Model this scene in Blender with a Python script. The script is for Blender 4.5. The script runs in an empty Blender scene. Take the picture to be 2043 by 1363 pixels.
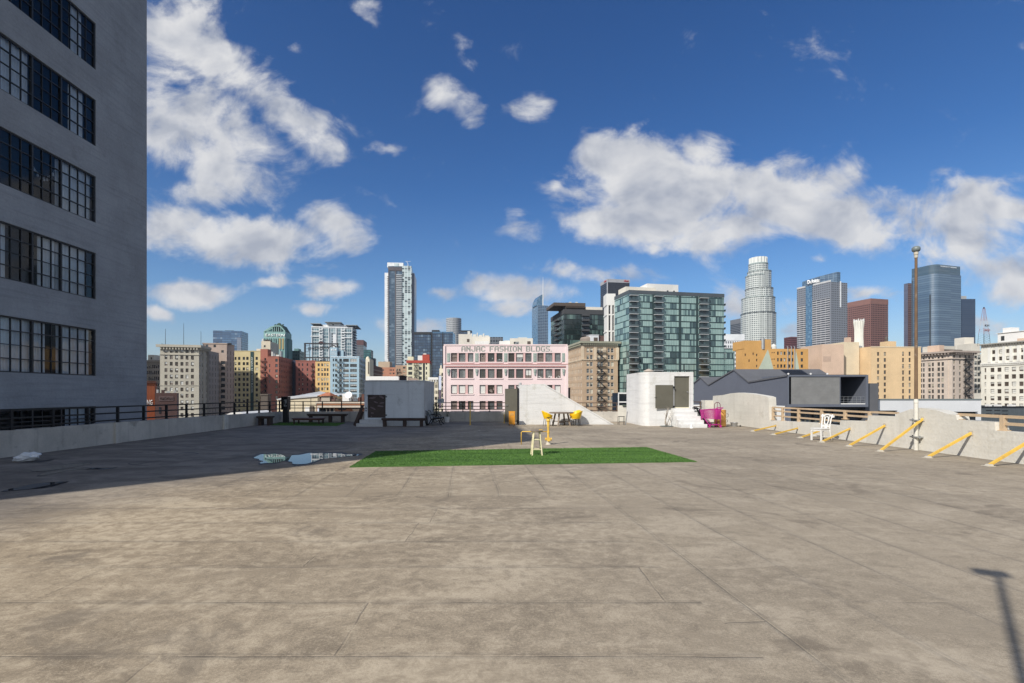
import bpy, bmesh, math, random
import numpy as np
from mathutils import Vector, Matrix
random.seed(7)
R = math.radians
SC = bpy.context.scene
COL = SC.collection
# ------------------------------------------------------------------ camera geometry (metres; the roof deck is z = 0)
F, CX, CY, HC = 1000.0, 1005.0, 785.0, 1.8
def t_(px): return (px - CX) / F
def X(px, Y): return (px - CX) * Y / F
def Z(py, Y): return HC + (CY - py) * Y / F
def ground(px, py):
    Y = HC * F / (py - CY)
    return (X(px, Y), Y)
ZB = -30.0
SUN_EL, SUN_AZ = 38.5, 42.0          # light travels towards +x+y, 42 deg from +y
# ------------------------------------------------------------------ nodes
class NT:
    def __init__(s, nt): s.nt = nt
    def a(s, t, ins=None, **props):
        n = s.nt.nodes.new(t)
        for k, v in props.items(): setattr(n, k, v)
        for k, v in (ins or {}).items(): s.put(n.inputs[k], v)
        return n
    def put(s, sock, v):
        if isinstance(v, bpy.types.NodeSocket): s.nt.links.new(v, sock)
        elif isinstance(v, bpy.types.Node): s.nt.links.new(v.outputs[0], sock)
        else:
            if sock.type == 'RGBA' and len(v) == 3: v = (*v, 1)
            sock.default_value = v
    def m(s, op, a, b=None, c=None, clamp=False):
        n = s.nt.nodes.new('ShaderNodeMath'); n.operation = op; n.use_clamp = clamp
        s.put(n.inputs[0], a)
        if b is not None: s.put(n.inputs[1], b)
        if c is not None: s.put(n.inputs[2], c)
        return n.outputs[0]
    def vm(s, op, a, b=None):
        n = s.nt.nodes.new('ShaderNodeVectorMath'); n.operation = op
        s.put(n.inputs[0], a)
        if b is not None: s.put(n.inputs[1], b)
        return n
    def mix(s, f, a, b, mode='MIX'):
        n = s.nt.nodes.new('ShaderNodeMix'); n.data_type = 'RGBA'; n.blend_type = mode
        s.put(n.inputs[0], f); s.put(n.inputs[6], a); s.put(n.inputs[7], b)
        return n.outputs[2]
    def ramp(s, f, stops, interp='LINEAR'):
        n = s.nt.nodes.new('ShaderNodeValToRGB'); cr = n.color_ramp; cr.interpolation = interp
        while len(cr.elements) < len(stops): cr.elements.new(0.5)
        for e, (p, c) in zip(cr.elements, stops):
            e.position = p
            e.color = (c, c, c, 1) if isinstance(c, (int, float)) else (*c[:3], 1)
        s.put(n.inputs[0], f)
        return n.outputs[0]
    def mr(s, v, a, b, c=0.0, d=1.0, smooth=True):
        n = s.nt.nodes.new('ShaderNodeMapRange'); n.interpolation_type = 'SMOOTHSTEP' if smooth else 'LINEAR'
        s.put(n.inputs[0], v)
        for i, x in enumerate((a, b, c, d)): s.put(n.inputs[i + 1], x)
        return n.outputs[0]
    def noise(s, vec, scale, detail=4, rough=.55, dist=0.0):
        n = s.a('ShaderNodeTexNoise', {'Vector': vec, 'Scale': scale, 'Detail': detail, 'Roughness': rough, 'Distortion': dist})
        return n.outputs[0]
    def map(s, vec, loc=(0, 0, 0), rot=(0, 0, 0), scale=(1, 1, 1), vt='POINT'):
        return s.a('ShaderNodeMapping', {'Vector': vec, 'Location': loc, 'Rotation': rot, 'Scale': scale}, vector_type=vt).outputs[0]
def newmat(name):
    m = bpy.data.materials.new(name); m.use_nodes = True
    nt = m.node_tree; nt.nodes.clear(); n = NT(nt)
    b = n.a('ShaderNodeBsdfPrincipled'); o = n.a('ShaderNodeOutputMaterial'); nt.links.new(b.outputs[0], o.inputs[0])
    return m, n, b, o
def s2l(r, g, b):
    f = lambda c: (c / 255 / 12.92) if c / 255 <= .04045 else ((c / 255 + .055) / 1.055) ** 2.4
    return (f(r), f(g), f(b))
def sc(c, k): return tuple(min(1, x * k) for x in c)
def painted(name, col, rough=.85, var=.15, scale=.5, streak=.0, bump=.15, bscale=25, dirt=None, board=0.0, dirt_amt=.5, metallic=0.0, fine=.06):
    """painted or bare masonry / wood / metal: blotches, fine grain, optional vertical streaks, board marks and dirt"""
    m, n, b, o = newmat(name)
    co = n.a('ShaderNodeTexCoord').outputs['Object']
    big = n.noise(co, scale, 5, .6)
    fin = n.noise(co, bscale, 3, .6)
    c = n.mix(n.mr(big, .3, .7), sc(col, 1 - var), sc(col, 1 + var * .7))
    c = n.mix(fine, c, n.ramp(fin, [(.3, 0.0), (.7, 1.0)]), 'OVERLAY')
    h = fin
    if streak:
        st = n.noise(n.map(co, scale=(3.5, 3.5, .18)), 1.0, 4, .65)
        c = n.mix(n.m('MULTIPLY', n.mr(st, .5, .78), streak), c, sc(dirt or sc(col, .4), 1.0))
    if board:
        bd = n.noise(n.map(co, scale=(.35, .35, 7.0)), 1.0, 3, .6)
        c = n.mix(n.m('MULTIPLY', n.mr(bd, .48, .66), board * .5), c, sc(col, .55))
        h = n.m('ADD', n.m('MULTIPLY', bd, board * 3), fin)
    if dirt:
        d = n.noise(n.vm('ADD', co, (13.1, 7.7, 3.3)), scale * 2.3, 7, .68)
        c = n.mix(n.m('MULTIPLY', n.mr(d, .56, .74), dirt_amt), c, dirt)
    n.put(b.inputs['Base Color'], c)
    b.inputs['Roughness'].default_value = rough; b.inputs['Metallic'].default_value = metallic
    if bump:
        bp = n.a('ShaderNodeBump', {'Height': h, 'Strength': bump, 'Distance': .03}); n.put(b.inputs['Normal'], bp)
    return m
def plain(name, col, rough=.5, metallic=0.0, ior=1.5):
    m, n, b, o = newmat(name)
    co = n.a('ShaderNodeTexCoord').outputs['Object']
    c = n.mix(n.noise(co, 3.0, 4), sc(col, .86), sc(col, 1.12))
    n.put(b.inputs['Base Color'], c)
    n.put(b.inputs['Roughness'], n.mr(n.noise(co, 9.0, 3), .3, .7, rough * .85, min(1, rough * 1.15)))
    b.inputs['Metallic'].default_value = metallic; b.inputs['IOR'].default_value = ior
    return m
def paneglass(name, col=(.02, .025, .03), rough=.06, ior=1.6, var=1.0):
    """opaque distant window glass: dark room behind, sky in front, each pane a little different"""
    m, n, b, o = newmat(name)
    oi = n.a('ShaderNodeObjectInfo')
    co = n.a('ShaderNodeTexCoord').outputs['Object']
    r = n.m('ADD', oi.outputs['Random'], n.m('MULTIPLY', n.noise(co, 1.3, 2), .6))
    c = n.ramp(n.m('FRACT', r), [(0, sc(col, .5)), (.5, col), (.8, sc(col, 1 + 1.4 * var)), (1, sc(col, 1 + 3.5 * var))])
    n.put(b.inputs['Base Color'], c); b.inputs['Roughness'].default_value = rough; b.inputs['IOR'].default_value = ior
    return m
def clearglass(name, tint=(.84, .88, .92)):
    m = bpy.data.materials.new(name); m.use_nodes = True
    nt = m.node_tree; nt.nodes.clear(); n = NT(nt)
    tr = n.a('ShaderNodeBsdfTransparent', {'Color': (*tint, 1)})
    gl = n.a('ShaderNodeBsdfGlossy', {'Roughness': .03})
    fr = n.a('ShaderNodeFresnel', {'IOR': 1.5})
    mx = n.a('ShaderNodeMixShader', {0: fr, 1: tr, 2: gl})
    n.a('ShaderNodeOutputMaterial', {0: mx})
    return m
def curtainwall(name, cw, ch, lw, lh, glass, frame, rough=.12, ior=1.9, cyl=None, blockw=0, seed=0.0, span=0.0, spancol=None, framerough=.5, wav=.02):
    """glazed facade of storeys and bays: cells of glass in different tones behind a grid of frames (surface pattern)"""
    m, n, b, o = newmat(name)
    sx = n.a('ShaderNodeSeparateXYZ', {0: n.a('ShaderNodeTexCoord').outputs['Object']})
    if cyl: u = n.m('MULTIPLY', n.m('ARCTAN2', sx.outputs[1], sx.outputs[0]), cyl)
    else: u = n.m('ADD', sx.outputs[0], sx.outputs[1])
    v = sx.outputs[2]
    cu = n.m('DIVIDE', u, cw); cv = n.m('DIVIDE', v, ch)
    fu = n.m('FRACT', cu); fv = n.m('FRACT', cv); iu = n.m('FLOOR', cu); iv = n.m('FLOOR', cv)
    wn = n.a('ShaderNodeTexWhiteNoise', {0: n.a('ShaderNodeCombineXYZ', {0: iu, 1: iv, 2: seed})}, noise_dimensions='3D').outputs[0]
    f = wn
    if blockw:
        ib = n.m('FLOOR', n.m('DIVIDE', iu, blockw))
        wb = n.a('ShaderNodeTexWhiteNoise', {0: n.a('ShaderNodeCombineXYZ', {0: ib, 1: iv, 2: seed + 3.3})}, noise_dimensions='3D').outputs[0]
        f = n.m('ADD', n.m('MULTIPLY', wb, .72), n.m('MULTIPLY', wn, .28))
    c = n.ramp(f, glass)
    if span:
        c = n.mix(n.m('LESS_THAN', fv, span), c, spancol)
    fr = n.m('MAXIMUM', n.m('LESS_THAN', fu, lw), n.m('LESS_THAN', fv, lh))
    c = n.mix(fr, c, frame)
    n.put(b.inputs['Base Color'], c)
    n.put(b.inputs['Roughness'], n.mr(fr, 0, 1, rough, framerough, False))
    n.put(b.inputs['IOR'], n.mr(fr, 0, 1, ior, 1.4, False))
    # every pane sits at a slightly different angle
    wn2 = n.a('ShaderNodeTexWhiteNoise', {0: n.a('ShaderNodeCombineXYZ', {0: iu, 1: iv, 2: seed + 9.1})}, noise_dimensions='3D').outputs[1]
    g = n.a('ShaderNodeNewGeometry')
    off = n.vm('SCALE', n.vm('SUBTRACT', wn2, (.5, .5, .5)).outputs[0]); off.inputs[3].default_value = wav
    nn = n.vm('NORMALIZE', n.vm('ADD', g.outputs['Normal'], off.outputs[0]).outputs[0])
    n.put(b.inputs['Normal'], nn.outputs[0])
    return m
# ------------------------------------------------------------------ mesh builder
class MB:
    def __init__(s): s.v = []; s.f = []; s.mi = []
    def face(s, pts, mi=0):
        i = len(s.v); s.v += [tuple(p) for p in pts]; s.f.append(tuple(range(i, i + len(pts)))); s.mi.append(mi)
    def box(s, x0, x1, y0, y1, z0, z1, mi=0, M=None):
        i = len(s.v)
        P = [(x0, y0, z0), (x1, y0, z0), (x1, y1, z0), (x0, y1, z0), (x0, y0, z1), (x1, y0, z1), (x1, y1, z1), (x0, y1, z1)]
        if M is not None: P = [tuple(M @ Vector(p)) for p in P]
        s.v += P
        for q in ((0, 3, 2, 1), (4, 5, 6, 7), (0, 1, 5, 4), (1, 2, 6, 5), (2, 3, 7, 6), (3, 0, 4, 7)):
            s.f.append(tuple(i + k for k in q)); s.mi.append(mi)
    def bar(s, p0, p1, w, h=None, mi=0, up=(0, 0, 1)):
        p0 = Vector(p0); p1 = Vector(p1); d = (p1 - p0); L = d.length; d.normalize(); up = Vector(up)
        if abs(d.dot(up)) > .98: up = Vector((1, 0, 0))
        a = d.cross(up).normalized(); b = a.cross(d).normalized(); h = h or w
        M = Matrix(((a.x, d.x, b.x, p0.x), (a.y, d.y, b.y, p0.y), (a.z, d.z, b.z, p0.z), (0, 0, 0, 1)))
        s.box(-w / 2, w / 2, 0, L, -h / 2, h / 2, mi, M)
    def cyl(s, p0, p1, r0, r1=None, n=12, mi=0, caps=True):
        p0 = Vector(p0); p1 = Vector(p1); r1 = r0 if r1 is None else r1; d = (p1 - p0).normalized()
        a = d.orthogonal().normalized(); b = d.cross(a); i = len(s.v)
        for p, r in ((p0, r0), (p1, r1)):
            for k in range(n):
                t = 2 * math.pi * k / n; s.v.append(tuple(p + (a * math.cos(t) + b * math.sin(t)) * r))
        for k in range(n):
            s.f.append((i + k, i + (k + 1) % n, i + n + (k + 1) % n, i + n + k)); s.mi.append(mi)
        if caps:
            s.f.append(tuple(i + k for k in reversed(range(n)))); s.mi.append(mi)
            s.f.append(tuple(i + n + k for k in range(n))); s.mi.append(mi)
    def tube(s, pts, r, n=8, mi=0, closed=False):
        P = [Vector(p) for p in pts]; i0 = len(s.v); N = len(P); prev = None
        rr = r if isinstance(r, (list, tuple)) else [r] * N
        for k, p in enumerate(P):
            if closed: d = P[(k + 1) % N] - P[k - 1]
            else: d = P[min(k + 1, N - 1)] - P[max(k - 1, 0)]
            d.normalize()
            a = d.orthogonal().normalized() if prev is None else (prev - d * prev.dot(d)).normalized()
            prev = a; b = d.cross(a)
            for j in range(n):
                t = 2 * math.pi * j / n; s.v.append(tuple(p + (a * math.cos(t) + b * math.sin(t)) * rr[k]))
        for k in range(N if closed else N - 1):
            k2 = (k + 1) % N
            for j in range(n):
                s.f.append((i0 + k * n + j, i0 + k * n + (j + 1) % n, i0 + k2 * n + (j + 1) % n, i0 + k2 * n + j)); s.mi.append(mi)
        if not closed:
            s.f.append(tuple(i0 + j for j in reversed(range(n)))); s.mi.append(mi)
            s.f.append(tuple(i0 + (N - 1) * n + j for j in range(n))); s.mi.append(mi)
    def lathe(s, prof, n=20, mi=0, c=(0, 0), lobes=0, amp=0):
        i0 = len(s.v)
        for (r, z) in prof:
            for k in range(n):
                t = 2 * math.pi * k / n; q = r * (1 + amp * abs(math.sin(t * lobes / 2))) if lobes else r
                s.v.append((c[0] + q * math.cos(t), c[1] + q * math.sin(t), z))
        for j in range(len(prof) - 1):
            for k in range(n):
                s.f.append((i0 + j * n + k, i0 + j * n + (k + 1) % n, i0 + (j + 1) * n + (k + 1) % n, i0 + (j + 1) * n + k)); s.mi.append(mi)
        s.f.append(tuple(i0 + k for k in reversed(range(n)))); s.mi.append(mi)
        e = i0 + (len(prof) - 1) * n; s.f.append(tuple(e + k for k in range(n))); s.mi.append(mi)
    def prism(s, poly, d0, d1, axis='y', mi=0):
        """poly in the plane across axis, extruded along it from d0 to d1"""
        def P(a, b, d): return {'y': (a, d, b), 'x': (d, a, b), 'z': (a, b, d)}[axis]
        n = len(poly)
        ar = sum(poly[k][0] * poly[(k + 1) % n][1] - poly[(k + 1) % n][0] * poly[k][1] for k in range(n))
        if (ar < 0) != (axis == 'y' and False): poly = poly[::-1]
        if axis == 'y': poly = poly[::-1]
        i = len(s.v); s.v += [P(a, b, d0) for a, b in poly] + [P(a, b, d1) for a, b in poly]
        s.f.append(tuple(i + k for k in reversed(range(n)))); s.mi.append(mi)
        s.f.append(tuple(i + n + k for k in range(n))); s.mi.append(mi)
        for k in range(n):
            s.f.append((i + k, i + (k + 1) % n, i + n + (k + 1) % n, i + n + k)); s.mi.append(mi)
    def mesh(s, name, mats, smooth=False):
        me = bpy.data.meshes.new(name); me.from_pydata(s.v, [], s.f)
        mats = mats if isinstance(mats, (list, tuple)) else [mats]
        for m in mats: me.materials.append(m)
        if len(mats) > 1: me.polygons.foreach_set('material_index', s.mi)
        if smooth: me.polygons.foreach_set('use_smooth', [True] * len(s.f))
        me.update(); return me
    def build(s, name, mats, parent=None, loc=(0, 0, 0), rot=(0, 0, 0), smooth=False, fix=False, ang=None):
        me = s.mesh(name, mats, smooth)
        if fix:
            bm = bmesh.new(); bm.from_mesh(me); bmesh.ops.remove_doubles(bm, verts=bm.verts, dist=1e-5)
            bmesh.ops.recalc_face_normals(bm, faces=bm.faces); bm.to_mesh(me); bm.free()
        if ang:
            me.polygons.foreach_set('use_smooth', [True] * len(me.polygons)); me.set_sharp_from_angle(angle=R(ang))
        return put(name, me, parent, loc, rot)
def put(name, me, parent=None, loc=(0, 0, 0), rot=(0, 0, 0)):
    o = bpy.data.objects.new(name, me); COL.objects.link(o); o.parent = parent; o.location = loc; o.rotation_euler = rot
    return o
def tag(o, label, cat, group=None, kind=None):
    if label: o['label'] = label
    if cat: o['category'] = cat
    if group: o['group'] = group
    if kind: o['kind'] = kind
    return o
def thing(name, label, cat, loc=(0, 0, 0), rz=0.0, group=None):
    o = bpy.data.objects.new(name, None); COL.objects.link(o); o.location = loc; o.rotation_euler = (0, 0, rz)
    o.empty_display_size = .2
    return tag(o, label, cat, group)
def structure(o, label=None): o['kind'] = 'structure'; return o if not label else tag(o, label, None)
def dup(root, loc, rz, label, group=None):
    r = root.copy(); COL.objects.link(r); r.location = loc; r.rotation_euler = (0, 0, rz); r['label'] = label
    if group: r['group'] = group
    for ch in list(root.children):
        c = ch.copy(); COL.objects.link(c); c.parent = r
        for g in list(ch.children):
            d = g.copy(); COL.objects.link(d); d.parent = c
    return r
def text(s, h, mat, parent, loc, rot=(R(90), 0, 0), width=None, extrude=.02, name='lettering', bold=0.0, spacing=1.0, shear=0.0):
    cu = bpy.data.curves.new('t', 'FONT'); cu.body = s; cu.size = 1; cu.extrude = 0; cu.offset = bold; cu.space_character = spacing; cu.shear = shear
    cu.resolution_u = 3
    ob = bpy.data.objects.new('t', cu); me = bpy.data.meshes.new_from_object(ob); bpy.data.objects.remove(ob)
    co = np.array([v.co[:] for v in me.vertices]); mn = co.min(0); mx = co.max(0)
    hh = mx[1] - mn[1]; k = h / hh; kx = (width / (mx[0] - mn[0])) if width else k
    co = (co - mn) * np.array([kx, k, 1])
    bm = bmesh.new(); bm.from_mesh(me)
    for v, c in zip(bm.verts, co): v.co = Vector((c[0], c[1], 0))
    r = bmesh.ops.extrude_face_region(bm, geom=bm.faces[:])
    bmesh.ops.translate(bm, verts=[e for e in r['geom'] if isinstance(e, bmesh.types.BMVert)], vec=(0, 0, extrude))
    bmesh.ops.recalc_face_normals(bm, faces=bm.faces)
    bm.to_mesh(me); bm.free(); me.name = name; me.materials.clear(); me.materials.append(mat)
    return put(name, me, parent, loc, rot)
# ------------------------------------------------------------------ buildings
class Bld:
    """a building from its picture extents: p0/p1 front corners, pL/pR outer edge of a visible left/right face, Y0 depth of the near corner"""
    def __init__(s, name, label, cat, Y0, pyT, p0, p1, pL=None, pR=None, rot=0.0, depth=18.0, zb=ZB, group=None):
        c, sn = math.cos(R(rot)), math.sin(R(rot)); s.Y0 = Y0
        if pR is None:
            x0 = t_(p0) * Y0; y0 = Y0; L = (t_(p1) * Y0 - x0) / (c - t_(p1) * sn)
            D = (x0 - t_(pL) * Y0) / (sn + t_(pL) * c) if pL is not None else depth
        else:
            x1 = t_(p1) * Y0; L = (x1 - t_(p0) * Y0) / (c - t_(p0) * sn); x0, y0 = x1 - L * c, Y0 - L * sn
            D = (x1 - t_(pR) * Y0) / (sn + t_(pR) * c)
        s.L, s.D, s.H = L, max(D, 3.0), Z(pyT, Y0) - zb; s.zb = zb; s.k = Y0 / F
        s.root = thing(name, label, cat, (x0, y0, zb), R(rot), group); s.nw = 0; s.rest = None
    def face(s, f):          # origin, u direction, inward normal, length, z-rotation for things set in the face
        return {'f': (Vector((0, 0, 0)), Vector((1, 0, 0)), Vector((0, 1, 0)), s.L, 0.0),
                'r': (Vector((s.L, 0, 0)), Vector((0, 1, 0)), Vector((-1, 0, 0)), s.D, R(90)),
                'l': (Vector((0, s.D, 0)), Vector((0, -1, 0)), Vector((1, 0, 0)), s.D, R(-90)),
                'b': (Vector((s.L, s.D, 0)), Vector((-1, 0, 0)), Vector((0, -1, 0)), s.L, R(180))}[f]
    def walls(s, mat, wins=None, name='wall', rd=.3, d0=0.0, mats=None, roofmat=None):
        """wall shell with real openings; wins = {face: [(u0,u1,d0,d1), ...]} with d metres below the top"""
        mb = MB(); H = s.H
        for f in 'frlb':
            o, u, nn, L, _ = s.face(f); rc = (wins or {}).get(f, [])
            us = sorted({0.0, L, *[round(q, 4) for r in rc for q in r[:2]]}); zs = sorted({0.0, H, *[round(H - q, 4) for r in rc for q in r[2:4]]})
            P = lambda a, z, d=0.0: tuple(o + u * a + Vector((0, 0, z)) + nn * d)
            holes = [(round(r[0], 4), round(r[1], 4), round(H - r[3], 4), round(H - r[2], 4)) for r in rc]
            for i in range(len(us) - 1):
                for j in range(len(zs) - 1):
                    um = (us[i] + us[i + 1]) / 2; zm = (zs[j] + zs[j + 1]) / 2
                    if any(h[0] < um < h[1] and h[2] < zm < h[3] for h in holes): continue
                    mb.face([P(us[i], zs[j]), P(us[i + 1], zs[j]), P(us[i + 1], zs[j + 1]), P(us[i], zs[j + 1])])
            for a, b, z0, z1 in holes:
                mb.face([P(a, z0), P(a, z0, rd), P(a, z1, rd), P(a, z1)]); mb.face([P(b, z0, rd), P(b, z0), P(b, z1), P(b, z1, rd)])
                mb.face([P(a, z0, rd), P(a, z0), P(b, z0), P(b, z0, rd)]); mb.face([P(a, z1), P(a, z1, rd), P(b, z1, rd), P(b, z1)])
        # roof set below a parapet
        pz, w = H - .7, .35; L, D = s.L, s.D
        mb.face([(w, w, pz), (L - w, w, pz), (L - w, D - w, pz), (w, D - w, pz)], 1)
        O = [(0, 0), (L, 0), (L, D), (0, D)]; I = [(w, w), (L - w, w), (L - w, D - w), (w, D - w)]
        for k in range(4):
            a, b, c, d = O[k], O[(k + 1) % 4], I[(k + 1) % 4], I[k]
            mb.face([(*a, H), (*b, H), (*c, H), (*d, H)]); mb.face([(*d, H), (*c, H), (*c, pz), (*d, pz)])
        return mb.build(name, [mat, roofmat or MT['roofing']], s.root)
    def windows(s, f, rects, style, rd=.3, cap=100):
        o, u, nn, L, rz = s.face(f)
        for (a, b, d0, d1) in rects:
            me = style.pick(b - a, d1 - d0, rd)
            p = o + u * a + Vector((0, 0, s.H - d1))
            if s.nw < cap:
                put('window', me, s.root, p, (0, 0, rz)); s.nw += 1
            else:
                if s.rest is None: s.rest = bmesh.new(); s.rmats = list(me.materials)
                t = bmesh.new(); t.from_mesh(me); t.transform(Matrix.Translation(p) @ Matrix.Rotation(rz, 4, 'Z'))
                tm = bpy.data.meshes.new('t'); t.to_mesh(tm); t.free(); s.rest.from_mesh(tm); bpy.data.meshes.remove(tm)
    def done(s):
        if s.rest is not None:
            me = bpy.data.meshes.new('window'); s.rest.to_mesh(me); s.rest.free()
            for m in s.rmats: me.materials.append(m)
            put('window', me, s.root)['kind'] = 'stuff'; s.rest = None
    def openings(s, mat, specs, style, rd=.3, **kw):
        s.walls(mat, specs, rd=rd, **kw)
        for f, rc in specs.items(): s.windows(f, rc, style, rd)
        s.done()
    def band(s, name, d0, d1, proj, mat, faces='flr', inset=0.0, dent=0, mat2=None):
        """moulding round the building; d = metres below the top; dent = spacing of brackets under it"""
        mb = MB(); L, D = s.L, s.D; z1, z0 = s.H - d0, s.H - d1
        mb.box(-proj, L + proj, -proj, -.002, z0, z1)
        if 'l' in faces: mb.box(-proj, -.002, -.001, D, z0, z1)
        if 'r' in faces: mb.box(L + .002, L + proj, -.001, D, z0, z1)
        if dent:
            h = (z1 - z0) * .9
            k = dent / 2
            while k < L:
                mb.box(k - dent * .22, k + dent * .22, -proj * .8, -.003, z0 - h, z0 - .004); k += dent
            for sd in faces:
                if sd in 'lr':
                    k = dent / 2
                    while k < D:
                        if sd == 'l': mb.box(-proj * .8, -.003, k - dent * .22, k + dent * .22, z0 - h, z0 - .004)
                        else: mb.box(L + .003, L + proj * .8, k - dent * .22, k + dent * .22, z0 - h, z0 - .004)
                        k += dent
        return mb.build(name, mat, s.root)
    def rbox(s, name, u0, u1, y0, y1, h, mat, z=None, extra=None):
        mb = MB(); z = (s.H - .7) if z is None else z
        mb.box(u0, u1, y0, y1, z, z + h)
        if extra: mb.box(u0 - extra, u1 + extra, y0 - extra, y1 + extra, z + h + .002, z + h + .2)
        return mb.build(name, mat, s.root)
    def u(s, px):            # front-face coordinate of a picture column
        c, sn = math.cos(s.root.rotation_euler.z), math.sin(s.root.rotation_euler.z); x0, y0 = s.root.location.x, s.root.location.y
        return (t_(px) * y0 - x0) / (c - t_(px) * sn)
    def ul(s, px):           # left-face coordinate (u runs from the far end to the near corner)
        c, sn = math.cos(s.root.rotation_euler.z), math.sin(s.root.rotation_euler.z); x0, y0 = s.root.location.x, s.root.location.y
        return s.D - (x0 - t_(px) * y0) / (sn + t_(px) * c)
    def d(s, py): return (py - CY) * s.k + (s.H + s.zb - HC)     # metres below the top for a picture row at the near corner
def even(n, L, ml, mr, w):
    p = (L - ml - mr - w) / max(1, n - 1)
    return [(ml + k * p, ml + k * p + w) for k in range(n)]
def grid(cols, d0, pitch, h, n): return [(a, b, d0 + k * pitch, d0 + k * pitch + h) for k in range(n) for a, b in cols]
class WinStyle:
    """a few window meshes of one size: dark, with a half-drawn shade, with a drawn shade; sash bars are geometry"""
    def __init__(s, frame, glass, blind, p=(.5, .3, .2), rail=True, mull=0, ft=.09, ac=0.0):
        s.frame, s.glass, s.blind, s.p, s.rail, s.mull, s.ft, s.ac = frame, glass, blind, p, rail, mull, ft, ac; s.cache = {}; s.rng = random.Random(11)
    def pick(s, w, h, rd):
        r = s.rng.random(); v = 0 if r < s.p[0] else (1 if r < s.p[0] + s.p[1] else 2)
        sub = s.rng.randint(0, 2) if v == 1 else 0
        ac = 1 if s.rng.random() < s.ac else 0
        k = (round(w, 2), round(h, 2), v, sub, ac)
        if k not in s.cache: s.cache[k] = s.make(w, h, rd, v, sub, ac)
        return s.cache[k]
    def make(s, w, h, rd, v, sub, ac):
        mb = MB(); t = min(s.ft, w * .12); y1 = rd; y0 = rd - .1
        mb.box(0.002, t, y0, y1, .002, h - .002); mb.box(w - t, w - .002, y0, y1, .002, h - .002)
        mb.box(t, w - t, y0, y1, .002, t); mb.box(t, w - t, y0, y1, h - t, h - .002)
        if s.rail: mb.box(t, w - t, y0 + .01, y1, h * .5 - t * .4, h * .5 + t * .4)
        for q in range(s.mull):
            x = w * (q + 1) / (s.mull + 1); mb.box(x - t * .4, x + t * .4, y0 + .005, y1, t, h - t)
        frac = {0: 0, 1: (.3, .5, .7)[sub], 2: 1}[v]
        zb = h - (h - 2 * t) * frac - t; yy = rd - .03
        if frac < 1: mb.face([(t, yy, t), (w - t, yy, t), (w - t, yy, zb), (t, yy, zb)], 1)
        if frac > 0: mb.face([(t, yy, zb), (w - t, yy, zb), (w - t, yy, h - t), (t, yy, h - t)], 2)
        if ac: mb.box(w * .2, w * .75, -.25, yy, t, t + .4, 0)
        return mb.mesh('window', [s.frame, s.glass, s.blind])
def fire_escape(b, f, u0, u1, ds, mat, proj=1.1, th=.09, ladders=True, rail_h=1.0):
    o, u, nn, L, _ = b.face(f); mb = MB(); fl = False
    P = lambda a, d, z: tuple(o + u * a - nn * d + Vector((0, 0, z)))
    zs = [b.H - d for d in ds]
    for i, z in enumerate(zs):
        for k in range(5): mb.bar(P(u0, .08 + proj * k / 4, z), P(u1, .08 + proj * k / 4, z), .12, th)
        for a in (u0, u1):
            mb.bar(P(a, .03, z), P(a, proj, z), th, th); mb.bar(P(a, proj, z - .0), P(a, proj, z + rail_h), th, th); mb.bar(P(a, .03, z + rail_h), P(a, proj, z + rail_h), th * .8, th * .8)
            mb.bar(P(a, .03, z - .9), P(a, proj * .9, z - .05), th * .7, th * .7)
        for hh in (rail_h, rail_h * .5): mb.bar(P(u0, proj, z + hh), P(u1, proj, z + hh), th * .8, th * .8)
        n = max(3, int((u1 - u0) / .7))
        for k in range(1, n): mb.bar(P(u0 + (u1 - u0) * k / n, proj, z), P(u0 + (u1 - u0) * k / n, proj, z + rail_h), th * .45, th * .45)
        if ladders and i + 1 < len(zs):
            z2 = zs[i + 1]; a, c = (u0 + .3, u1 - .4)
            if fl: a, c = c, a
            fl = not fl
            for q in (.35, .8): mb.bar(P(a, q, z), P(c, q, z2), th, th * 1.6)
            for k in range(1, 9):
                r = k / 9; aa = a + (c - a) * r; zz = z + (z2 - z) * r
                mb.bar(P(aa, .35, zz), P(aa, .8, zz), th * .6, th * .6)
    return mb.build('fire_escape', mat, b.root)
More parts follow.
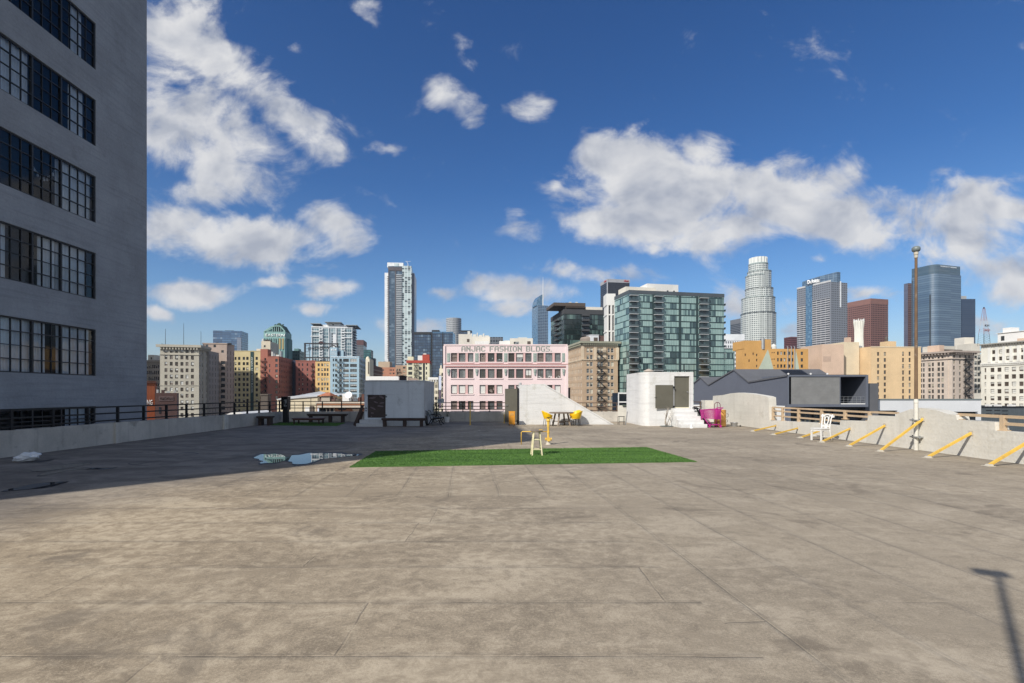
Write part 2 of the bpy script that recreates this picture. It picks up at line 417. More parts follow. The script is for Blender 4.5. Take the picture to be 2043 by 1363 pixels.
# ------------------------------------------------------------------ materials
MT = {}
MT['roofing'] = painted('roofing', (.30, .29, .27), .95, .2, .15, dirt=(.12, .11, .1))
MT['deck_side'] = painted('deck_side', (.3, .29, .27))
def deck_material():
    m, n, b, o = newmat('roof_deck_sheet')
    co = n.a('ShaderNodeTexCoord').outputs['Object']
    wob = n.noise(co, .9, 3, .5)
    p = n.map(co, rot=(0, 0, R(-4.3)))
    sp = n.a('ShaderNodeSeparateXYZ', {0: p})
    spn = n.a('ShaderNodeSeparateXYZ', {0: co})
    wb = n.m('MULTIPLY', n.m('SUBTRACT', wob, .5), .06)
    # transverse rolls near the camera, longitudinal rolls to the right and beyond
    # (rolls of roofing 0.89 m wide, lapped)
    def laps(v, u, per, off, endper, seed, wd):
        cv = n.m('DIVIDE', n.m('ADD', v, n.m('ADD', wb, off)), per)
        iv = n.m('FLOOR', cv); fv = n.m('FRACT', cv)
        e = n.m('MULTIPLY', n.m('MINIMUM', fv, n.m('SUBTRACT', 1.0, fv)), per)
        r = n.a('ShaderNodeTexWhiteNoise', {0: n.a('ShaderNodeCombineXYZ', {0: iv, 1: seed, 2: 0.0})}, noise_dimensions='3D').outputs[0]
        cu = n.m('ADD', n.m('DIVIDE', n.m('ADD', u, n.m('MULTIPLY', wb, 2.5)), endper), r)
        iu = n.m('FLOOR', cu); fu = n.m('FRACT', cu); e2 = n.m('MULTIPLY', n.m('MINIMUM', fu, n.m('SUBTRACT', 1.0, fu)), endper)
        tone = n.a('ShaderNodeTexWhiteNoise', {0: n.a('ShaderNodeCombineXYZ', {0: iv, 1: iu, 2: seed})}, noise_dimensions='3D').outputs[0]
        return n.m('MINIMUM', e, e2), fv, tone
    eA, fA, tA = laps(spn.outputs[1], spn.outputs[0], .885, -3.435 + .885 * 4, 5.5, 1.0, .01)
    eB, fB, tB = laps(sp.outputs[0], sp.outputs[1], .89, .30, 8.5, 2.0, .01)
    reg = n.m('MULTIPLY', n.m('LESS_THAN', sp.outputs[0], 2.02 + .0), n.m('LESS_THAN', spn.outputs[1], 8.745))
    dist = n.mr(reg, 0, 1, eB, eA, False)
    tone = n.mr(reg, 0, 1, tB, tA, False)
    fl = n.mr(reg, 0, 1, fB, fA, False)
    brk = n.mr(n.noise(co, .8, 3, .6), .40, .62, .08, 1)          # seams fade where dust covers them
    line = n.m('MULTIPLY', n.mr(dist, .003, .012, 1, 0), brk)
    soft = n.m('MULTIPLY', n.mr(dist, .0, .07, 1, 0), brk)
    # colours
    big = n.noise(co, .23, 6, .62)
    mid = n.noise(n.map(co, scale=(.75, 1.3, 1)), .85, 12, .70, .9)
    blot = n.noise(n.vm('ADD', co, (5.2, 1.3, 0)), .62, 9, .66, 1.2)
    m2 = n.noise(n.vm('ADD', co, (1.7, 8.8, 0)), 6.5, 8, .74, .4)
    gr = n.noise(co, 48, 5, .78)
    gr2 = n.noise(co, 190, 3, .75)
    warm = n.mr(spn.outputs[0], -6, 4)
    con = n.mr(spn.outputs[0], -1, 5, 1.0, .62)                 # the right half is greyer and more evenly worn
    base = n.mix(warm, (.330, .262, .178), (.325, .274, .205))
    light = n.mix(warm, (.52, .43, .305), (.44, .376, .288)); dark = n.mix(warm, (.165, .130, .090), (.175, .147, .112))
    c = n.mix(n.m('MULTIPLY', n.mr(big, .42, .62), .46), base, dark)
    c = n.mix(n.m('MULTIPLY', n.mr(mid, .50, .36), n.m('MULTIPLY', con, .75)), c, light)
    c = n.mix(n.m('MULTIPLY', n.mr(mid, .51, .66), n.m('MULTIPLY', con, .72)), c, dark)
    c = n.mix(n.m('MULTIPLY', n.mr(m2, .50, .38), n.m('MULTIPLY', con, .48)), c, light)
    c = n.mix(n.m('MULTIPLY', n.mr(m2, .50, .62), n.m('MULTIPLY', con, .50)), c, dark)
    c = n.mix(n.m('MULTIPLY', n.mr(blot, .56, .66), .68), c, n.mix(n.mr(gr, .4, .6), (.105, .086, .064), (.20, .165, .125)))
    c = n.mix(n.m('MULTIPLY', n.m('SUBTRACT', tone, .5), .16), c, light)
    c = n.mix(n.m('MULTIPLY', n.mr(gr, .50, .62), .42), c, dark)
    c = n.mix(n.m('MULTIPLY', n.mr(gr, .49, .36), .44), c, light)
    c = n.mix(.34, c, n.ramp(gr2, [(.32, 0.02), (.68, .98)]), 'OVERLAY')
    big2 = n.noise(n.map(n.vm('ADD', co, (31.0, 4.0, 0)), scale=(1, 1.7, 1)), .30, 9, .62, 1.0)
    c = n.mix(n.m('MULTIPLY', n.mr(big2, .52, .64), .55), c, n.mix(n.mr(m2, .4, .6), light, base))
    c = n.mix(n.m('MULTIPLY', n.mr(big2, .44, .34), .45), c, n.mix(n.mr(m2, .4, .6), dark, base))
    scr = n.noise(n.map(co, rot=(0, 0, R(12)), scale=(1.1, 8, 1)), 2.5, 7, .72)
    c = n.mix(n.m('MULTIPLY', n.mr(scr, .56, .70), .35), c, light)
    c = n.mix(n.m('MULTIPLY', soft, .14), c, (.14, .12, .095))
    c = n.mix(n.m('MULTIPLY', line, .32), c, n.mix(reg, (.17, .145, .115), (.07, .06, .05)))
    # the back left of the roof is an older, darker grey coat
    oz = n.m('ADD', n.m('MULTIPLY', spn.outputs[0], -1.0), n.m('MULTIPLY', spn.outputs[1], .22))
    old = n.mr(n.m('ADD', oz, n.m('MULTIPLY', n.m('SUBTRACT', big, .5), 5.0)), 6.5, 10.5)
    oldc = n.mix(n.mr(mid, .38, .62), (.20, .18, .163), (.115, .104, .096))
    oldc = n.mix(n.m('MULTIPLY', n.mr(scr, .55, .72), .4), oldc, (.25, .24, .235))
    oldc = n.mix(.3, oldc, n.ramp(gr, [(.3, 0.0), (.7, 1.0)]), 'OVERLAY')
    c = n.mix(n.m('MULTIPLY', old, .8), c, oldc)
    # dirt that gathers along the walls
    edge = n.m('MINIMUM', n.m('ADD', spn.outputs[0], 14.0), n.m('MINIMUM', n.m('SUBTRACT', 13.2, spn.outputs[0]), n.m('SUBTRACT', 32.0, spn.outputs[1])))
    ed = n.mr(n.m('ADD', edge, n.m('MULTIPLY', n.m('SUBTRACT', mid, .5), 1.2)), .05, .75, 1, 0)
    c = n.mix(n.m('MULTIPLY', ed, .45), c, (.10, .092, .08))
    n.put(b.inputs['Base Color'], c)
    n.put(b.inputs['Roughness'], n.mr(mid, .3, .7, .82, .96))
    b.inputs['Specular IOR Level'].default_value = .3
    hgt = n.m('ADD', n.m('MULTIPLY', gr, .35), n.m('ADD', n.m('MULTIPLY', gr2, .18), n.m('MULTIPLY', blot, .35)))
    step = n.m('ADD', hgt, n.m('ADD', n.m('MULTIPLY', line, -1.3), n.m('MULTIPLY', n.mr(dist, 0, .05, 1, 0), n.m('MULTIPLY', n.m('SUBTRACT', fl, .5), -1.6))))
    bp = n.a('ShaderNodeBump', {'Height': step, 'Strength': .5, 'Distance': .012}); n.put(b.inputs['Normal'], bp)
    return m
MT['deck'] = deck_material()
MT['parapet_grey'] = painted('parapet_grey', (.50, .465, .41), .9, .18, .8, streak=.45, bump=.25, bscale=18, dirt=(.13, .12, .105), dirt_amt=.55)
MT['parapet_white'] = painted('parapet_white', (.62, .595, .53), .88, .08, .7, streak=.30, bump=.3, bscale=14, dirt=(.36, .32, .25), dirt_amt=.45, board=.22)
MT['bulk_white'] = painted('bulk_white', (.66, .655, .64), .85, .05, .6, streak=.28, bump=.4, bscale=12, dirt=(.36, .34, .27), dirt_amt=.45, board=.42)
MT['bulk_blue'] = painted('bulk_blue', (.64, .67, .69), .85, .08, .8, streak=.3, bump=.25, bscale=12, dirt=(.2, .21, .21), dirt_amt=.4, board=.15)
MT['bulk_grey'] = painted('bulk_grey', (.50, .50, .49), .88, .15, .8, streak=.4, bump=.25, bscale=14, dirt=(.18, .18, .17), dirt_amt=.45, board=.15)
MT['loft'] = painted('loft', (.285, .30, .322), .88, .15, .45, streak=.12, bump=.5, bscale=9, dirt=(.17, .175, .185), dirt_amt=.5, board=.48)
MT['dark_metal'] = plain('dark_metal', (.012, .012, .014), .5, .3)
MT['rail_brown'] = plain('rail_brown', (.10, .065, .045), .6, .2)
MT['rail_tan'] = painted('rail_tan', (.50, .375, .245), .7, .12, 1.2, dirt=(.3, .2, .13), dirt_amt=.4, bump=.05)
MT['yellow'] = painted('yellow_paint', (.74, .47, .08), .55, .14, 2.5, dirt=(.38, .24, .09), dirt_amt=.5, bump=.05)
MT['chair_yellow'] = plain('chair_yellow', (.80, .49, .005), .38)
MT['olive'] = painted('olive_paint', (.115, .108, .082), .6, .1, 1.2, dirt=(.07, .066, .05), dirt_amt=.4, bump=.06)
MT['rust_brown'] = painted('rust_brown', (.055, .038, .032), .7, .2, 3, bump=.1)
MT['dark_wood'] = painted('dark_wood', (.05, .03, .022), .7, .25, 2.5, bump=.2)
MT['red_wood'] = painted('red_wood', (.10, .04, .028), .65, .2, 2.5, bump=.2)
MT['table_wood'] = painted('table_wood', (.20, .155, .115), .6, .2, 3.0, bump=.15)
MT['cream_wood'] = painted('cream_wood', (.74, .66, .42), .55, .08, 3.0, bump=.06)
MT['white_paint'] = painted('white_paint', (.72, .71, .68), .5, .05, 3.0, bump=.05)
MT['magenta'] = plain('magenta_paint', (.42, .018, .21), .45)
MT['plate'] = painted('plate_pale', (.50, .46, .38), .8, .12, 4, bump=.1)
MT['orange'] = painted('orange_paint', (.72, .30, .02), .5, .15, 3.0, dirt=(.3, .14, .04), dirt_amt=.5, bump=.06)
MT['rusty_orange'] = painted('rusty_orange', (.66, .34, .08), .6, .2, 2.5, dirt=(.25, .12, .04), dirt_amt=.6, bump=.1)
MT['galv'] = plain('galvanised', (.42, .43, .43), .42, .7)
MT['black_plastic'] = plain('black_plastic', (.012, .012, .013), .45)
MT['rubber'] = plain('rubber', (.02, .02, .02), .8)
MT['rust_pole'] = painted('rust_pole', (.15, .092, .052), .75, .3, 1.5, dirt=(.26, .235, .20), dirt_amt=.8, bump=.15)
MT['lamp_grey'] = plain('lamp_grey', (.16, .19, .19), .5)
MT['branch'] = painted('branch', (.42, .37, .31), .85, .2, 6.0, bump=.3)
MT['cloth_white'] = plain('cloth_white', (.72, .73, .74), .8)
MT['shade_white'] = plain('shade_white', (.62, .62, .58), .8)
MT['shade_cream'] = plain('shade_cream', (.55, .51, .40), .8)
MT['curtain'] = painted('curtain', (.84, .86, .88), .9, .06, 1.5, bump=.05)
MT['room'] = plain('room_dark', (.10, .10, .105), .9)
MT['glass_clear'] = clearglass('glass_clear')
MT['glass_dark'] = paneglass('glass_dark')
MT['glass_brown'] = paneglass('glass_brown', (.055, .045, .04), .1, 1.45)
MT['glass_grey'] = paneglass('glass_grey', (.06, .065, .065), .08, 1.6)
MT['frame_dark'] = plain('frame_dark', (.016, .018, .022), .5)
MT['frame_white'] = plain('frame_white', (.6, .6, .56), .6)
MT['frame_brown'] = plain('frame_brown', (.09, .07, .055), .6)
def turf_mat(name, a, bcol):
    m, n, b, o = newmat(name)
    co = n.a('ShaderNodeTexCoord').outputs['Object']
    c = n.mix(n.mr(n.noise(n.map(co, rot=(0, 0, R(-4)), scale=(.35, 2.2, 1)), 1.0, 6, .65), .36, .64), sc(a, .88), sc(bcol, 1.05))
    c = n.mix(n.m('MULTIPLY', n.mr(n.noise(co, 2.3, 5, .65), .55, .7), .4), c, sc(a, .6))
    c = n.mix(.5, c, n.ramp(n.noise(co, 60, 2), [(.3, 0.15), (.7, .85)]), 'OVERLAY')
    n.put(b.inputs['Base Color'], c); b.inputs['Roughness'].default_value = .75
    return m
MT['turf'] = turf_mat('artificial_turf', (.060, .146, .021), (.084, .180, .030))
m, n, b, o = newmat('puddle_water'); b.inputs['Base Color'].default_value = (.05, .048, .05, 1); b.inputs['Roughness'].default_value = .0; b.inputs['IOR'].default_value = 1.33
co = n.a('ShaderNodeTexCoord').outputs['Object']
n.put(b.inputs['Normal'], n.a('ShaderNodeBump', {'Height': n.noise(co, 2.2, 2), 'Strength': .012, 'Distance': .02}))
MT['water'] = m
MT['damp'] = painted('damp_silt', (.035, .033, .032), .6, .3, 2.0, bump=0)
# ------------------------------------------------------------------ world: Nishita sky with cumulus, laid out by direction
def make_world():
    w = bpy.data.worlds.new('World'); SC.world = w; w.use_nodes = True
    nt = w.node_tree; nt.nodes.clear(); n = NT(nt)
    sky = n.a('ShaderNodeTexSky', sky_type='NISHITA'); sky.sun_disc = False
    sky.sun_elevation = R(SUN_EL); sky.sun_rotation = R(180 + SUN_AZ); sky.altitude = 100; sky.air_density = 1.0; sky.dust_density = .6; sky.ozone_density = 2.2
    d = n.vm('NORMALIZE', n.a('ShaderNodeTexCoord').outputs['Generated']).outputs[0]
    sp = n.a('ShaderNodeSeparateXYZ', {0: d})
    # deepen the blue aloft, as a polarised sky is
    el = n.mr(sp.outputs[2], .0, .62, 0, 1, False)
    tint = n.ramp(el, [(0, (.84, .86, .95)), (.12, (.76, .85, .96)), (.3, (.50, .74, .97)), (.6, (.27, .56, .89)), (1, (.19, .47, .83))])
    base = n.mix(n.mr(sp.outputs[1], -.25, .3), sky.outputs[0], n.mix(1.0, sky.outputs[0], tint, 'MULTIPLY'))
    yy = n.m('MAXIMUM', sp.outputs[1], .05)
    front = n.mr(sp.outputs[1], .12, .3)
    q = n.a('ShaderNodeCombineXYZ', {0: n.m('DIVIDE', sp.outputs[0], yy), 1: n.m('DIVIDE', sp.outputs[2], yy), 2: 0.0}).outputs[0]
    E = [(335, 50, 105, 80, 0, 1), (440, 125, 125, 48, -28, 1), (350, 240, 110, 95, -30, 1), (430, 310, 120, 75, -20, 1), (575, 235, 100, 40, -38, .92),
         (500, 345, 95, 48, -25, .85), (410, 375, 100, 36, 0, .9), (340, 460, 90, 52, 0, 1), (450, 470, 150, 46, 0, 1.05), (560, 478, 120, 40, 0, 1), (668, 452, 82, 42, -15, 1), (540, 505, 90, 20, 0, .8),
         (395, 590, 100, 26, 0, .85), (540, 566, 38, 12, 0, .62), (672, 570, 70, 24, 0, .8), (625, 612, 50, 12, 0, .6), (312, 630, 34, 16, 0, .9), (640, 525, 50, 9, 0, .5),
         (715, 12, 60, 22, -20, .56), (745, 40, 40, 20, -30, .50), (590, 105, 22, 18, 0, .45), (922, 100, 26, 44, 20, .52), (890, 190, 40, 34, -35, .60), (930, 225, 34, 42, 20, .56), (1066, 212, 56, 34, 0, .74), (770, 300, 46, 14, 0, .52), (745, 160, 22, 12, 0, .45), (1055, 455, 75, 28, -15, .66), (1105, 372, 22, 12, 0, .6),
         (882, 584, 36, 18, 0, .75), (950, 574, 44, 22, 0, .75), (1040, 578, 120, 30, 0, .85), (1185, 540, 115, 26, -6, .9), (1030, 612, 90, 20, 0, .75), (850, 655, 80, 16, 0, .75), (1290, 110, 60, 20, 0, .2),
         (1195, 320, 70, 60, 0, .95), (1280, 370, 150, 85, 0, 1.05), (1420, 290, 62, 52, 0, .98), (1500, 385, 180, 66, -6, 1.05), (1230, 435, 125, 46, 0, 1), (1370, 445, 190, 62, 0, 1.02), (1655, 365, 85, 42, 0, .95), (1560, 335, 90, 34, 0, .7), (1620, 425, 140, 48, 0, .95), (1400, 485, 120, 26, 0, .85),
         (1760, 452, 120, 44, 0, .98), (1870, 440, 130, 48, 0, 1), (1985, 420, 110, 62, 10, 1), (1990, 530, 130, 54, 0, .85), (1300, 497, 32, 18, 0, .75), (1475, 605, 55, 32, 0, .82), (1575, 610, 50, 30, 0, .75), (1640, 515, 30, 12, 0, .6), (1745, 580, 80, 16, 0, .72), (1960, 642, 75, 16, 0, .7), (1640, 290, 28, 14, 0, .35), (1580, 665, 60, 22, 0, .6), (1990, 590, 80, 20, 0, .55), (400, 250, 150, 95, -25, 1), (320, 170, 80, 60, 0, .9), (480, 290, 110, 60, -20, .85), (1330, 400, 190, 90, 0, 1), (1560, 390, 130, 60, 0, .95), (1700, 420, 90, 50, 0, .9), (1800, 425, 130, 50, -5, .95), (1930, 470, 140, 62, 0, .95), (2010, 560, 110, 50, 0, .85), (2300, 400, 300, 120, 0, .9), (100, 300, 220, 240, 0, .9), (2200, 100, 200, 60, 0, .5)]
    warp = n.a('ShaderNodeTexNoise', {'Vector': q, 'Scale': 9.0, 'Detail': 3, 'Roughness': .55})
    wv = n.vm('SCALE', n.vm('SUBTRACT', warp.outputs[1], (.5, .5, .5)).outputs[0]); wv.inputs[3].default_value = .055
    qw = n.vm('ADD', q, wv.outputs[0]).outputs[0]
    def field(vec):
        acc = None
        for px, py, rx, ry, rot, st in E:
            mp = n.map(vec, (t_(px), (CY - py) / F, 0), (0, 0, R(rot)), (rx * 1.9 / F, ry * 2.0 / F, 1), 'TEXTURE')
            ln = n.vm('LENGTH', mp).outputs[1]
            v = n.mr(ln, 0, 1, st, 0)
            acc = v if acc is None else n.m('SMOOTH_MAX', acc, v, .12)
        return acc
    blob = field(qw)
    fb = n.noise(n.map(q, scale=(1, 1.3, 1)), 5.2, 10, .60, .5)
    fba = n.noise(n.map(q, scale=(1, 1.3, 1)), 8.0, 4, .5, .3); fb2 = n.noise(n.map(n.vm('ADD', q, (-.020, .034, 0)).outputs[0], scale=(1, 1.3, 1)), 8.0, 4, .5, .3)
    fine = n.noise(n.map(q, scale=(1, 1.2, 1)), 19, 9, .66, .6)
    dens = n.m('ADD', n.m('MULTIPLY', blob, 1.0), n.m('ADD', n.m('MULTIPLY', n.m('SUBTRACT', fb, .5), 2.3), n.m('MULTIPLY', n.m('SUBTRACT', fine, .5), .55)))
    # unseen rest of the sky: cloud cover raised to whiten the fill light
    gb = n.noise(n.map(d, scale=(1, 1, 2.2)), 2.6, 8, .58)
    dens2 = n.m('MULTIPLY', n.m('SUBTRACT', gb, .44), 3.2)
    dens = n.mr(front, 0, 1, n.m('ADD', dens2, .3), dens, False)
    alpha = n.mr(dens, .29, .90)
    # light falls from the upper left behind: crests bright, undersides and thin veils grey
    lit = n.m('ADD', n.m('MULTIPLY', n.m('SUBTRACT', fba, fb2), 3.0), n.m('ADD', .60, n.m('MULTIPLY', n.m('SUBTRACT', fine, .5), .25)))
    core = n.mr(dens, .7, 1.3)
    lit = n.m('SUBTRACT', lit, n.m('MULTIPLY', core, .10), clamp=True)
    ccol = n.ramp(lit, [(0, (.44, .475, .56)), (.45, (.62, .64, .69)), (1, (.82, .82, .83))])
    low = n.mr(sp.outputs[2], .02, .22, 1, 0)
    ccol = n.mix(n.m('MULTIPLY', low, .35), ccol, (.60, .60, .67))
    cs = n.vm('SCALE', ccol); cs.inputs[3].default_value = CLOUD
    above = n.mr(sp.outputs[2], -.01, .03)
    col = n.mix(n.m('MULTIPLY', n.m('MULTIPLY', alpha, .96), above), base, cs.outputs[0])
    bg = n.a('ShaderNodeBackground', {'Color': col, 'Strength': SKY})
    n.a('ShaderNodeOutputWorld', {0: bg})
    w.cycles.sampling_method = 'MANUAL'; w.cycles.sample_map_resolution = 512
SKY, CLOUD = .10, 7.6
make_world()
ld = bpy.data.lights.new('sun', 'SUN'); ld.energy = 4.2; ld.angle = R(.53); ld.color = (1, .95, .87)
lo = bpy.data.objects.new('sun', ld); COL.objects.link(lo)
sd = Vector((math.sin(R(SUN_AZ)) * math.cos(R(SUN_EL)), math.cos(R(SUN_AZ)) * math.cos(R(SUN_EL)), -math.sin(R(SUN_EL))))
lo.rotation_euler = sd.to_track_quat('-Z', 'Y').to_euler(); lo.location = (-20, -20, 40)
cam = bpy.data.cameras.new('camera'); co_ = bpy.data.objects.new('camera', cam); COL.objects.link(co_); SC.camera = co_
co_.location = (0, 0, HC); co_.rotation_euler = (R(90), 0, 0)
cam.sensor_width = 36; cam.lens = 36 * F / 2043; cam.shift_x = (1021.5 - CX) / 2043; cam.shift_y = (CY - 681.5) / 2043
cam.clip_start = .05; cam.clip_end = 20000
SC.view_settings.view_transform = 'Standard'; SC.view_settings.look = 'None'; SC.view_settings.exposure = 0.30; SC.view_settings.gamma = 1.0
try: SC.cycles.use_denoising = True
except Exception: pass
SC.cycles.max_bounces = 6; SC.cycles.diffuse_bounces = 3; SC.cycles.glossy_bounces = 3; SC.cycles.transparent_max_bounces = 8
SC.cycles.sample_clamp_indirect = 4
# ================================================================== the roof deck and what stands on it
XL, XR, YB = -14.0, 13.2, 32.0
mb = MB()
mb.face([(XL - .3, -14, 0), (XR + .3, -14, 0), (XR + .3, YB + .3, 0), (XL - .3, YB + .3, 0)])
o = structure(mb.build('roof_deck', MT['deck']))
mb = MB(); e = .002
x0, x1, y0, y1 = XL - .32, XR + .42, -14, YB + .32
for a, b_ in (((x0, y0), (x1, y0)), ((x1, y0), (x1, y1)), ((x1, y1), (x0, y1)), ((x0, y1), (x0, y0))):
    mb.face([(*a, ZB), (*b_, ZB), (*b_, -.01), (*a, -.01)])
tag(mb.build('warehouse_building', MT['deck_side']), 'concrete warehouse whose flat roof is the deck being photographed', 'building')
# ---- puddles (thin sheets of water on the deck)
def flat(name, px, z, mat, label=None):
    bm = bmesh.new(); vs = [bm.verts.new((*ground(x, y), z)) for x, y in px]; f = bm.faces.new(vs)
    bmesh.ops.triangulate(bm, faces=[f]); bmesh.ops.recalc_face_normals(bm, faces=bm.faces)
    if sum(f.normal.z for f in bm.faces) < 0: bmesh.ops.reverse_faces(bm, faces=bm.faces)
    me = bpy.data.meshes.new(name); bm.to_mesh(me); bm.free(); me.materials.append(mat)
    return structure(put(name, me))
PUD = [(505, 914), (516, 909), (522, 906.5), (535, 907), (545, 905.5), (562, 907), (570, 912), (577, 913), (580, 909), (590, 908.5), (600, 908), (612, 905), (623, 904), (660, 905), (680, 905), (690, 908), (703, 907), (718, 907.5), (712, 910), (700, 910.5), (688, 912), (670, 914), (655, 915), (640, 916.5), (630, 921), (618, 924), (612, 926), (590, 927), (581, 925), (585, 922.5), (575, 921), (566, 919), (560, 922.5), (545, 924.5), (530, 924), (520, 926), (518, 923), (528, 921), (515, 918.5), (519, 916.5), (508, 915)]
def swell(pts, k, ky=None):
    cx = sum(p[0] for p in pts) / len(pts); cy = sum(p[1] for p in pts) / len(pts)
    return [(cx + (x - cx) * k, cy + (y - cy) * (ky or k)) for x, y in pts]
def smooth(pts, it=2):
    for _ in range(it):
        q = []
        for i in range(len(pts)):
            a, b_ = pts[i], pts[(i + 1) % len(pts)]
            q += [(a[0] * .75 + b_[0] * .25, a[1] * .75 + b_[1] * .25), (a[0] * .25 + b_[0] * .75, a[1] * .25 + b_[1] * .75)]
        pts = q
    return pts
flat('puddle', smooth(PUD), .008, MT['water'])
rgq = random.Random(2); cxp, cyp = 608, 915.5
flat('damp_stain', smooth([(cxp + (x - cxp) * 1.06 + rgq.uniform(-3, 3), cyp + (y - cyp) * 1.25 + rgq.uniform(-.6, .6)) for x, y in PUD]), .004, MT['damp'])
z5 = lambda L: [(x / 4.54, 780 + y / 4.54) for x, y in L]
OLD = [z5([(5, 915), (60, 893), (190, 870), (300, 845), (450, 832), (640, 822), (560, 842), (480, 868), (400, 882), (280, 892), (100, 905)]),
       z5([(265, 725), (340, 712), (460, 703), (580, 668), (700, 658), (850, 655), (740, 680), (600, 706), (460, 722), (360, 730)]),
       z5([(320, 772), (440, 738), (620, 710), (830, 695), (930, 706), (1090, 690), (960, 716), (820, 712), (700, 716), (560, 735), (420, 768)]),
       z5([(1150, 655), (1300, 620), (1560, 590), (1680, 556), (1820, 575), (1700, 580), (1560, 610), (1350, 645), (1230, 668)])]
for P in OLD:
    P2 = smooth(P)
    if P is not OLD[3]: flat('puddle', P2, .006, MT['water'])
    w = swell(P2, 1.05, 1.12)
    mb = MB(); nn = len(P2)
    for k in range(nn):
        a, b_ = ground(*P2[k]), ground(*P2[(k + 1) % nn]); c, d = ground(*w[(k + 1) % nn]), ground(*w[k])
        mb.face([(*a, .004), (*b_, .004), (*c, .004), (*d, .004)])
    structure(mb.build('damp_stain', MT['damp'], fix=True))
# ---- artificial grass mats
def mat_quad(name, label, px, n, h, group=None, seed=3):
    C = [np.array(ground(*p)) for p in px]          # near-left, near-right, far-right, far-left
    rg = np.random.default_rng(seed)
    u, v = rg.random(n), rg.random(n)
    P = (C[0] * ((1 - u) * (1 - v))[:, None] + C[1] * (u * (1 - v))[:, None] + C[2] * (u * v)[:, None] + C[3] * ((1 - u) * v)[:, None])
    a = rg.random(n) * 6.283; w = .006 + .006 * rg.random(n); hh = h * (.6 + .6 * rg.random(n)); ln = rg.normal(0, .45, (n, 2)) * h
    base = .012
    A = np.c_[P[:, 0] - np.cos(a) * w, P[:, 1] - np.sin(a) * w, np.full(n, base)]
    B = np.c_[P[:, 0] + np.cos(a) * w, P[:, 1] + np.sin(a) * w, np.full(n, base)]
    T = np.c_[P[:, 0] + ln[:, 0], P[:, 1] + ln[:, 1], base + hh]
    V = np.stack([A, B, T], 1).reshape(-1, 3)
    top = [(*c, base + .002) for c in C]; bot = [(*c, .003) for c in C]
    verts = np.vstack([V, top, bot]); k = 3 * n
    faces = [(3 * i, 3 * i + 1, 3 * i + 2) for i in range(n)] + [(k, k + 1, k + 2, k + 3)] + [(k + j, k + 4 + j, k + 4 + (j + 1) % 4, k + (j + 1) % 4) for j in range(4)]
    me = bpy.data.meshes.new(name); me.from_pydata(verts.tolist(), [], faces); me.materials.append(MT['turf'])
    return tag(put(name, me), label, 'grass mat', group)
mat_quad('artificial_grass_mat', 'big rectangle of bright green artificial grass with the bar stool on it', [(697, 933), (1391, 922), (1290, 893), (750, 901)], 70000, .020, 'artificial grass mats')
mat_quad('artificial_grass_mat', 'small dark green artificial grass mat in shade under the low coffee table', [(537, 848.8), (672, 850.3), (689.6, 844.2), (559.5, 843)], 9000, .03, 'artificial grass mats', 5)
# ---- parapets
def wallrun(name, label, prof, axis, base, thick, mat, cap=True, z0=-.5):
    """wall with a stepped or curved top; prof = [(along, height)...], base = inner face position, thick to the outside"""
    P = sorted(prof); poly = [(P[0][0], z0)] + P + [(P[-1][0], z0)]
    mb = MB(); mb.prism(poly, base, base + thick, 'x' if axis == 'x' else 'y')
    return tag(mb.build(name, mat, fix=True), label, 'wall')
wallrun('parapet_wall', 'long low grey concrete parapet in shade along the left edge below the dark railing', [(-14, .76), (18, .745), (24.9, .71), (24.95, .71), (31.99, .64)], 'x', XL, -.28, MT['parapet_grey'])
mb = MB(); mb.box(XL + .003, XL + .09, 24.98, 25.32, 0, .73)
tag(mb.build('parapet_pilaster', MT['parapet_white']), 'narrow white plastered pilaster with a dark gap on the left parapet', 'pilaster')
mb = MB(); mb.box(XL + .003, XL + .075, 18.0, 18.25, 0, .742)
tag(mb.build('parapet_pilaster', MT['parapet_grey']), 'faint grey pilaster strip midway along the left parapet', 'pilaster')
mb = MB()
mb.box(XL - .28, XR - 5.2, YB, YB + .28, -.5, .635)
tag(mb.build('parapet_wall', MT['parapet_grey']), 'low grey concrete parapet across the back of the roof behind the benches', 'wall')
mb = MB(); mb.box(7.3, 7.62, YB - .02, YB + .3, 0, 1.03); mb.box(7.62, 8.02, YB - .05, YB + .32, 0, .93)
tag(mb.build('parapet_pier', MT['parapet_white']), 'cream masonry pier with rounded green pipe left of the round white bulkhead', 'pier')
mb = MB(); mb.tube([(7.55, YB - .12, 1.03), (7.9, YB - .12, 1.03), (8.0, YB - .12, .95), (8.03, YB - .12, .8), (8.03, YB - .12, 0)], .045)
tag(mb.build('drain_pipe', plain('pipe_green', (.08, .10, .075), .5)), 'dark green bent pipe over the cream pier at the back', 'pipe')
mb = MB(); mb.box(10.3, XR + .4, YB + .001, YB + .3, -.5, .7)
tag(mb.build('parapet_wall', MT['parapet_white']), 'short piece of pale back parapet behind the pink cart', 'wall')
mb = MB(); mb.box(12.72, XR + .38, YB - .35, YB + .31, 0, 1.36)
tag(mb.build('parapet_pier', MT['parapet_white']), 'square cream masonry pier behind the pink cart', 'pier')
wallrun('parapet_wall', 'tall white block wall with a curved top behind the galvanised bucket', [(24.9, .45), (25.0, 1.6), (25.3, 1.66), (27.0, 1.80), (28.2, 1.84), (29.2, 1.80), (30.2, 1.70), (31.2, 1.66), (31.62, 1.64), (31.65, 1.36)], 'x', XR, .38, MT['parapet_white'])
wallrun('parapet_wall', 'low white concrete parapet with tan railing behind the white chair', [(18.22, .79), (19.66, .745), (19.68, .53), (21.0, .535), (21.02, .56), (22.6, .52), (24.88, .46)], 'x', XR - .004, .36, MT['parapet_white'])
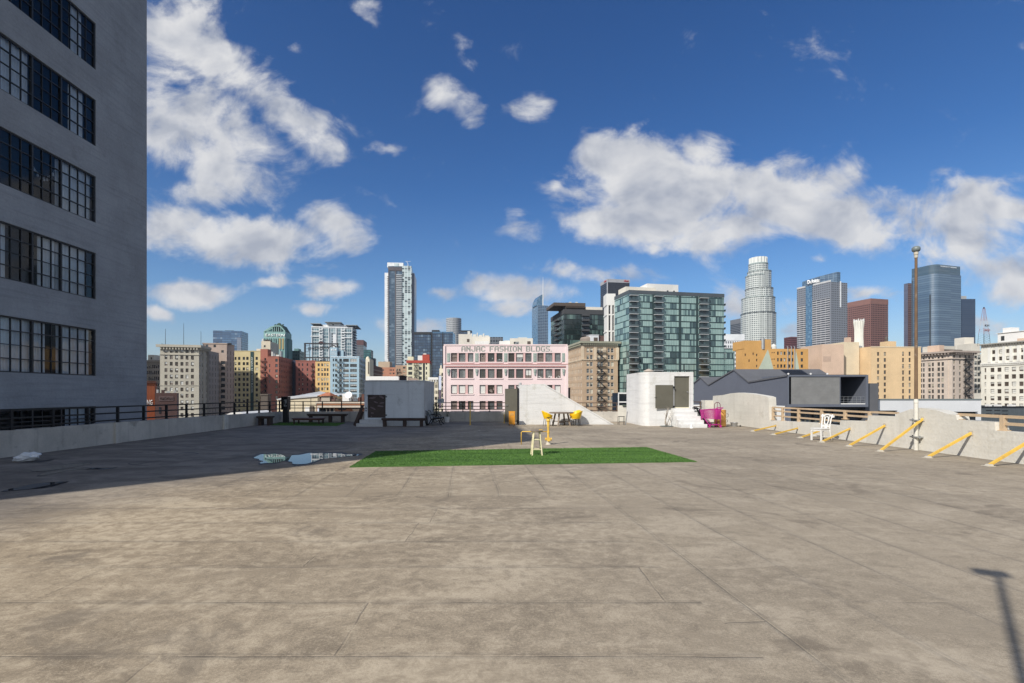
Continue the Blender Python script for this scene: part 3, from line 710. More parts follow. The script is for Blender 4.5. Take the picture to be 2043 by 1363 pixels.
wallrun('parapet_wall', 'white stepped parapet with a low gable where the tall rusty pole is fixed', [(-14, .83), (13.4, .80), (13.46, .80), (13.48, 1.03), (14.6, 1.03), (14.64, 1.17), (14.9, 1.19), (15.3, 1.29), (15.9, 1.345), (16.3, 1.28), (16.85, 1.10), (16.9, 1.02), (18.15, 1.0), (18.2, .80)], 'x', XR, .38, MT['parapet_white'])
# ---- railings
def railing(label, mat, axis, pos, posts, rails, zb, size, rsize, a0, a1, group='railings on the parapets', base=True):
    t = thing('guard_railing', label, 'railing', (pos, 0, 0) if axis == 'y' else (0, pos, 0), 0, group)
    P = (lambda a, z: (0, a, z)) if axis == 'y' else (lambda a, z: (a, 0, z))
    zt = max(z for z in rails)
    for a in posts:
        b0 = zb(a) if callable(zb) else zb
        mb = MB(); x, y, _ = P(a, 0)
        mb.box(x - size / 2, x + size / 2, y - size / 2, y + size / 2, b0 - .02, zt + .012)
        if base: mb.box(x - size, x + size, y - size, y + size, b0, b0 + .02)
        mb.build('post', mat, t)
    for z in rails:
        mb = MB(); mb.bar(P(a0, z), P(a1, z), rsize[0], rsize[1]); mb.build('rail', mat, t)
    return t
railing('dark three-bar railing along the left parapet beside the loft building', MT['dark_metal'], 'y', XL - .13, [14.37 - 1.325 * 3 + 1.325 * k for k in range(17)], [1.315, 1.085, .83], lambda a: .755 if a < 18 else .745 - (a - 18) * .0075, .075, (.05, .05), 6, 31.9)
railing('dark three-bar railing on the back parapet between corner and grey bulkhead', MT['dark_metal'], 'x', YB + .14, [-14.1 + 1.235 * k for k in range(6)], [1.28, 1.045, .86], .635, .06, (.045, .045), -14.1, -7.55)
railing('brown pipe railing on the back parapet in front of the pink building', MT['rail_brown'], 'x', YB + .14, [-4.3, -2.62, -.9], [1.2, .975, .77], .635, .05, (.05, .05), -4.45, .4)
railing('rusty brown railing on the back parapet right of the white ramp roof', MT['rail_brown'], 'x', YB + .14, [4.05, 5.3, 6.55, 7.25], [1.19, .94, .70], .635, .055, (.05, .05), 3.6, 7.3)
railing('rusty railing seen behind the black carts beside the square cream pier', MT['rail_brown'], 'x', YB + .14, [11.0, 12.6], [1.25, .95], .7, .06, (.055, .055), 10.6, 12.68)
zr = lambda a: .79 if a < 19.66 else (.55 if a < 22 else .48)
railing('tan three-bar railing on the right parapet behind the white chair', MT['rail_tan'], 'y', XR + .16, [18.28, 19.6, 21.05, 22.7, 24.0, 24.85], [1.11, .94, .70], zr, .10, (.05, .07), 18.2, 24.9)
railing('tan two-bar railing on the right parapet nearest the camera', MT['rail_tan'], 'y', XR + .16, [14.68, 13.4, 12.0, 10.6], [1.18, .99], lambda a: 1.03 if a > 13.45 else .80, .11, (.05, .08), 9.0, 14.72)
mb = MB(); mb.bar((XR + .16, 16.95, 1.13), (XR + .16, 18.2, 1.12), .05, .07)
tag(mb.build('hand_rail', MT['rail_tan']), 'short single tan rail beside the gable of the white parapet', 'railing')
# ---- yellow wall braces
def brace(fx, fy, ty, tz, label):
    t = thing('wall_brace', label, 'brace', (fx, fy, 0), 0, 'yellow braces along the right parapet')
    p1 = Vector((XR - fx, ty - fy, tz))
    mb = MB(); mb.bar((0, 0, .02), p1, .056, .056); mb.build('brace_bar', MT['yellow'], t)
    mb = MB(); mb.box(-.11, .09, -.09, .09, .002, .014); mb.prism([(-.07, .014), (.08, .014), (.05, .055), (-.02, .055)], -.05, .05, 'y'); mb.build('floor_plate', MT['plate'], t)
    mb = MB(); mb.box(p1.x - .015, p1.x - .002, p1.y - .07, p1.y + .07, tz - .07, tz + .07); mb.build('wall_plate', MT['plate'], t)
BR = [(11.76, 23.7, 24.3, .24, 'short yellow diagonal brace just right of the tall curved white wall'), (11.7, 21.75, 22.5, .24, 'short yellow diagonal brace between the curved white wall and the white chair'),
      (11.95, 20.2, 20.7, .30, 'yellow diagonal brace whose upper end is hidden behind the white chair'), (11.67, 18.4, 19.1, .46, 'yellow diagonal brace passing just in front of the white chair'),
      (11.7, 17.0, 17.35, .69, 'yellow diagonal brace between the white chair and the tall rusty pole'), (11.64, 15.5, 15.78, 1.0, 'tallest yellow diagonal brace, ending beside the tall rusty pole'),
      (11.84, 14.0, 14.15, .68, 'yellow diagonal brace just right of the tall rusty pole'), (12.0, 12.4, 12.5, .66, 'yellow diagonal brace cut by the right edge of the photo')]
for q in BR: brace(*q)
# ---- tall pole on the right wall
t = thing('lamp_pole', 'tall rusty metal pole with a grey ball top fixed to the white parapet', 'pole', (13.08, 15.9, 0))
mb = MB(); mb.cyl((0, 0, 0), (0, 0, 1.5), .06, .06, 14); mb.cyl((0, 0, 1.5), (0, 0, 1.62), .072, .052, 14); mb.build('lower_post', MT['parapet_white'], t, ang=40)
mb = MB(); mb.cyl((0, 0, 1.6), (0, 0, 6.12), .048, .037, 14); mb.build('shaft', MT['rust_pole'], t, ang=40)
mb = MB(); mb.cyl((0, 0, 6.1), (0, 0, 6.2), .05, .05, 14); mb.cyl((0, 0, 6.2), (0, 0, 6.3), .062, .062, 14); mb.build('collar', MT['plate'], t, ang=40)
mb = MB(); mb.lathe([(.06, 6.29), (.10, 6.31), (.115, 6.36), (.11, 6.42), (.07, 6.46), (.01, 6.475)], 18); mb.build('ball_top', MT['lamp_grey'], t, ang=60)
for z in (.95, .42): mb = MB(); mb.box(-.09, .12, -.15, .15, z - .02, z + .02); mb.cyl((0, -.14, z - .05), (0, -.14, z + .05), .02, .02, 8); mb.cyl((0, .14, z - .05), (0, .14, z + .05), .02, .02, 8); mb.build('clamp', MT['galv'], t)
# ---- pole with a flat head just behind the camera: only its shadow reaches the picture
t = thing('floodlight_pole', 'pole with a flat head behind the camera whose long shadow crosses the lower right deck', 'pole', (-.41, -.93, 0))
mb = MB(); mb.cyl((0, 0, 0), (0, 0, 6.3), .038, .03, 12); mb.build('shaft', MT['rust_pole'], t)
M = Matrix.Translation((0, 0, 6.35)) @ Matrix.Rotation(R(-25), 4, 'Z')
mb = MB(); mb.box(-.19, .08, -.07, .07, -.04, .04, 0, M); mb.build('lamp_head', MT['dark_metal'], t)
# ---- grey bulkhead at back left
t = thing('stair_bulkhead', 'pale blue-grey flat roof bulkhead with a dark painted hatch door', 'bulkhead', (-7.7, 27.7, 0))
W_, D_, Hh = 3.3, 4.0, 2.47
ox, oz, ow, oh = .17, .45, 1.0, 1.27
mb = MB()
for (a, b_, c, d) in ((0, ox, 0, Hh), (ox + ow, W_, 0, Hh), (ox, ox + ow, 0, oz), (ox, ox + ow, oz + oh, Hh)): mb.face([(a, 0, c), (b_, 0, c), (b_, 0, d), (a, 0, d)])
for s_ in (0, 1):
    x = ox + ow * s_; mb.face([(x, 0, oz), (x, .12, oz), (x, .12, oz + oh), (x, 0, oz + oh)])
mb.face([(ox, 0, oz), (ox + ow, 0, oz), (ox + ow, .12, oz), (ox, .12, oz)]); mb.face([(ox, 0, oz + oh), (ox + ow, 0, oz + oh), (ox + ow, .12, oz + oh), (ox, .12, oz + oh)])
mb.face([(0, 0, 0), (0, D_, 0), (0, D_, Hh), (0, 0, Hh)]); mb.face([(0, D_, 0), (W_, D_, 0), (W_, D_, Hh), (0, D_, Hh)])
mb.face([(0, 0, Hh), (W_, 0, Hh), (W_, D_, Hh), (0, D_, Hh)])
mb.box(1.15, 1.42, -.03, -.003, oz + oh + .02, Hh - .05); mb.box(-.03, W_ + .03, -.035, D_ + .03, Hh + .002, Hh + .05)
mb.box(0, 1.7, -.025, -.003, oz + oh + .01, oz + oh + .03)
mb.build('wall', MT['bulk_blue'], t, fix=True)
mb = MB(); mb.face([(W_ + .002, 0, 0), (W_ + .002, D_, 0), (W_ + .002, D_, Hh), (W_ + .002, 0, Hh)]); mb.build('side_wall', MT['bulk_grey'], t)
mb = MB(); mb.box(ox + .01, ox + ow - .01, .06, .10, oz + .01, oz + oh - .01); dr = mb.build('hatch_door', MT['rust_brown'], t)
rg = random.Random(4); MV = plain('mauve_paint', (.16, .12, .125), .7)
for (x, z, w, h, a) in ((.28, 1.1, .38, .09, 5), (.75, 1.16, .34, .10, -35), (.45, .86, .26, .07, -20), (.78, .82, .28, .07, 8), (.70, .64, .36, .09, -6), (.30, .52, .32, .09, -25), (.25, .26, .18, .07, -12), (.2, .08, .1, .05, -10), (.4, 1.2, .3, .04, 3)):
    P = []
    for k in range(14):
        q = 2 * math.pi * k / 14; r = 1 + rg.uniform(-.18, .18); xx, zz = math.cos(q) * w / 2 * r, math.sin(q) * h / 2 * r
        P.append((ox + x + xx * math.cos(R(a)) - zz * math.sin(R(a)), oz + z + xx * math.sin(R(a)) + zz * math.cos(R(a))))
    mb = MB(); mb.prism(P, .052, .0585, 'y'); mb.build('paint_stroke', MV, dr)
for z in (oz + .12, oz + oh - .14): mb = MB(); mb.box(ox + ow - .02, ox + ow + .08, -.012, .058, z, z + .06); mb.build('hinge', MT['dark_metal'], dr)
for z, h in ((.95, .07), (.82, .05)): mb = MB(); mb.box(.07, .13, -.04, -.002, z, z + h); mb.build('switch_box', MT['dark_metal'], t)
mb = MB(); mb.box(-.18, 1.2, -.32, -.003, 0, .36); mb.box(-.27, 1.17, -.64, -.323, 0, .17); mb.build('step', MT['bulk_grey'], t)
mb = MB(); mb.box(1.75, 2.1, .9, 1.25, Hh + .055, Hh + .28); mb.prism([(1.68, Hh + .282), (2.17, Hh + .282), (2.0, Hh + .36), (1.85, Hh + .36)], .83, 1.32, 'y'); mb.build('roof_vent', MT['rust_brown'], t)
# plank leaning on its left side
mb = MB(); mb.bar((-8.17, 27.45, .03), (-7.76, 27.6, 1.15), .16, .06, up=(0, 1, 0)); mb.bar((-8.02, 27.62, .03), (-7.80, 27.75, .8), .14, .05, up=(0, 1, 0))
tag(mb.build('leaning_plank', MT['dark_wood']), 'dark wooden planks leaning on the left side of the grey bulkhead', 'plank')
# ---- plank benches
def bench(label, x0, x1, y, d, h, legs, th=.09, mat='dark_wood', lw=.16, rz=0.0):
    cx = (x0 + x1) / 2; t = thing('plank_bench', label, 'bench', (cx, y, 0), rz, 'dark plank benches')
    L = x1 - x0
    mb = MB(); mb.box(-L / 2, L / 2, -d / 2, d / 2, h - th, h); mb.box(-L / 2 + .05, L / 2 - .05, -d / 2 + .04, d / 2 - .04, h - th - .05, h - th - .002); mb.build('seat', MT[mat], t)
    for q in legs:
        mb = MB(); mb.box(q * L / 2 - lw / 2, q * L / 2 + lw / 2, -d / 2 + .05, d / 2 - .05, 0, h - th - .052); mb.build('leg', MT[mat], t)
bench('long dark plank bench standing against the grey bulkhead', -6.6, -4.22, 27.2, .36, .46, (-.88, .03, .80))
bench('long dark plank bench by the back parapet behind the low coffee table', -12.2, -9.75, 31.2, .36, .53, (-.85, .15, .78))
bench('short dark plank bench beside the left parapet', -13.85, -13.05, 28.3, .5, .52, (-.62, .62))
t = thing('coffee_table', 'low reddish wooden coffee table on the dark grass mat', 'table', (-11.4, 29.3, 0))
mb = MB(); mb.box(-.83, .83, -.42, .42, .315, .36); mb.box(-.78, .78, -.38, .38, .25, .313); mb.build('tabletop', MT['red_wood'], t)
for a, b_ in ((-.72, -.33), (.72, -.33), (-.72, .33), (.72, .33)):
    mb = MB(); mb.lathe([(.05, 0), (.035, .04), (.055, .1), (.04, .17), (.06, .25)], 10, c=(a, b_)); mb.build('leg', MT['dark_wood'], t, ang=50)
# ---- payphone-like cabinet on a post
t = thing('pedestal_cabinet', 'black weathered pay phone housing on a dark post in the back left corner', 'phone housing', (-13.3, 30.6, 0))
mb = MB(); mb.box(-.15, .15, -.1, .1, 0, .8); mb.box(-.3, .3, -.2, .2, 0, .04); mb.build('post', MT['black_plastic'], t)
mb = MB()
mb.box(-.2, .2, .02, .2, .8, 1.55); mb.box(-.2, -.15, -.22, .02, .8, 1.55); mb.box(.15, .2, -.22, .02, .8, 1.55); mb.box(-.2, .2, -.22, .2, 1.552, 1.6); mb.box(-.15, .15, -.12, .02, .8, .95)
mb.build('housing', MT['dark_metal'], t)
mb = MB(); mb.box(-.12, .12, -.03, .018, 1.0, 1.42); mb.build('face_plate', MT['galv'], t)
mb = MB(); mb.tube([(-.05, -.06, 1.36), (-.075, -.075, 1.32), (-.06, -.07, 1.2), (-.04, -.06, 1.12), (-.02, -.045, 1.09)], .022); mb.box(.01, .09, -.045, -.032, 1.08, 1.2); mb.build('handset', MT['black_plastic'], t)
# ---- ornate garden bench beside the bulkhead
t = thing('garden_bench', 'black cast iron garden bench seen from its side beside the grey bulkhead', 'bench', (-3.85, 28.7, 0))
for yy in (-.55, .55):
    mb = MB()
    mb.tube([(-.42, yy, .02), (-.30, yy, .16), (-.24, yy, .30), (-.10, yy, .36), (.15, yy, .37), (.36, yy, .41)], .028)
    mb.tube([(-.22, yy, .33), (-.32, yy, .55), (-.44, yy, .78), (-.56, yy, .82)], .026)
    mb.tube([(.36, yy, .41), (.30, yy, .3), (.22, yy, .2), (.28, yy, .08), (.38, yy, .02)], .026)
    mb.tube([(-.36, yy, .58), (-.15, yy, .60), (.12, yy, .58), (.2, yy, .5), (.14, yy, .40)], .024)
    mb.tube([(-.2, yy, .3), (-.05, yy, .18), (.1, yy, .2), (.2, yy, .3)], .018)
    mb.build('cast_frame', MT['dark_metal'], t, smooth=True)
mb = MB()
for k in range(6): mb.bar((-.16 + k * .1, -.6, .40 + .008 * k), (-.16 + k * .1, .6, .40 + .008 * k), .07, .025)
mb.build('seat', MT['black_plastic'], t)
mb = MB()
for k in range(5): mb.bar((-.27 - k * .045, -.6, .50 + .07 * k), (-.27 - k * .045, .6, .50 + .07 * k), .025, .055)
mb.build('backrest', MT['lamp_grey'], t)
mb = MB(); mb.tube([(0, .26 * math.cos(2 * math.pi * k / 20), .27 + .26 * math.sin(2 * math.pi * k / 20)) for k in range(20)], .035, 8, closed=True)
tag(mb.build('tyre', MT['rubber'], None, (-4.33, 28.3, 0), (0, R(-8), 0), smooth=True), 'black tyre leaning on the grey bulkhead beside the garden bench', 'tyre')
# small sign on a post and potted plant behind it
t = thing('sign_post', 'small pale sign board with a blue scrawl on a post beside the grey bulkhead', 'sign', (-3.95, 31.5, 0))
mb = MB(); mb.cyl((-.3, 0, 0), (-.3, 0, 1.55), .025, .025, 8); mb.build('post', MT['dark_metal'], t)
mb = MB(); mb.box(-.22, .2, -.015, .015, 1.2, 1.46); mb.build('board', plain('sign_grey', (.40, .44, .46), .6), t)
mb = MB(); mb.tube([(-.13, -.02, 1.33), (-.09, -.02, 1.37), (-.05, -.02, 1.33), (0, -.02, 1.36), (.05, -.02, 1.31)], .008, 6); mb.build('scrawl', plain('ink', (.03, .03, .12), .6), t)
def leafy(name, label, loc, h, r, n, mat, pot, cat='plant', seed=1):
    t = thing(name, label, cat, loc); rg = random.Random(seed)
    mb = MB()
    for k in range(n):
        a = rg.uniform(0, 6.283); q = r * math.sqrt(rg.random()); z = rg.uniform(.25 * h, h); s_ = rg.uniform(.04, .08)
        M = Matrix.Translation((q * math.cos(a), q * math.sin(a), z)) @ Matrix.Rotation(rg.uniform(0, 6.28), 4, 'Z') @ Matrix.Rotation(rg.uniform(-1, 1), 4, 'X')
        mb.face([M @ Vector(p) for p in ((-s_ * .4, 0, 0), (0, -s_, 0), (s_ * .4, 0, 0), (0, s_, .01))])
    mb.build('foliage', mat, t)
    mb = MB(); mb.tube([(0, 0, .1), (.02, 0, h * .5), (-.02, .02, h * .9)], .015, 6); mb.build('stem', MT['dark_wood'], t)
    mb = MB(); mb.lathe([(.13, 0), (.17, .3), (.18, .32)], 14); mb.build('pot', pot, t)
MT['leaf'] = painted('leaf_green', (.05, .085, .03), .6, .4, 4, bump=0)
leafy('potted_shrub', 'small dark green potted shrub behind the garden bench', (-4.2, 31.2, 0), 1.15, .22, 220, MT['leaf'], MT['bulk_grey'])
leafy('potted_shrub', 'tiny pale potted twig plant right of the garden bench by the parapet', (-3.55, 31.4, 0), .75, .12, 50, MT['leaf'], MT['white_paint'], seed=6)
# ---- yellow posts by the back wall
for (px, py0, py1, lab) in ((938, 848, 803, 'thin yellow post standing on the deck before the pink building'), (1006, 844.5, 826, 'short thin yellow post just left of the olive door')):
    x, y = ground(px, py0); mb = MB(); hz = Z(py1, y); mb.cyl((0, 0, 0), (0, 0, hz), .032, .03, 10); mb.box(-.07, .07, -.07, .07, .001, .015)
    tag(mb.build('marker_post', MT['yellow'], None, (x, y, 0)), lab, 'post', 'thin yellow posts')
# ---- white wedge over the stair
t = thing('stair_wedge', 'white painted wedge roof over a stairway with an open olive door', 'bulkhead', (.88, 29.0, 0))
xt, xr, hz = 1.50, 5.35, 2.34
mb = MB(); mb.prism([(0, 0), (xr, 0), (xt, hz), (.75, hz), (.70, hz - .07), (0, hz - .1)], 0, 2.2, 'y'); mb.build('wall', MT['bulk_white'], t, fix=True)
mb = MB(); mb.prism([(xt - .02, hz + .004), (xr + .14, .004), (xr + .02, .001), (xt - .02, hz - .07)], -.03, 2.23, 'y'); mb.build('coping', MT['bulk_white'], t, fix=True)
mb = MB(); mb.box(.02, .70, .1, 1.9, hz - .096, hz - .04); mb.lathe([(.09, hz - .04), (.09, hz + .06), (.05, hz + .1)], 12, c=(-.02 + .1, .5)); mb.build('capping', MT['bulk_grey'], t)
mb = MB(); mb.box(-.81, -.1, -.06, 0, .12, 2.07); dr = mb.build('door', MT['olive'], t)
mb = MB(); mb.cyl((-.74, -.12, 1.12), (-.74, -.06, 1.12), .03, .03, 10); mb.bar((-.74, -.11, 1.12), (-.64, -.11, 1.12), .02); mb.build('handle', MT['galv'], dr)
mb = MB(); mb.box(-.098, -.002, -.03, 1.4, .0, 2.1); mb.build('door_frame_or_gap', MT['dark_metal'], t)  # dark block standing in for the shaded gap beside the open door
# ---- orange newspaper cabinet
t = thing('newspaper_cabinet', 'small scuffed orange metal cabinet in front of the olive door', 'cabinet', (.46, 28.3, 0))
mb = MB(); mb.box(-.17, .17, -.15, .15, .06, .75); mb.prism([(-.15, .752), (.15, .752), (.15, .79), (-.15, .79)], -.18, .18, 'x'); mb.build('body', MT['orange'], t)
mb = MB(); mb.box(-.13, .13, -.158, -.151, .1, .5); mb.build('door', MT['orange'], t)
for x in (-.14, .14):
    mb = MB(); mb.box(x - .03, x + .03, -.14, .14, 0, .058); mb.build('foot', MT['dark_metal'], t)
mb = MB(); mb.box(-.1, .1, -.156, -.151, .55, .72); mb.build('slot_plate', MT['rusty_orange'], t)
# ---- round table and yellow shell chairs
t = thing('round_table', 'round brown wooden table beside the white wedge roof', 'table', (3.22, 27.95, 0))
mb = MB(); mb.lathe([(.66, .69), (.69, .705), (.69, .735), (.66, .75)], 40); mb.build('tabletop', MT['table_wood'], t, ang=40)
for k in range(4):
    a = R(45 + 90 * k + 18); c, s_ = math.cos(a), math.sin(a)
    mb = MB(); mb.bar((c * .52, s_ * .52, 0), (c * .36, s_ * .36, .69), .075, .075); mb.build('leg', MT['table_wood'], t)
mb = MB()
for k in range(2):
    a = R(45 + 90 * k + 18); c, s_ = math.cos(a), math.sin(a); mb.bar((c * .48, s_ * .48, .18 + .06 * k), (-c * .48, -s_ * .48, .18 + .06 * k), .06, .05)
mb.build('stretcher', MT['table_wood'], t)
def shell_chair():
    t = thing('shell_chair', 'x', 'chair', (0, 0, 0), 0, 'yellow shell chairs around the table')
    bm = bmesh.new(); NU, NV = 24, 10; rows = []
    for j in range(NV + 1):
        v = j / NV; row = []
        for i in range(NU + 1):
            a = R(-140 + 280 * i / NU)                       # 0 = back, opening at the front (+x is forward)
            ba = math.cos(a / 2) ** 2
            top = .60 + .27 * ba ** 1.3 - .02
            rr = .20 + .085 * v ** .7 + .02 * ba * v
            z = .42 + (top - .42) * v ** 1.15
            row.append(bm.verts.new((-math.cos(a) * rr * (1.0 + .15 * v * ba) - .0, math.sin(a) * rr * 1.12, z)))
        rows.append(row)
    for j in range(NV):
        for i in range(NU): bm.faces.new((rows[j][i], rows[j][i + 1], rows[j + 1][i + 1], rows[j + 1][i]))
    seat = bm.faces.new([rows[0][i] for i in range(NU + 1)])
    fr = [bm.verts.new((.25, y, .44)) for y in (-.16, 0, .16)]
    me = bpy.data.meshes.new('shell'); bmesh.ops.recalc_face_normals(bm, faces=bm.faces)
    bm.to_mesh(me); bm.free(); me.materials.append(MT['chair_yellow']); me.polygons.foreach_set('use_smooth', [True] * len(me.polygons))
    o = put('shell', me, t); sm = o.modifiers.new('s', 'SOLIDIFY'); sm.thickness = .018
    mb = MB(); mb.lathe([(.23, .405), (.245, .42), (.24, .45), (.2, .47)], 24, c=(.03, 0)); mb.build('seat_cushion', MT['chair_yellow'], t, ang=50)
    for a, b_ in ((.17, .17), (.17, -.17), (-.15, .16), (-.15, -.16)):
        mb = MB(); mb.cyl((a * 1.35, b_ * 1.3, 0), (a, b_, .41), .011, .014, 8); mb.build('leg', MT['dark_metal'], t)
    return t
ch = shell_chair()
ch['label'] = 'yellow shell chair at the left side of the round table'; ch.location = (2.42, 27.55, 0); ch.rotation_euler = (0, 0, R(12))
dup(ch, (3.98, 27.5, 0), R(158), 'yellow shell chair at the near right side of the round table')
dup(ch, (4.02, 28.45, 0), R(205), 'yellow shell chair behind the near right chair, only its back showing')
# ---- yellow standpipe and rail
t = thing('standpipe', 'upright yellow standpipe with valve wheel, standing behind the bar stool', 'standpipe', (1.57, 17.65, 0))
mb = MB(); mb.cyl((0, 0, .12), (0, 0, .84), .036, .036, 14); mb.cyl((0, 0, .62), (0, 0, .84), .046, .046, 14); mb.cyl((0, 0, .40), (0, 0, .46), .048, .048, 14); mb.lathe([(.05, .80), (.07, .82), (.07, .86), (.035, .9)], 14); mb.build('pipe', MT['yellow'], t, ang=40)
mb = MB(); mb.lathe([(.10, 0), (.075, .05), (.042, .14)], 14); mb.build('base_cone', MT['plate'], t)
mb = MB(); mb.cyl((-.09, -.02, .19), (.09, -.02, .19), .03, .03, 10); mb.cyl((-.115, -.02, .19), (-.085, -.02, .19), .055, .055, 14); mb.cyl((.085, -.02, .19), (.115, -.02, .19), .055, .055, 14); mb.cyl((0, -.1, .19), (0, .04, .19), .075, .075, 14); mb.build('flange', MT['yellow'], t, ang=40)
mb = MB(); mb.bar((-.06, 0, .95), (.06, 0, .95), .02); mb.cyl((0, 0, .9), (0, 0, .95), .012, .012, 8); mb.build('handle', MT['dark_metal'], t)
t = thing('pipe_rail', 'thin yellow pipe rail reaching left from the yellow standpipe', 'rail', (.62, 17.65, 0))
mb = MB(); mb.tube([(0, 0, 0), (0, 0, .43), (.03, 0, .455), (.9, 0, .455)], .016, 8); mb.build('rail', MT['yellow'], t, smooth=True)
mb = MB(); mb.box(.62, .74, -.05, .05, .44, .53); mb.cyl((.68, -.05, .5), (.68, -.12, .5), .03, .03, 10); mb.build('valve', MT['yellow'], t)
# ---- bar stool
sx, sy = .955, 14.55
t = thing('bar_stool', 'cream painted wooden bar stool on the big grass mat', 'stool', (sx, sy, 0), R(4))
mb = MB(); mb.lathe([(.14, .685), (.172, .695), (.178, .71), (.172, .725), (.02, .722)], 28); mb.build('seat', MT['table_wood'], t, ang=40)
for a, b_ in ((-1, -1), (1, -1), (1, 1), (-1, 1)):
    mb = MB(); mb.cyl((a * .145, b_ * .145, .01), (a * .085, b_ * .085, .69), .021, .019, 10); mb.build('leg', MT['cream_wood'], t, ang=60)
k = lambda z: .145 - .06 * z / .69
for z, pr in ((.18, 0), (.46, 0), (.24, 1), (.52, 1)):
    q = k(z)
    for s_ in (-1, 1):
        mb = MB(); mb.cyl((-q, s_ * q, z) if not pr else (s_ * q, -q, z), (q, s_ * q, z) if not pr else (s_ * q, q, z), .012, .012, 8); mb.build('rung', MT['cream_wood'], t)
# ---- round white bulkhead with stair
t = thing('round_bulkhead', 'white rounded masonry bulkhead with olive doors and steps', 'bulkhead', (6.8, 27.7, 0))
Hb = 2.98; LW = 3.68; rad = 1.5
P = [(LW, 0), (LW, 4.0), (1.05, 4.0), (.92, 3.8), (.86, 3.5)]
for k in range(15):
    a = R(180 + 90 * k / 14); P.append((.86 + .42 + .42 * math.cos(a), .85 + .85 * math.sin(a)))
dx0, dz0, dw, dh = 2.62, 1.0, .84, 1.75
mb = MB(); nP = len(P)
for k in range(nP):
    a, b_ = P[k], P[(k + 1) % nP]
    if k == nP - 1:      # the flat front: leave the doorway open
        fx0 = a[0]
        for (u0, u1, z0, z1) in ((fx0, dx0, 0, Hb), (dx0 + dw, LW, 0, Hb), (dx0, dx0 + dw, 0, dz0), (dx0, dx0 + dw, dz0 + dh, Hb)): mb.face([(u0, 0, z0), (u1, 0, z0), (u1, 0, z1), (u0, 0, z1)])
        for x in (dx0, dx0 + dw): mb.face([(x, 0, dz0), (x, .14, dz0), (x, .14, dz0 + dh), (x, 0, dz0 + dh)])
        for z in (dz0, dz0 + dh): mb.face([(dx0, 0, z), (dx0 + dw, 0, z), (dx0 + dw, .14, z), (dx0, .14, z)])
    else: mb.face([(*a, 0), (*b_, 0), (*b_, Hb), (*a, Hb)])
mb.face([(*p, Hb - .05) for p in P]); wl = mb.build('wall', MT['bulk_white'], t, fix=True)
mb = MB(); mb.box(dx0 + .008, dx0 + dw - .008, .06, .11, dz0 + .03, dz0 + dh - .008); dr = mb.build('door', MT['olive'], t)
mb = MB()
for x in (dx0 - .05, dx0 + dw + .002): mb.box(x, x + .048, -.02, -.002, dz0, dz0 + dh + .05)
mb.box(dx0 - .001, dx0 + dw + .001, -.02, -.002, dz0 + dh + .002, dz0 + dh + .05); mb.build('door_frame_or_gap', MT['bulk_white'], t)
mb = MB(); mb.tube([(1.02, -.05, 0), (1.02, -.05, 1.5), (1.02, -.05, Hb - .2)], .018, 8); mb.box(.96, 1.08, -.07, -.003, 1.45, 1.6); mb.build('conduit', MT['bulk_white'], t) if False else None
mb = MB(); mb.cyl((dx0 + dw - .1, 0, 1.88), (dx0 + dw - .1, .06, 1.88), .03, .03, 10); mb.bar((dx0 + dw - .1, .01, 1.88), (dx0 + dw - .02, .01, 1.85), .02); mb.build('handle', MT['galv'], dr)
mb = MB(); mb.box(dx0 + .008, dx0 + dw - .008, .03, .12, dz0, dz0 + .028); mb.build('sill', MT['cream_wood'], t)
M = Matrix.Translation((dx0 - .06, -.05, 0)) @ Matrix.Rotation(R(4), 4, 'Z')
mb = MB(); mb.box(-1.02, -.02, -.03, .0, .98, 2.26, 0, M); sh = mb.build('shutter', MT['olive'], t)
for z in (1.02, 2.08): mb = MB(); mb.box(-.04, .05, -.05, -.031, z, z + .1, 0, M); mb.build('hinge', MT['dark_metal'], sh)
mb = MB(); mb.box(-1.08, -.95, -.045, -.031, 1.55, 1.58, 0, M); mb.build('latch', MT['dark_metal'], sh)
for k in range(5):
    z1 = .98 - .2 * k; mb = MB()
    mb.box(2.42 + .01 * k, 3.62 + .055 * k, -.30 * (k + 1), -.30 * k - .003, 0, z1); mb.build('step', MT['bulk_white'], t)
mb = MB(); mb.lathe([(.2, Hb - .05), (.2, Hb + .08), (.31, Hb + .1), (.28, Hb + .14), (.06, Hb + .24), (.0, Hb + .25)], 20, c=(1.62, 1.4)); mb.build('roof_vent', plain('vent_beige', (.42, .36, .30), .7), t, ang=40)
mb = MB()
for k in range(12): mb.box(2.0 + k * .13, 2.06 + k * .13, .35, .40, Hb - .05, Hb + .04 + .02 * (k % 3))
mb.build('parapet_clips', MT['dark_metal'], t)
# gnarled bare branch leaning by the steps
t = thing('dry_branch', 'bare gnarled pale branch in a flat dish in front of the white bulkhead', 'branch', (8.85, 27.25, 0))
mb = MB(); mb.lathe([(.30, 0), (.36, .03), (.3, .04)], 18, c=(0, 0)); mb.build('dish', MT['lamp_grey'], t)
mb = MB(); rg = random.Random(9)
def twig(p, d, L, r, lev):
    pts = [p]; q = Vector(p); d = Vector(d)
    for k in range(5):
        d = (d + Vector((rg.uniform(-.26, .26), rg.uniform(-.2, .2), rg.uniform(-.02, .25)))).normalized(); q = q + d * L / 5; pts.append(tuple(q))
    mb.tube(pts, [r * (1 - .13 * k) for k in range(6)], 7)
    if lev:
        for k in range(2 if lev > 1 else 2): twig(pts[rg.randint(3, 5)], d + Vector((rg.uniform(-.9, .9), rg.uniform(-.4, .4), rg.uniform(-.1, .5))), L * .55, r * .5, lev - 1)
twig((-.02, 0, .03), (-.35, 0, 1), .62, .05, 3); twig((.05, 0, .03), (.25, .05, 1), .45, .03, 3); twig((.12, .05, .03), (.5, .05, .8), .5, .02, 2); twig((.0, -.05, .03), (-.15, -.05, 1), .8, .032, 3)
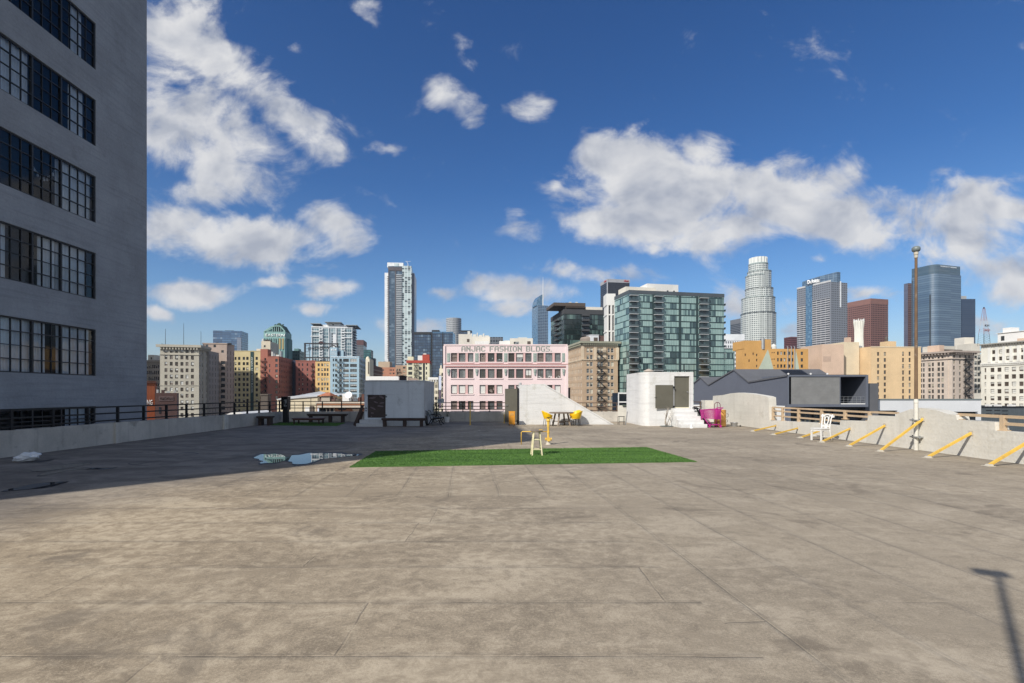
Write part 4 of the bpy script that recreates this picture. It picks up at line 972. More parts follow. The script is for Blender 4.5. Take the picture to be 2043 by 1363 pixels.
mb.build('branch', MT['branch'], t, smooth=True)
mb = MB(); mb.lathe([(.10, 0), (.09, .02), (.035, .2), (.02, .22)], 14)
tag(mb.build('small_cone', MT['white_paint'], None, (9.72, 25.95, 0)), 'small white cone on the deck at the foot of the white steps', 'cone')
# small frame chair left of the round bulkhead
t = thing('metal_stand', 'thin dark metal frame standing left of the round white bulkhead', 'stand', (6.75, 28.6, 0))
mb = MB()
for x in (-.2, .12):
    mb.tube([(x, -.15, 0), (x, -.15, .48)], .012, 6); mb.tube([(x, .15, 0), (x, .15, .48)], .012, 6)
mb.tube([(-.2, -.15, .48), (.12, -.15, .48), (.12, .15, .48), (-.2, .15, .48)], .012, 6, closed=True); mb.tube([(-.2, -.15, .2), (.12, -.15, .2)], .012, 6); mb.build('frame', MT['dark_metal'], t)
mb = MB(); mb.bar((.2, .0, 0), (.33, .1, .75), .03, .05); mb.build('bent_bar', MT['galv'], t)
# black hand carts beside the steps
def hand_cart(label, loc, rz, lean):
    t = thing('hand_cart', label, 'hand cart', loc, rz, 'black hand carts beside the white steps')
    M = Matrix.Rotation(R(lean), 4, 'Y')
    T = lambda *p: tuple(M @ Vector(p))
    mb = MB()
    for y in (-.2, .2): mb.tube([T(0, y, .05), T(0, y, 1.05), T(-.1, y, 1.16), T(-.22, y, 1.17)], .02, 7)
    for z in (.3, .6, .9): mb.tube([T(0, -.2, z), T(0, .2, z)], .016, 7)
    mb.tube([T(-.22, -.2, 1.17), T(-.22, .2, 1.17)], .022, 7); mb.build('frame', MT['dark_metal'], t)
    mb = MB(); mb.box(-.02, .01, -.17, .17, .22, .96, 0, M); mb.build('back_panel', MT['black_plastic'], t)
    mb = MB(); mb.box(0, .26, -.2, .2, .03, .05, 0, M); mb.build('toe_plate', MT['dark_metal'], t)
    for y in (-.25, .25):
        mb = MB(); mb.cyl((-.06, y - .025, .11), (-.06, y + .025, .11), .11, .11, 16); mb.build('wheel', MT['rubber'], t)
hand_cart('black hand cart nearest the white steps, its handle highest', (10.98, 27.25, 0), R(-8), -22)
hand_cart('second black hand cart from the white steps, behind the first', (11.12, 27.55, 0), R(-5), -25)
hand_cart('third black hand cart, closest to the orange drum', (11.28, 27.85, 0), R(2), -28)
# magenta trolley
t = thing('shopping_trolley', 'bright magenta metal shopping trolley with wire basket', 'trolley', (10.98, 26.55, 0), R(3))
mb = MB()
A = [(-.50, -.22, .92), (.42, -.27, .98), (.42, .27, .98), (-.50, .22, .92)]; Bq = [(-.44, -.18, .50), (.38, -.24, .44), (.38, .24, .44), (-.44, .18, .50)]
mb.tube(A, .016, 6, closed=True); mb.tube(Bq, .014, 6, closed=True)
for k in range(4):
    a, b_, c, d = Vector(A[k]), Vector(A[(k + 1) % 4]), Vector(Bq[k]), Vector(Bq[(k + 1) % 4]); nn = 16 if k % 2 == 0 else 10
    for j in range(nn + 1): mb.tube([a.lerp(b_, j / nn), c.lerp(d, j / nn)], .010, 4)
    for j in range(1, 9): mb.tube([a.lerp(c, j / 9), b_.lerp(d, j / 9)], .009, 4)
for j in range(9): mb.tube([Vector(Bq[0]).lerp(Vector(Bq[1]), j / 8), Vector(Bq[3]).lerp(Vector(Bq[2]), j / 8)], .006, 4)
mb.build('basket', MT['magenta'], t)
mb = MB()
for y in (-.24, .24):
    mb.tube([(.40, y, .98), (.40, y, .14)], .024, 7); mb.tube([(-.44, y * .8, .50), (-.22, y, .14), (.40, y, .14)], .022, 7); mb.tube([(-.30, y * .8, .50), (-.08, y, .15)], .016, 7)
for x in (-.2, .1, .4): mb.tube([(x, -.24, .15), (x, .24, .15)], .016, 6)
mb.build('frame', MT['magenta'], t, smooth=True)
mb = MB(); mb.tube([(.42, -.28, 1.0), (.52, -.28, 1.04), (.52, .28, 1.04), (.42, .28, 1.0)], .02, 7); mb.build('handle', MT['magenta'], t)
mb = MB(); mb.box(-.3, .36, -.2, .2, .16, .175); mb.build('lower_shelf', MT['magenta'], t)
for x, y in ((-.2, -.24), (-.2, .24), (.4, -.24), (.4, .24)):
    mb = MB(); mb.cyl((x, y - .02, .062), (x, y + .02, .062), .06, .06, 14); w = mb.build('wheel', MT['magenta'], t)
    mb = MB(); mb.box(x - .03, x + .03, y - .03, y - .021, .05, .14); mb.box(x - .03, x + .03, y + .021, y + .03, .05, .14); mb.build('fork', MT['magenta'], w)
mb = MB()
for dx in (-.16, 0, .16): pass
mb.tube([(-.16, 0, 0), (-.16, 0, 1.15)] + [(-.16 * math.cos(R(q)), 0, 1.15 + .16 * math.sin(R(q))) for q in range(20, 180, 20)] + [(.16, 0, 1.15), (.16, 0, 0)], .017, 8)
mb.tube([(0, 0, 0), (0, 0, 1.3)], .012, 6); mb.tube([(.16, 0, .92), (.25, 0, .90), (.28, 0, .82), (.25, 0, .74), (.16, 0, .72)], .014, 6)
tag(mb.build('hoop_stand', plain('hoop_plum', (.14, .035, .055), .5), None, (11.72, 27.5, 0), smooth=True), 'tall plum coloured metal hoop standing behind the magenta trolley', 'hoop')
t = thing('steel_drum', 'scuffed orange steel drum behind the magenta trolley', 'drum', (11.72, 27.15, 0))
mb = MB(); mb.lathe([(.28, .02), (.30, .03), (.295, .05), (.295, .30), (.305, .32), (.295, .34), (.295, .6), (.305, .62), (.295, .64), (.295, .88), (.305, .9), (.29, .91), (.285, .88), (.02, .88)], 28); mb.build('body', MT['rusty_orange'], t, ang=40)
mb = MB(); mb.tube([(.30, -.1, .7), (.40, -.1, .69), (.39, -.1, .55), (.31, -.1, .5)], .012, 6); mb.tube([(.30, -.1, .38), (.36, -.1, .36), (.35, -.1, .26), (.3, -.1, .24)], .012, 6); mb.build('handle', MT['dark_metal'], t)
t = thing('bucket', 'galvanised metal bucket on the deck by the tall white wall', 'bucket', (12.48, 27.15, 0))
mb = MB(); mb.lathe([(.14, 0), (.185, .22), (.195, .225), (.19, .21), (.15, .03), (.01, .03)], 24); mb.build('body', MT['galv'], t, ang=50)
mb = MB(); mb.tube([(.19 * math.cos(R(q)), -.02, .21 - .04 * math.sin(R(q))) for q in range(0, 181, 20)], .008, 6); mb.build('handle', MT['dark_metal'], t)
mb = MB(); mb.lathe([(.02, .0), (.05, .02), (.045, .06), (.01, .08)], 10, c=(.30, .02)); tag(mb.build('dark_stone', MT['rubber'], None, (12.5, 27.1, 0)), 'small dark lump on the deck beside the galvanised bucket', 'stone')
# ---- white carved chair
t = thing('dining_chair', 'white painted wooden dining chair with pierced splat by the right parapet', 'chair', (12.12, 19.15, 0), R(193))
# local: +x is the way it faces
mb = MB(); mb.prism([(-.22, -.20), (.24, -.25), (.24, .25), (-.22, .20)], .44, .475, 'z'); mb.prism([(-.2, -.18), (.22, -.23), (.22, .23), (-.2, .18)], .37, .438, 'z'); mb.build('seat', MT['white_paint'], t, fix=True)
for y in (-.22, .22):
    mb = MB(); mb.bar((.21, y, 0), (.21, y, .37), .05, .05); mb.build('leg', MT['white_paint'], t)
    yy = y * .84
    mb = MB(); mb.tube([(-.32, yy, 0), (-.25, yy, .2), (-.215, yy, .42), (-.225, yy, .6), (-.27, yy * 1.08, .85), (-.31, yy * 1.2, 1.0)], .024, 8); mb.build('back_post', MT['white_paint'], t, smooth=True)
for y in (-.2, .2):
    mb = MB(); mb.bar((-.25, y * .88, .16), (.21, y * 1.08, .16), .02, .035); mb.build('stretcher', MT['white_paint'], t)
mb = MB(); mb.bar((-.02, -.2, .16), (-.02, .2, .16), .02, .035); mb.build('stretcher', MT['white_paint'], t)
mb = MB(); P = []
for k in range(13):
    y = -.29 + .58 * k / 12; P.append((y, .985 + .035 * math.cos(y / .29 * math.pi * 1.0) + (.02 if abs(y) > .25 else 0)))
Q = [(y, z - .065 + .012 * math.cos(y * 12)) for y, z in P]
mb.prism(P + Q[::-1], -.325, -.295, 'x'); mb.build('crest_rail', MT['white_paint'], t, fix=True)
mb = MB()
mb.tube([(-.285 + .06 * (1 - s_) * .5, .085 * math.sin(q), .76 + .16 * math.cos(q)) for q, s_ in [(2 * math.pi * k / 20, math.cos(2 * math.pi * k / 20)) for k in range(20)]], .022, 8, closed=True)
for y in (-.11, .11): mb.tube([(-.29, y, .95), (-.26, y * .9, .78), (-.235, y * .5, .6), (-.225, y * .3, .56)], .014, 6)
mb.bar((-.235, -.2, .55), (-.235, .2, .55), .025, .05); mb.bar((-.228, 0, .47), (-.24, 0, .62), .03, .10, up=(0, 1, 0))
mb.build('splat', MT['white_paint'], t, smooth=False)
# ---- crumpled white sack by the left wall
bm = bmesh.new(); bmesh.ops.create_icosphere(bm, subdivisions=4, radius=1)
from mathutils import noise as mnoise
for v in bm.verts:
    p = v.co.copy(); q = 1 + .22 * mnoise.noise(p * 2.2) + .10 * mnoise.noise(p * 6) + .05 * mnoise.noise(p * 14)
    v.co = Vector((p.x * .31 * q, p.y * .2 * q, max(0, .09 + p.z * .13 * q + .05 * p.x)))
me = bpy.data.meshes.new('crumpled_sack'); bm.to_mesh(me); bm.free(); me.materials.append(MT['cloth_white'])
tag(put('crumpled_sack', me, None, (-12.7, 13.35, .004)), 'crumpled white sack lying on the deck by the left parapet', 'sack')
flat('damp_stain', smooth(z5([(150, 643), (300, 640), (420, 628), (510, 612), (440, 640), (330, 650), (200, 652)])), .005, MT['damp'])
# ---- loft building on the left
XF, YE, HT = -18.5, 25.98, 22.35
t = thing('loft_building', 'tall grey board-marked concrete loft building filling the left side', 'building', (XF, YE, ZB))
u = lambda y: y - YE                          # local y
HTl = HT - ZB
y1w = 22.74; pw = .407; groups = [4, 3, 4, 3, 4]
y0w = y1w - sum(groups) * pw - .07 * (len(groups) + 1)
rows_ = [(2.59 + 3.47 * k, 4.69 + 3.47 * k) for k in range(-1, 6)]
YN = -2.65
mb = MB(); ys = [YN, y0w, y1w, YE]; zs = [ZB] + [z for r in rows_ for z in r] + [HT]
for i in range(3):
    for j in range(len(zs) - 1):
        if i == 1 and j % 2 == 1: continue
        mb.face([(0, u(ys[i]), zs[j] - ZB), (0, u(ys[i + 1]), zs[j] - ZB), (0, u(ys[i + 1]), zs[j + 1] - ZB), (0, u(ys[i]), zs[j + 1] - ZB)])
dp = .14
for z0, z1 in rows_:
    a, b_, z0, z1 = u(y0w), u(y1w), z0 - ZB, z1 - ZB
    mb.face([(0, a, z0), (-dp, a, z0), (-dp, a, z1), (0, a, z1)]); mb.face([(0, b_, z0), (0, b_, z1), (-dp, b_, z1), (-dp, b_, z0)])
    mb.face([(0, a, z0), (0, b_, z0), (-dp, b_, z0), (-dp, a, z0)]); mb.face([(0, a, z1), (-dp, a, z1), (-dp, b_, z1), (0, b_, z1)])
WB = 22.0
mb.face([(-WB, 0, 0), (0, 0, 0), (0, 0, HTl), (-WB, 0, HTl)]); mb.face([(-WB, u(YN), 0), (-WB, u(YN), HTl), (0, u(YN), HTl), (0, u(YN), 0)]); mb.face([(-WB, 0, 0), (-WB, 0, HTl), (-WB, u(YN), HTl), (-WB, u(YN), 0)])
mb.face([(0, u(YN), HTl), (0, 0, HTl), (-WB, 0, HTl), (-WB, u(YN), HTl)])
mb.build('wall', MT['loft'], t)
mb = MB()
for z0, z1 in rows_:
    a, b_, z0, z1 = u(y0w), u(y1w), z0 - ZB - .4, z1 - ZB + .3; q = -3.2
    mb.face([(q, a, z0), (q, b_, z0), (q, b_, z1), (q, a, z1)]); mb.face([(-dp, a, z0), (q, a, z0), (q, a, z1), (-dp, a, z1)]); mb.face([(-dp, b_, z0), (q, b_, z0), (q, b_, z1), (-dp, b_, z1)])
    mb.face([(-dp, a, z0), (-dp, b_, z0), (q, b_, z0), (q, a, z0)]); mb.face([(-dp, a, z1), (-dp, b_, z1), (q, b_, z1), (q, a, z1)])
mb.build('room_interior', MT['room'], t)
mb = MB(); mb.prism([(u(YN) - .05, HTl + .002), (.05, HTl + .002), (.05, HTl + .05), (u(12), HTl + .05), (u(5), HTl + .55), (u(YN) - .05, HTl + 1.25)], -WB - .05, .08, 'x'); mb.build('coping', MT['loft'], t, fix=True)  # unseen roof edge, raised towards the near end to shape the deck shadow
rgc = random.Random(21)
# which panes (counted from the far end) have curtains, per storey from the bottom
CURT = {-1: [(0, 3)], 0: [(0, 4.0), (5.1, 6.3), (6.4, 7), (7, 14)], 1: [(.5, 4), (4, 6), (9, 11)], 2: [(0, 4), (10, 14)], 3: [(.9, 2.7), (7, 10.4)], 4: [(1, 2.6)], 5: [(1, 4)]}
for k, (z0, z1) in zip(range(-1, 6), rows_):
    z0, z1 = z0 - ZB, z1 - ZB; xo = -dp + .06
    mb = MB(); b = .035
    mb.box(xo - .05, xo + .03, u(y0w) + .001, u(y1w) - .001, z0 + .001, z0 + .05); mb.box(xo - .05, xo + .03, u(y0w) + .001, u(y1w) - .001, z1 - .06, z1 - .001)
    y = y1w; edges = []; pane_y = []
    for g in groups + [None]:
        mb.box(xo - .05, xo + .05, u(y - .07), u(y) - .001, z0 + .05, z1 - .06); edges.append(y); y -= .07
        if g is None: break
        for q in range(g):
            pane_y.append((y - pw, y))
            y -= pw
            if q < g - 1: mb.box(xo - .03, xo + .03, u(y) - .011, u(y) + .011, z0 + .05, z1 - .06)
        # the vent sash in each bay has a heavier frame
        ya, yb = y, y + g * pw
        for zz in (.25, .5, .75):
            h = z0 + (z1 - z0) * zz; wd = .011 if zz == .5 else .018; mb.box(xo - .035, xo + .035, u(ya), u(yb), h - wd, h + wd)
    f = mb.build('window', MT['frame_dark'], t)
    mb = MB(); mb.face([(xo - .01, u(y0w), z0), (xo - .01, u(y1w), z0), (xo - .01, u(y1w), z1), (xo - .01, u(y0w), z1)]); mb.build('pane', MT['glass_clear'], f)
    if k in CURT:
        mb = MB()
        for a, c in CURT[k]:
            ya = y1w - .07 - a * (pw + .02); yb = y1w - .07 - c * (pw + .02); n_ = max(8, int((ya - yb) / .03)); ph = rgc.uniform(0, 6)
            pts = []
            for q in range(n_ + 1):
                yy = ya + (yb - ya) * q / n_; pts.append((xo - .16 + .030 * math.sin(q * 1.05 + ph) + .012 * math.sin(q * .37 + ph), u(yy)))
            for q in range(n_):
                (xa, p0), (xb, p1) = pts[q], pts[q + 1]; mb.face([(xa, p0, z0 - .2), (xb, p1, z0 - .2), (xb, p1, z1 + .1), (xa, p0, z1 + .1)])
        mb.build('curtain', MT['curtain'], f, fix=True, ang=60)
# bunting in the third storey window
t2 = thing('bunting', 'string of small white tassels hung inside the third window up of the grey loft', 'bunting', (XF - dp - .05, 20.3, 0))
yA, yB, zA = 20.85, 19.75, 2.59 + 6.94 + 1.55
mb = MB(); Pp = [(0, yA + (yB - yA) * k / 16 - 20.3, zA - .50 * (1 - (2 * k / 16 - 1) ** 2)) for k in range(17)]
mb.tube(Pp, .006, 5); mb.build('string', MT['cloth_white'], t2)
for k in range(1, 16, 2):
    mb = MB(); x, y, z = Pp[k]; mb.lathe([(.045, z - .15), (.025, z - .06), (.02, z - .02), (.005, z)], 8, c=(x, y)); mb.build('tassel', MT['cloth_white'], t2)
mb = MB(); S = 4000
mb.face([(-S, -S, ZB), (S, -S, ZB), (S, S, ZB), (-S, S, ZB)])
structure(mb.build('street_ground', painted('street_asphalt', (.07, .07, .072), .9, .2, .02, bump=0)))
# ================================================================== the city beyond the roof
PT = lambda name, col, **k: painted(name, col, **{**dict(bump=0, scale=.12, bscale=2.0, var=.10, streak=.15), **k})
FR = MT['frame_dark']; FW = MT['frame_white']; FB = MT['frame_brown']; GD = MT['glass_dark']; GB = MT['glass_brown']; GG = MT['glass_grey']; SW = MT['shade_white']; SCM = MT['shade_cream']
st_old = WinStyle(FB, GD, SCM, (.42, .38, .20), ft=.12, ac=.06)
st_dark = WinStyle(FR, GD, SCM, (.80, .15, .05), ft=.12)
st_white = WinStyle(FW, GG, SW, (.5, .3, .2), ft=.14)
st_grid = WinStyle(FB, GG, SCM, (.75, .17, .08), mull=1, ft=.12)
def rowsd(b, py0, py1, ph):           # storeys by picture rows at the near corner: top, visible limit, pitch px -> depth list
    out = []; y = py0
    while y < py1: out.append(b.d(y)); y += ph
    return out
def cols_px(b, L): return [(b.u(a), b.u(c)) for a, c in L]
def wins(cols, ds, h): return [(a, c, d, d + h) for d in ds for a, c in cols]
# ---------------- far left
b = Bld('shadow_tower', 'tall plain block added out of view behind the grey loft to shade the blocks beyond', 'building', 240, 445, 60, 88, rot=0, depth=45)
b.root.location = (-300, 240, ZB); b.L = 73.2; b.D = 45; b.H = 81 - ZB  # unseen block, added to cast diagonal shade on the blocks beyond
b.walls(PT('brick_plain', (.30, .2, .16)))
mb = MB(); mb.box(-.1, b.L + .1, -.1, b.D + .1, b.H + .002, b.H + .4); mb.build('coping', MT['roofing'], b.root)
m1 = PT('stone_brown', (.40, .34, .27))
b = Bld('office_block', 'brown stone office block with a small white penthouse at the grey loft edge', 'building', 330, 719.5, 287, 319.2, depth=20)
k = b.k; cs = even(8, b.L, .5, .6, .85)
b.openings(m1, {'f': wins(cs, rowsd(b, 728, 800, 11.8), 7.2 * k)}, st_old)
b.band('cornice', -.3, .9, .8, m1, 'r')
b.rbox('penthouse', b.u(291), b.u(303.5), 2, 8, 4.6, PT('cream_plain', (.66, .61, .50)))
mb = MB(); mb.box(b.u(296.5), b.u(299), 1.95, 1.99, b.H + .9, b.H + 2.3); mb.build('penthouse_window', GD, b.root)
brick_or = PT('brick_orange', (.33, .095, .040), bscale=6)
b = Bld('brick_building', 'orange brick building with white sign letters beside the grey loft', 'building', 60, 760.5, 270, 309, rot=34, depth=14)
b.walls(brick_or)
b.band('coping', -.05, .25, .1, PT('brick_dark', (.12, .05, .035)), 'r')
text('NG', .66, PT('sign_white', (.72, .70, .66), streak=0), b.root, (b.u(293.4), -.003, b.H - b.d(809)), width=b.u(305) - b.u(293.4), extrude=.02, bold=.03)
brick_pu = PT('brick_purple', (.135, .075, .065), bscale=6)
b = Bld('brick_building', 'low dark brown brick building with a faded painted name band on its front', 'building', 59, 784, 309.5, 353, rot=32, depth=12)
b.walls(brick_pu)
k = b.k
mb = MB(); mb.box(.35, b.L - .35, -.03, -.002, b.H - b.d(800), b.H - b.d(791)); mb.build('name_band', PT('faded_band', (.20, .135, .125)), b.root)
text('FRIEDMAN', .34, PT('faded_ink', (.10, .06, .055)), b.root, (b.u(319), -.031, b.H - b.d(798.3)), width=b.u(344) - b.u(319), extrude=.01, bold=.01)
for i, (a, c, h, mm) in enumerate(((311, 315, .35, FW), (321, 327, .3, brick_pu), (331, 338, .18, FW), (346, 350, .25, FW))): b.rbox('roof_unit', b.u(a), b.u(c), 1, 2.2, h + .75, mm)
mb = MB(); mb.box(b.u(317), b.u(320), -.04, -.003, b.H - b.d(825), b.H - b.d(812)); mb.build('window', GD, b.root)
# ---------------- grey-beige block with the vertical sign
m2 = PT('stone_greybeige', (.43, .40, .33)); 
b = Bld('sign_block', 'tall grey beige block with white shades and a vertical painted name on its side', 'building', 280, 689.6, 319.3, 397, pR=416.5, rot=12)
k = b.k
cs = cols_px(b, [(328.3, 334), (338.8, 344.6), (349.3, 355.3), (360, 366), (370.3, 376), (381, 386.8)])
ds = rowsd(b, 710.2, 836, 12.65)
st_sh = WinStyle(FB, GB, SW, (.45, .38, .17), ft=.13, ac=.2)
fw = wins(cs, [b.d(697.5)] + ds, 7.4 * k)
sd = even(2, b.D, .8, b.D * .62, .9) + even(2, b.D, b.D * .72, .6, .9)
rw = [(a, c, d, d + 8 * k) for d in [b.d(697.5)] + ds for a, c in sd]
b.openings(m2, {'f': fw, 'r': rw}, st_sh)
b.band('cornice', -.2, 1.2, 1.5, m2, 'r', dent=1.5); b.band('belt_course', b.d(707.8), b.d(708.8), .35, m2, 'r')
b.band('belt_course', b.d(768.5), b.d(769.6), .25, m2, 'r')
vt = 'ANJAC FASHION BLDGS'; mt_ = PT('sign_dark', (.10, .10, .105), streak=0)
for i, chx in enumerate(vt):
    if chx == ' ': continue
    zc = b.H - b.d(703 + i * 6.35); o_, u_, n_, L_, rz_ = b.face('r')
    text(chx, 4.6 * k, mt_, b.root, (b.L + .004, b.D * .5 - .6, zc - 3.5 * k), rot=(R(90), 0, R(90)), width=1.5, extrude=.03, bold=.03, name='lettering')
mb = MB(); mb.box(b.L + .002, b.L + .25, b.D * .42, b.D * .60, 0, b.H - 3); mb.build('pilaster', m2, b.root)
for px, y0 in ((323.5, 656), (360.5, 644), (395.5, 659)):
    mb = MB(); u0 = b.u(px); mb.cyl((u0, 4, b.H - .7), (u0, 4, b.H - b.d(y0)), .14, .08, 6); mb.build('antenna', FR, b.root)
mb = MB(); u0 = b.u(316.8)
for q in (-.9, .9): mb.bar((u0 + q, 5, b.H - 12), (u0 + q * .5, 5, b.H - b.d(686)), .14)
for q in range(14): mb.bar((u0 + (.9 if q % 2 else -.9) * .9, 5, b.H - 12 + q * .95), (u0 + (-.9 if q % 2 else .9) * .9, 5, b.H - 12 + (q + 1) * .95), .10)
mb.build('lattice_mast', FR, b.root)
# ---------------- pinkish annex and tower behind it
m3 = PT('plaster_pinkbeige', (.46, .36, .30)); m3b = PT('plaster_grey', (.30, .275, .255))
b = Bld('annex_block', 'narrow brownish block squeezed between two taller beige blocks', 'building', 292, 700, 408, 417.5, pR=436.8, rot=12)
k = b.k; rr = [(a, c, d, d + 8 * k) for d in rowsd(b, 707, 836, 12.0) for a, c in even(4, b.D, .8, .8, 1.0)]
b.openings(m3b, {'r': rr}, st_dark)
b = Bld('penthouse_block', 'pinkish beige block with a flat penthouse storey rising behind the vertical sign block', 'building', 312, 685.3, 404.5, 452.5, pR=467.6, rot=11)
k = b.k
cs = cols_px(b, [(440.5, 449)]); cs2 = cols_px(b, [(410.5, 415.5), (426, 431)]); 
b.openings(m3, {'f': wins(cs, rowsd(b, 720.5, 836, 11.3), 6.6 * k) + wins(cs2, [b.d(688.5)], 5 * k) + wins(cols_px(b, [(441.5, 446.5)]), [b.d(699)], 5 * k), 'r': [(a, c, d, d + 7.5 * k) for d in rowsd(b, 699, 836, 11.3) for a, c in even(3, b.D, 1.2, 1.0, 1.1)]}, st_dark)
b.band('coping', -.1, .5, .25, m3, 'r')
for px in (431, 455): b.rbox('roof_unit', b.u(px) - .8, b.u(px) + .8, 2, 4, 1.3, FR)
fire_escape(b, 'f', b.u(437.5) - 1.0, b.u(439.5) + .9, [d + 2.2 for d in rowsd(b, 720.5, 830, 11.3)], FR, ladders=False)
# ---------------- blue glass slab
cwb = curtainwall('glass_blue', 3.0, 4.0, .04, .16, [(0, (.02, .05, .12)), (.5, (.035, .09, .19)), (.85, (.06, .14, .26)), (1, (.25, .32, .42))], (.012, .025, .06), blockw=5, ior=2.0, seed=1)
b = Bld('glass_slab', 'dark blue glass office slab far behind the yellow building with the banner', 'tower', 900, 660.5, 425, 482, pR=495, rot=10, depth=30)
b.walls(cwb); mb = MB(); mb.box(b.L * .84, b.L * .99, -.6, -.01, b.H - 60, b.H - 12); mb.build('grey_panel', curtainwall('glass_slate', 2, 4, .1, .1, [(0, (.16, .19, .25)), (1, (.2, .23, .3))], (.1, .12, .17)), b.root)
b.rbox('roof_plant', b.L * .36, b.L * .66, 8, 20, 2.2, FR)
# ---------------- yellow building with the dark banner
m4 = PT('plaster_yellow', (.56, .47, .26)); m4t = PT('plaster_yellow_top', (.60, .51, .29))
b = Bld('banner_building', 'pale yellow building with a tall dark green vertical banner sign', 'building', 345, 700, 467, 519.5, rot=0, depth=26)
k = b.k
cs = cols_px(b, [(468.2, 471.8), (475, 479.6), (484.2, 488.8), (491.3, 496), (509.8, 514.6)])
b.openings(m4, {'f': wins(cs, rowsd(b, 712.2, 836, 10.45), 6 * k)}, st_dark)
mb = MB(); mb.box(b.u(500), b.u(506.2), -.35, -.004, 6, b.H - b.d(702)); bn = mb.build('banner_sign', PT('banner_teal', (.018, .055, .060), streak=0), b.root)
mw = PT('sign_offwhite', (.62, .66, .62), streak=0)
text(vt + '.', 3.6 * k, mw, bn, (b.u(501.3), -.354, b.H - b.d(712.5)), rot=(R(90), R(90), 0), width=72 * k, extrude=.02, bold=.02)
b.rbox('roof_unit', b.u(503), b.u(518), 6, 14, 2.6, PT('cream_plain2', (.62, .54, .43)))
b.band('coping', -.05, .3, .15, m4, 'r')
# cream lift house
mcr = PT('cream_plain3', (.64, .57, .44))
b = Bld('lift_house', 'cream lift house with railing and tanks on top, standing behind the red block', 'building', 385, 681, 521.3, 539.3, pR=556, rot=10, zb=-30)
b.walls(mcr); mb = MB(); mb.box(b.u(526.5), b.u(529.8), -.05, -.002, b.H - b.d(693), b.H - b.d(689)); mb.build('window', GD, b.root)
for a, c, h in ((521.8, 525, 1.9), (527, 530, 1.2), (531.5, 534, 1.5), (535, 539, .9)): b.rbox('roof_tank', b.u(a), b.u(c), 1, 3, h + .7, FW if h > 1.6 else FB)
# ---------------- red block
m5 = PT('stucco_red', (.36, .135, .095)); m5d = PT('stucco_darkred', (.27, .10, .08))
b = Bld('red_block', 'terracotta red block with a fire escape in its recess, right of the yellow building', 'building', 344, 696.5, 519.6, 534, rot=0, depth=5)
k = b.k; ds = rowsd(b, 714.5, 836, 10.5)
b.openings(m5, {'f': wins(cols_px(b, [(527.6, 531)]), ds, 5.4 * k)}, st_dark)
fire_escape(b, 'f', b.u(520.5), b.u(533.5), [d + 2.3 for d in ds], FR)
b = Bld('red_block', 'broad terracotta red block with rows of dark windows along its long shaded side', 'building', 340, 711, 533.5, 556.3, pR=585, rot=9)
k = b.k; ds = rowsd(b, 716, 836, 10.6)
sw = [(a, c, d, d + 5.6 * k) for d in ds for a, c in even(9, b.D, 1.0, 1.0, 1.5)]
b.openings(m5, {'f': wins(cols_px(b, [(549.3, 554)]), ds, 6 * k) + wins(cols_px(b, [(537, 539)]), ds[1:5], 6 * k), 'r': sw}, st_dark)
b.band('coping', -.05, .3, .15, m5, 'r')
for a, c, h, mm in ((536, 539, 4.2, FW), (540, 543, 3.0, MT['galv']), (545, 552, 2.2, FW), (552.5, 556, 4.8, MT['galv'])): b.rbox('roof_tank', b.u(a), b.u(c), 6, 9, h, mm)
b = Bld('narrow_shaft', 'narrow dark navy wall between the two red blocks', 'building', 372, 719, 583.5, 590.5, rot=0, depth=10); b.walls(PT('navy_wall', (.025, .032, .065)))
b = Bld('red_block', 'darker red block with a fire escape, left of the orange yellow building', 'building', 366, 719.5, 590, 629, rot=0, depth=24)
k = b.k; ds = rowsd(b, 725, 836, 9.9)
b.openings(m5d, {'f': wins(cols_px(b, [(595.5, 598), (602.5, 605), (612, 614.5)]), ds, 5.2 * k) + wins(cols_px(b, [(623, 626)]), ds, 5.2 * k)}, st_dark)
fire_escape(b, 'f', b.u(620.8), b.u(627.8), [d + 2.1 for d in ds], FR); b.band('coping', -.05, .35, .2, m5, '')
b = Bld('orange_block', 'orange yellow block with even rows of four windows between the red and blue blocks', 'building', 362, 720.5, 629, 658.5, rot=0, depth=24)
k = b.k; ds = rowsd(b, 725.3, 836, 9.55)
b.openings(PT('stucco_orange', (.66, .44, .19)), {'f': wins(cols_px(b, [(633.7, 637.8), (641, 644.6), (646.5, 650.2), (651.8, 655.4)]), ds, 5.6 * k)}, st_old)
b.band('coping', -.05, .3, .15, FB, '')
# ---------------- turquoise clock tower building
mt = PT('terracotta_turquoise', (.25, .42, .40)); mtd = PT('terracotta_dark', (.12, .23, .23)); mtr = plain('patina_roof', (.035, .085, .06), .7); mgl = plain('gilt', (.40, .32, .15), .6)
b = Bld('deco_tower', 'turquoise terracotta deco building with white letters under its stepped green roof', 'building', 450, 662, 526, 569.2, pR=581.5, rot=8, depth=20)
k = b.k
b.walls(mt); L, D, H = b.L, b.D, b.H
text('EASTERN', 5.6 * k, PT('sign_white2', (.80, .82, .80), streak=0), b.root, (b.u(530.3), -.05, H - b.d(672.2)), width=36 * k, extrude=.25, bold=.02)
mb = MB()
for i in range(10):
    x = L * (.03 + .94 * i / 9); mb.box(x - .25, x + .25, -.5, -.004, 0, H - b.d(675))
mb.build('pilaster', mt, b.root)
mb = MB()
for px in (558.5, 564.5): mb.box(b.u(px) - .7, b.u(px) + .7, -.55, -.006, H - b.d(697), H - b.d(675.5))
mb.build('window_strip', mgl, b.root)
mb = MB()
for px in (532, 541, 550): mb.box(b.u(px) - .7, b.u(px) + .7, -.3, -.006, 0, H - b.d(676.5))
mb.build('window_strip', GD, b.root)
mb = MB(); Zp = lambda py: H - b.d(py)
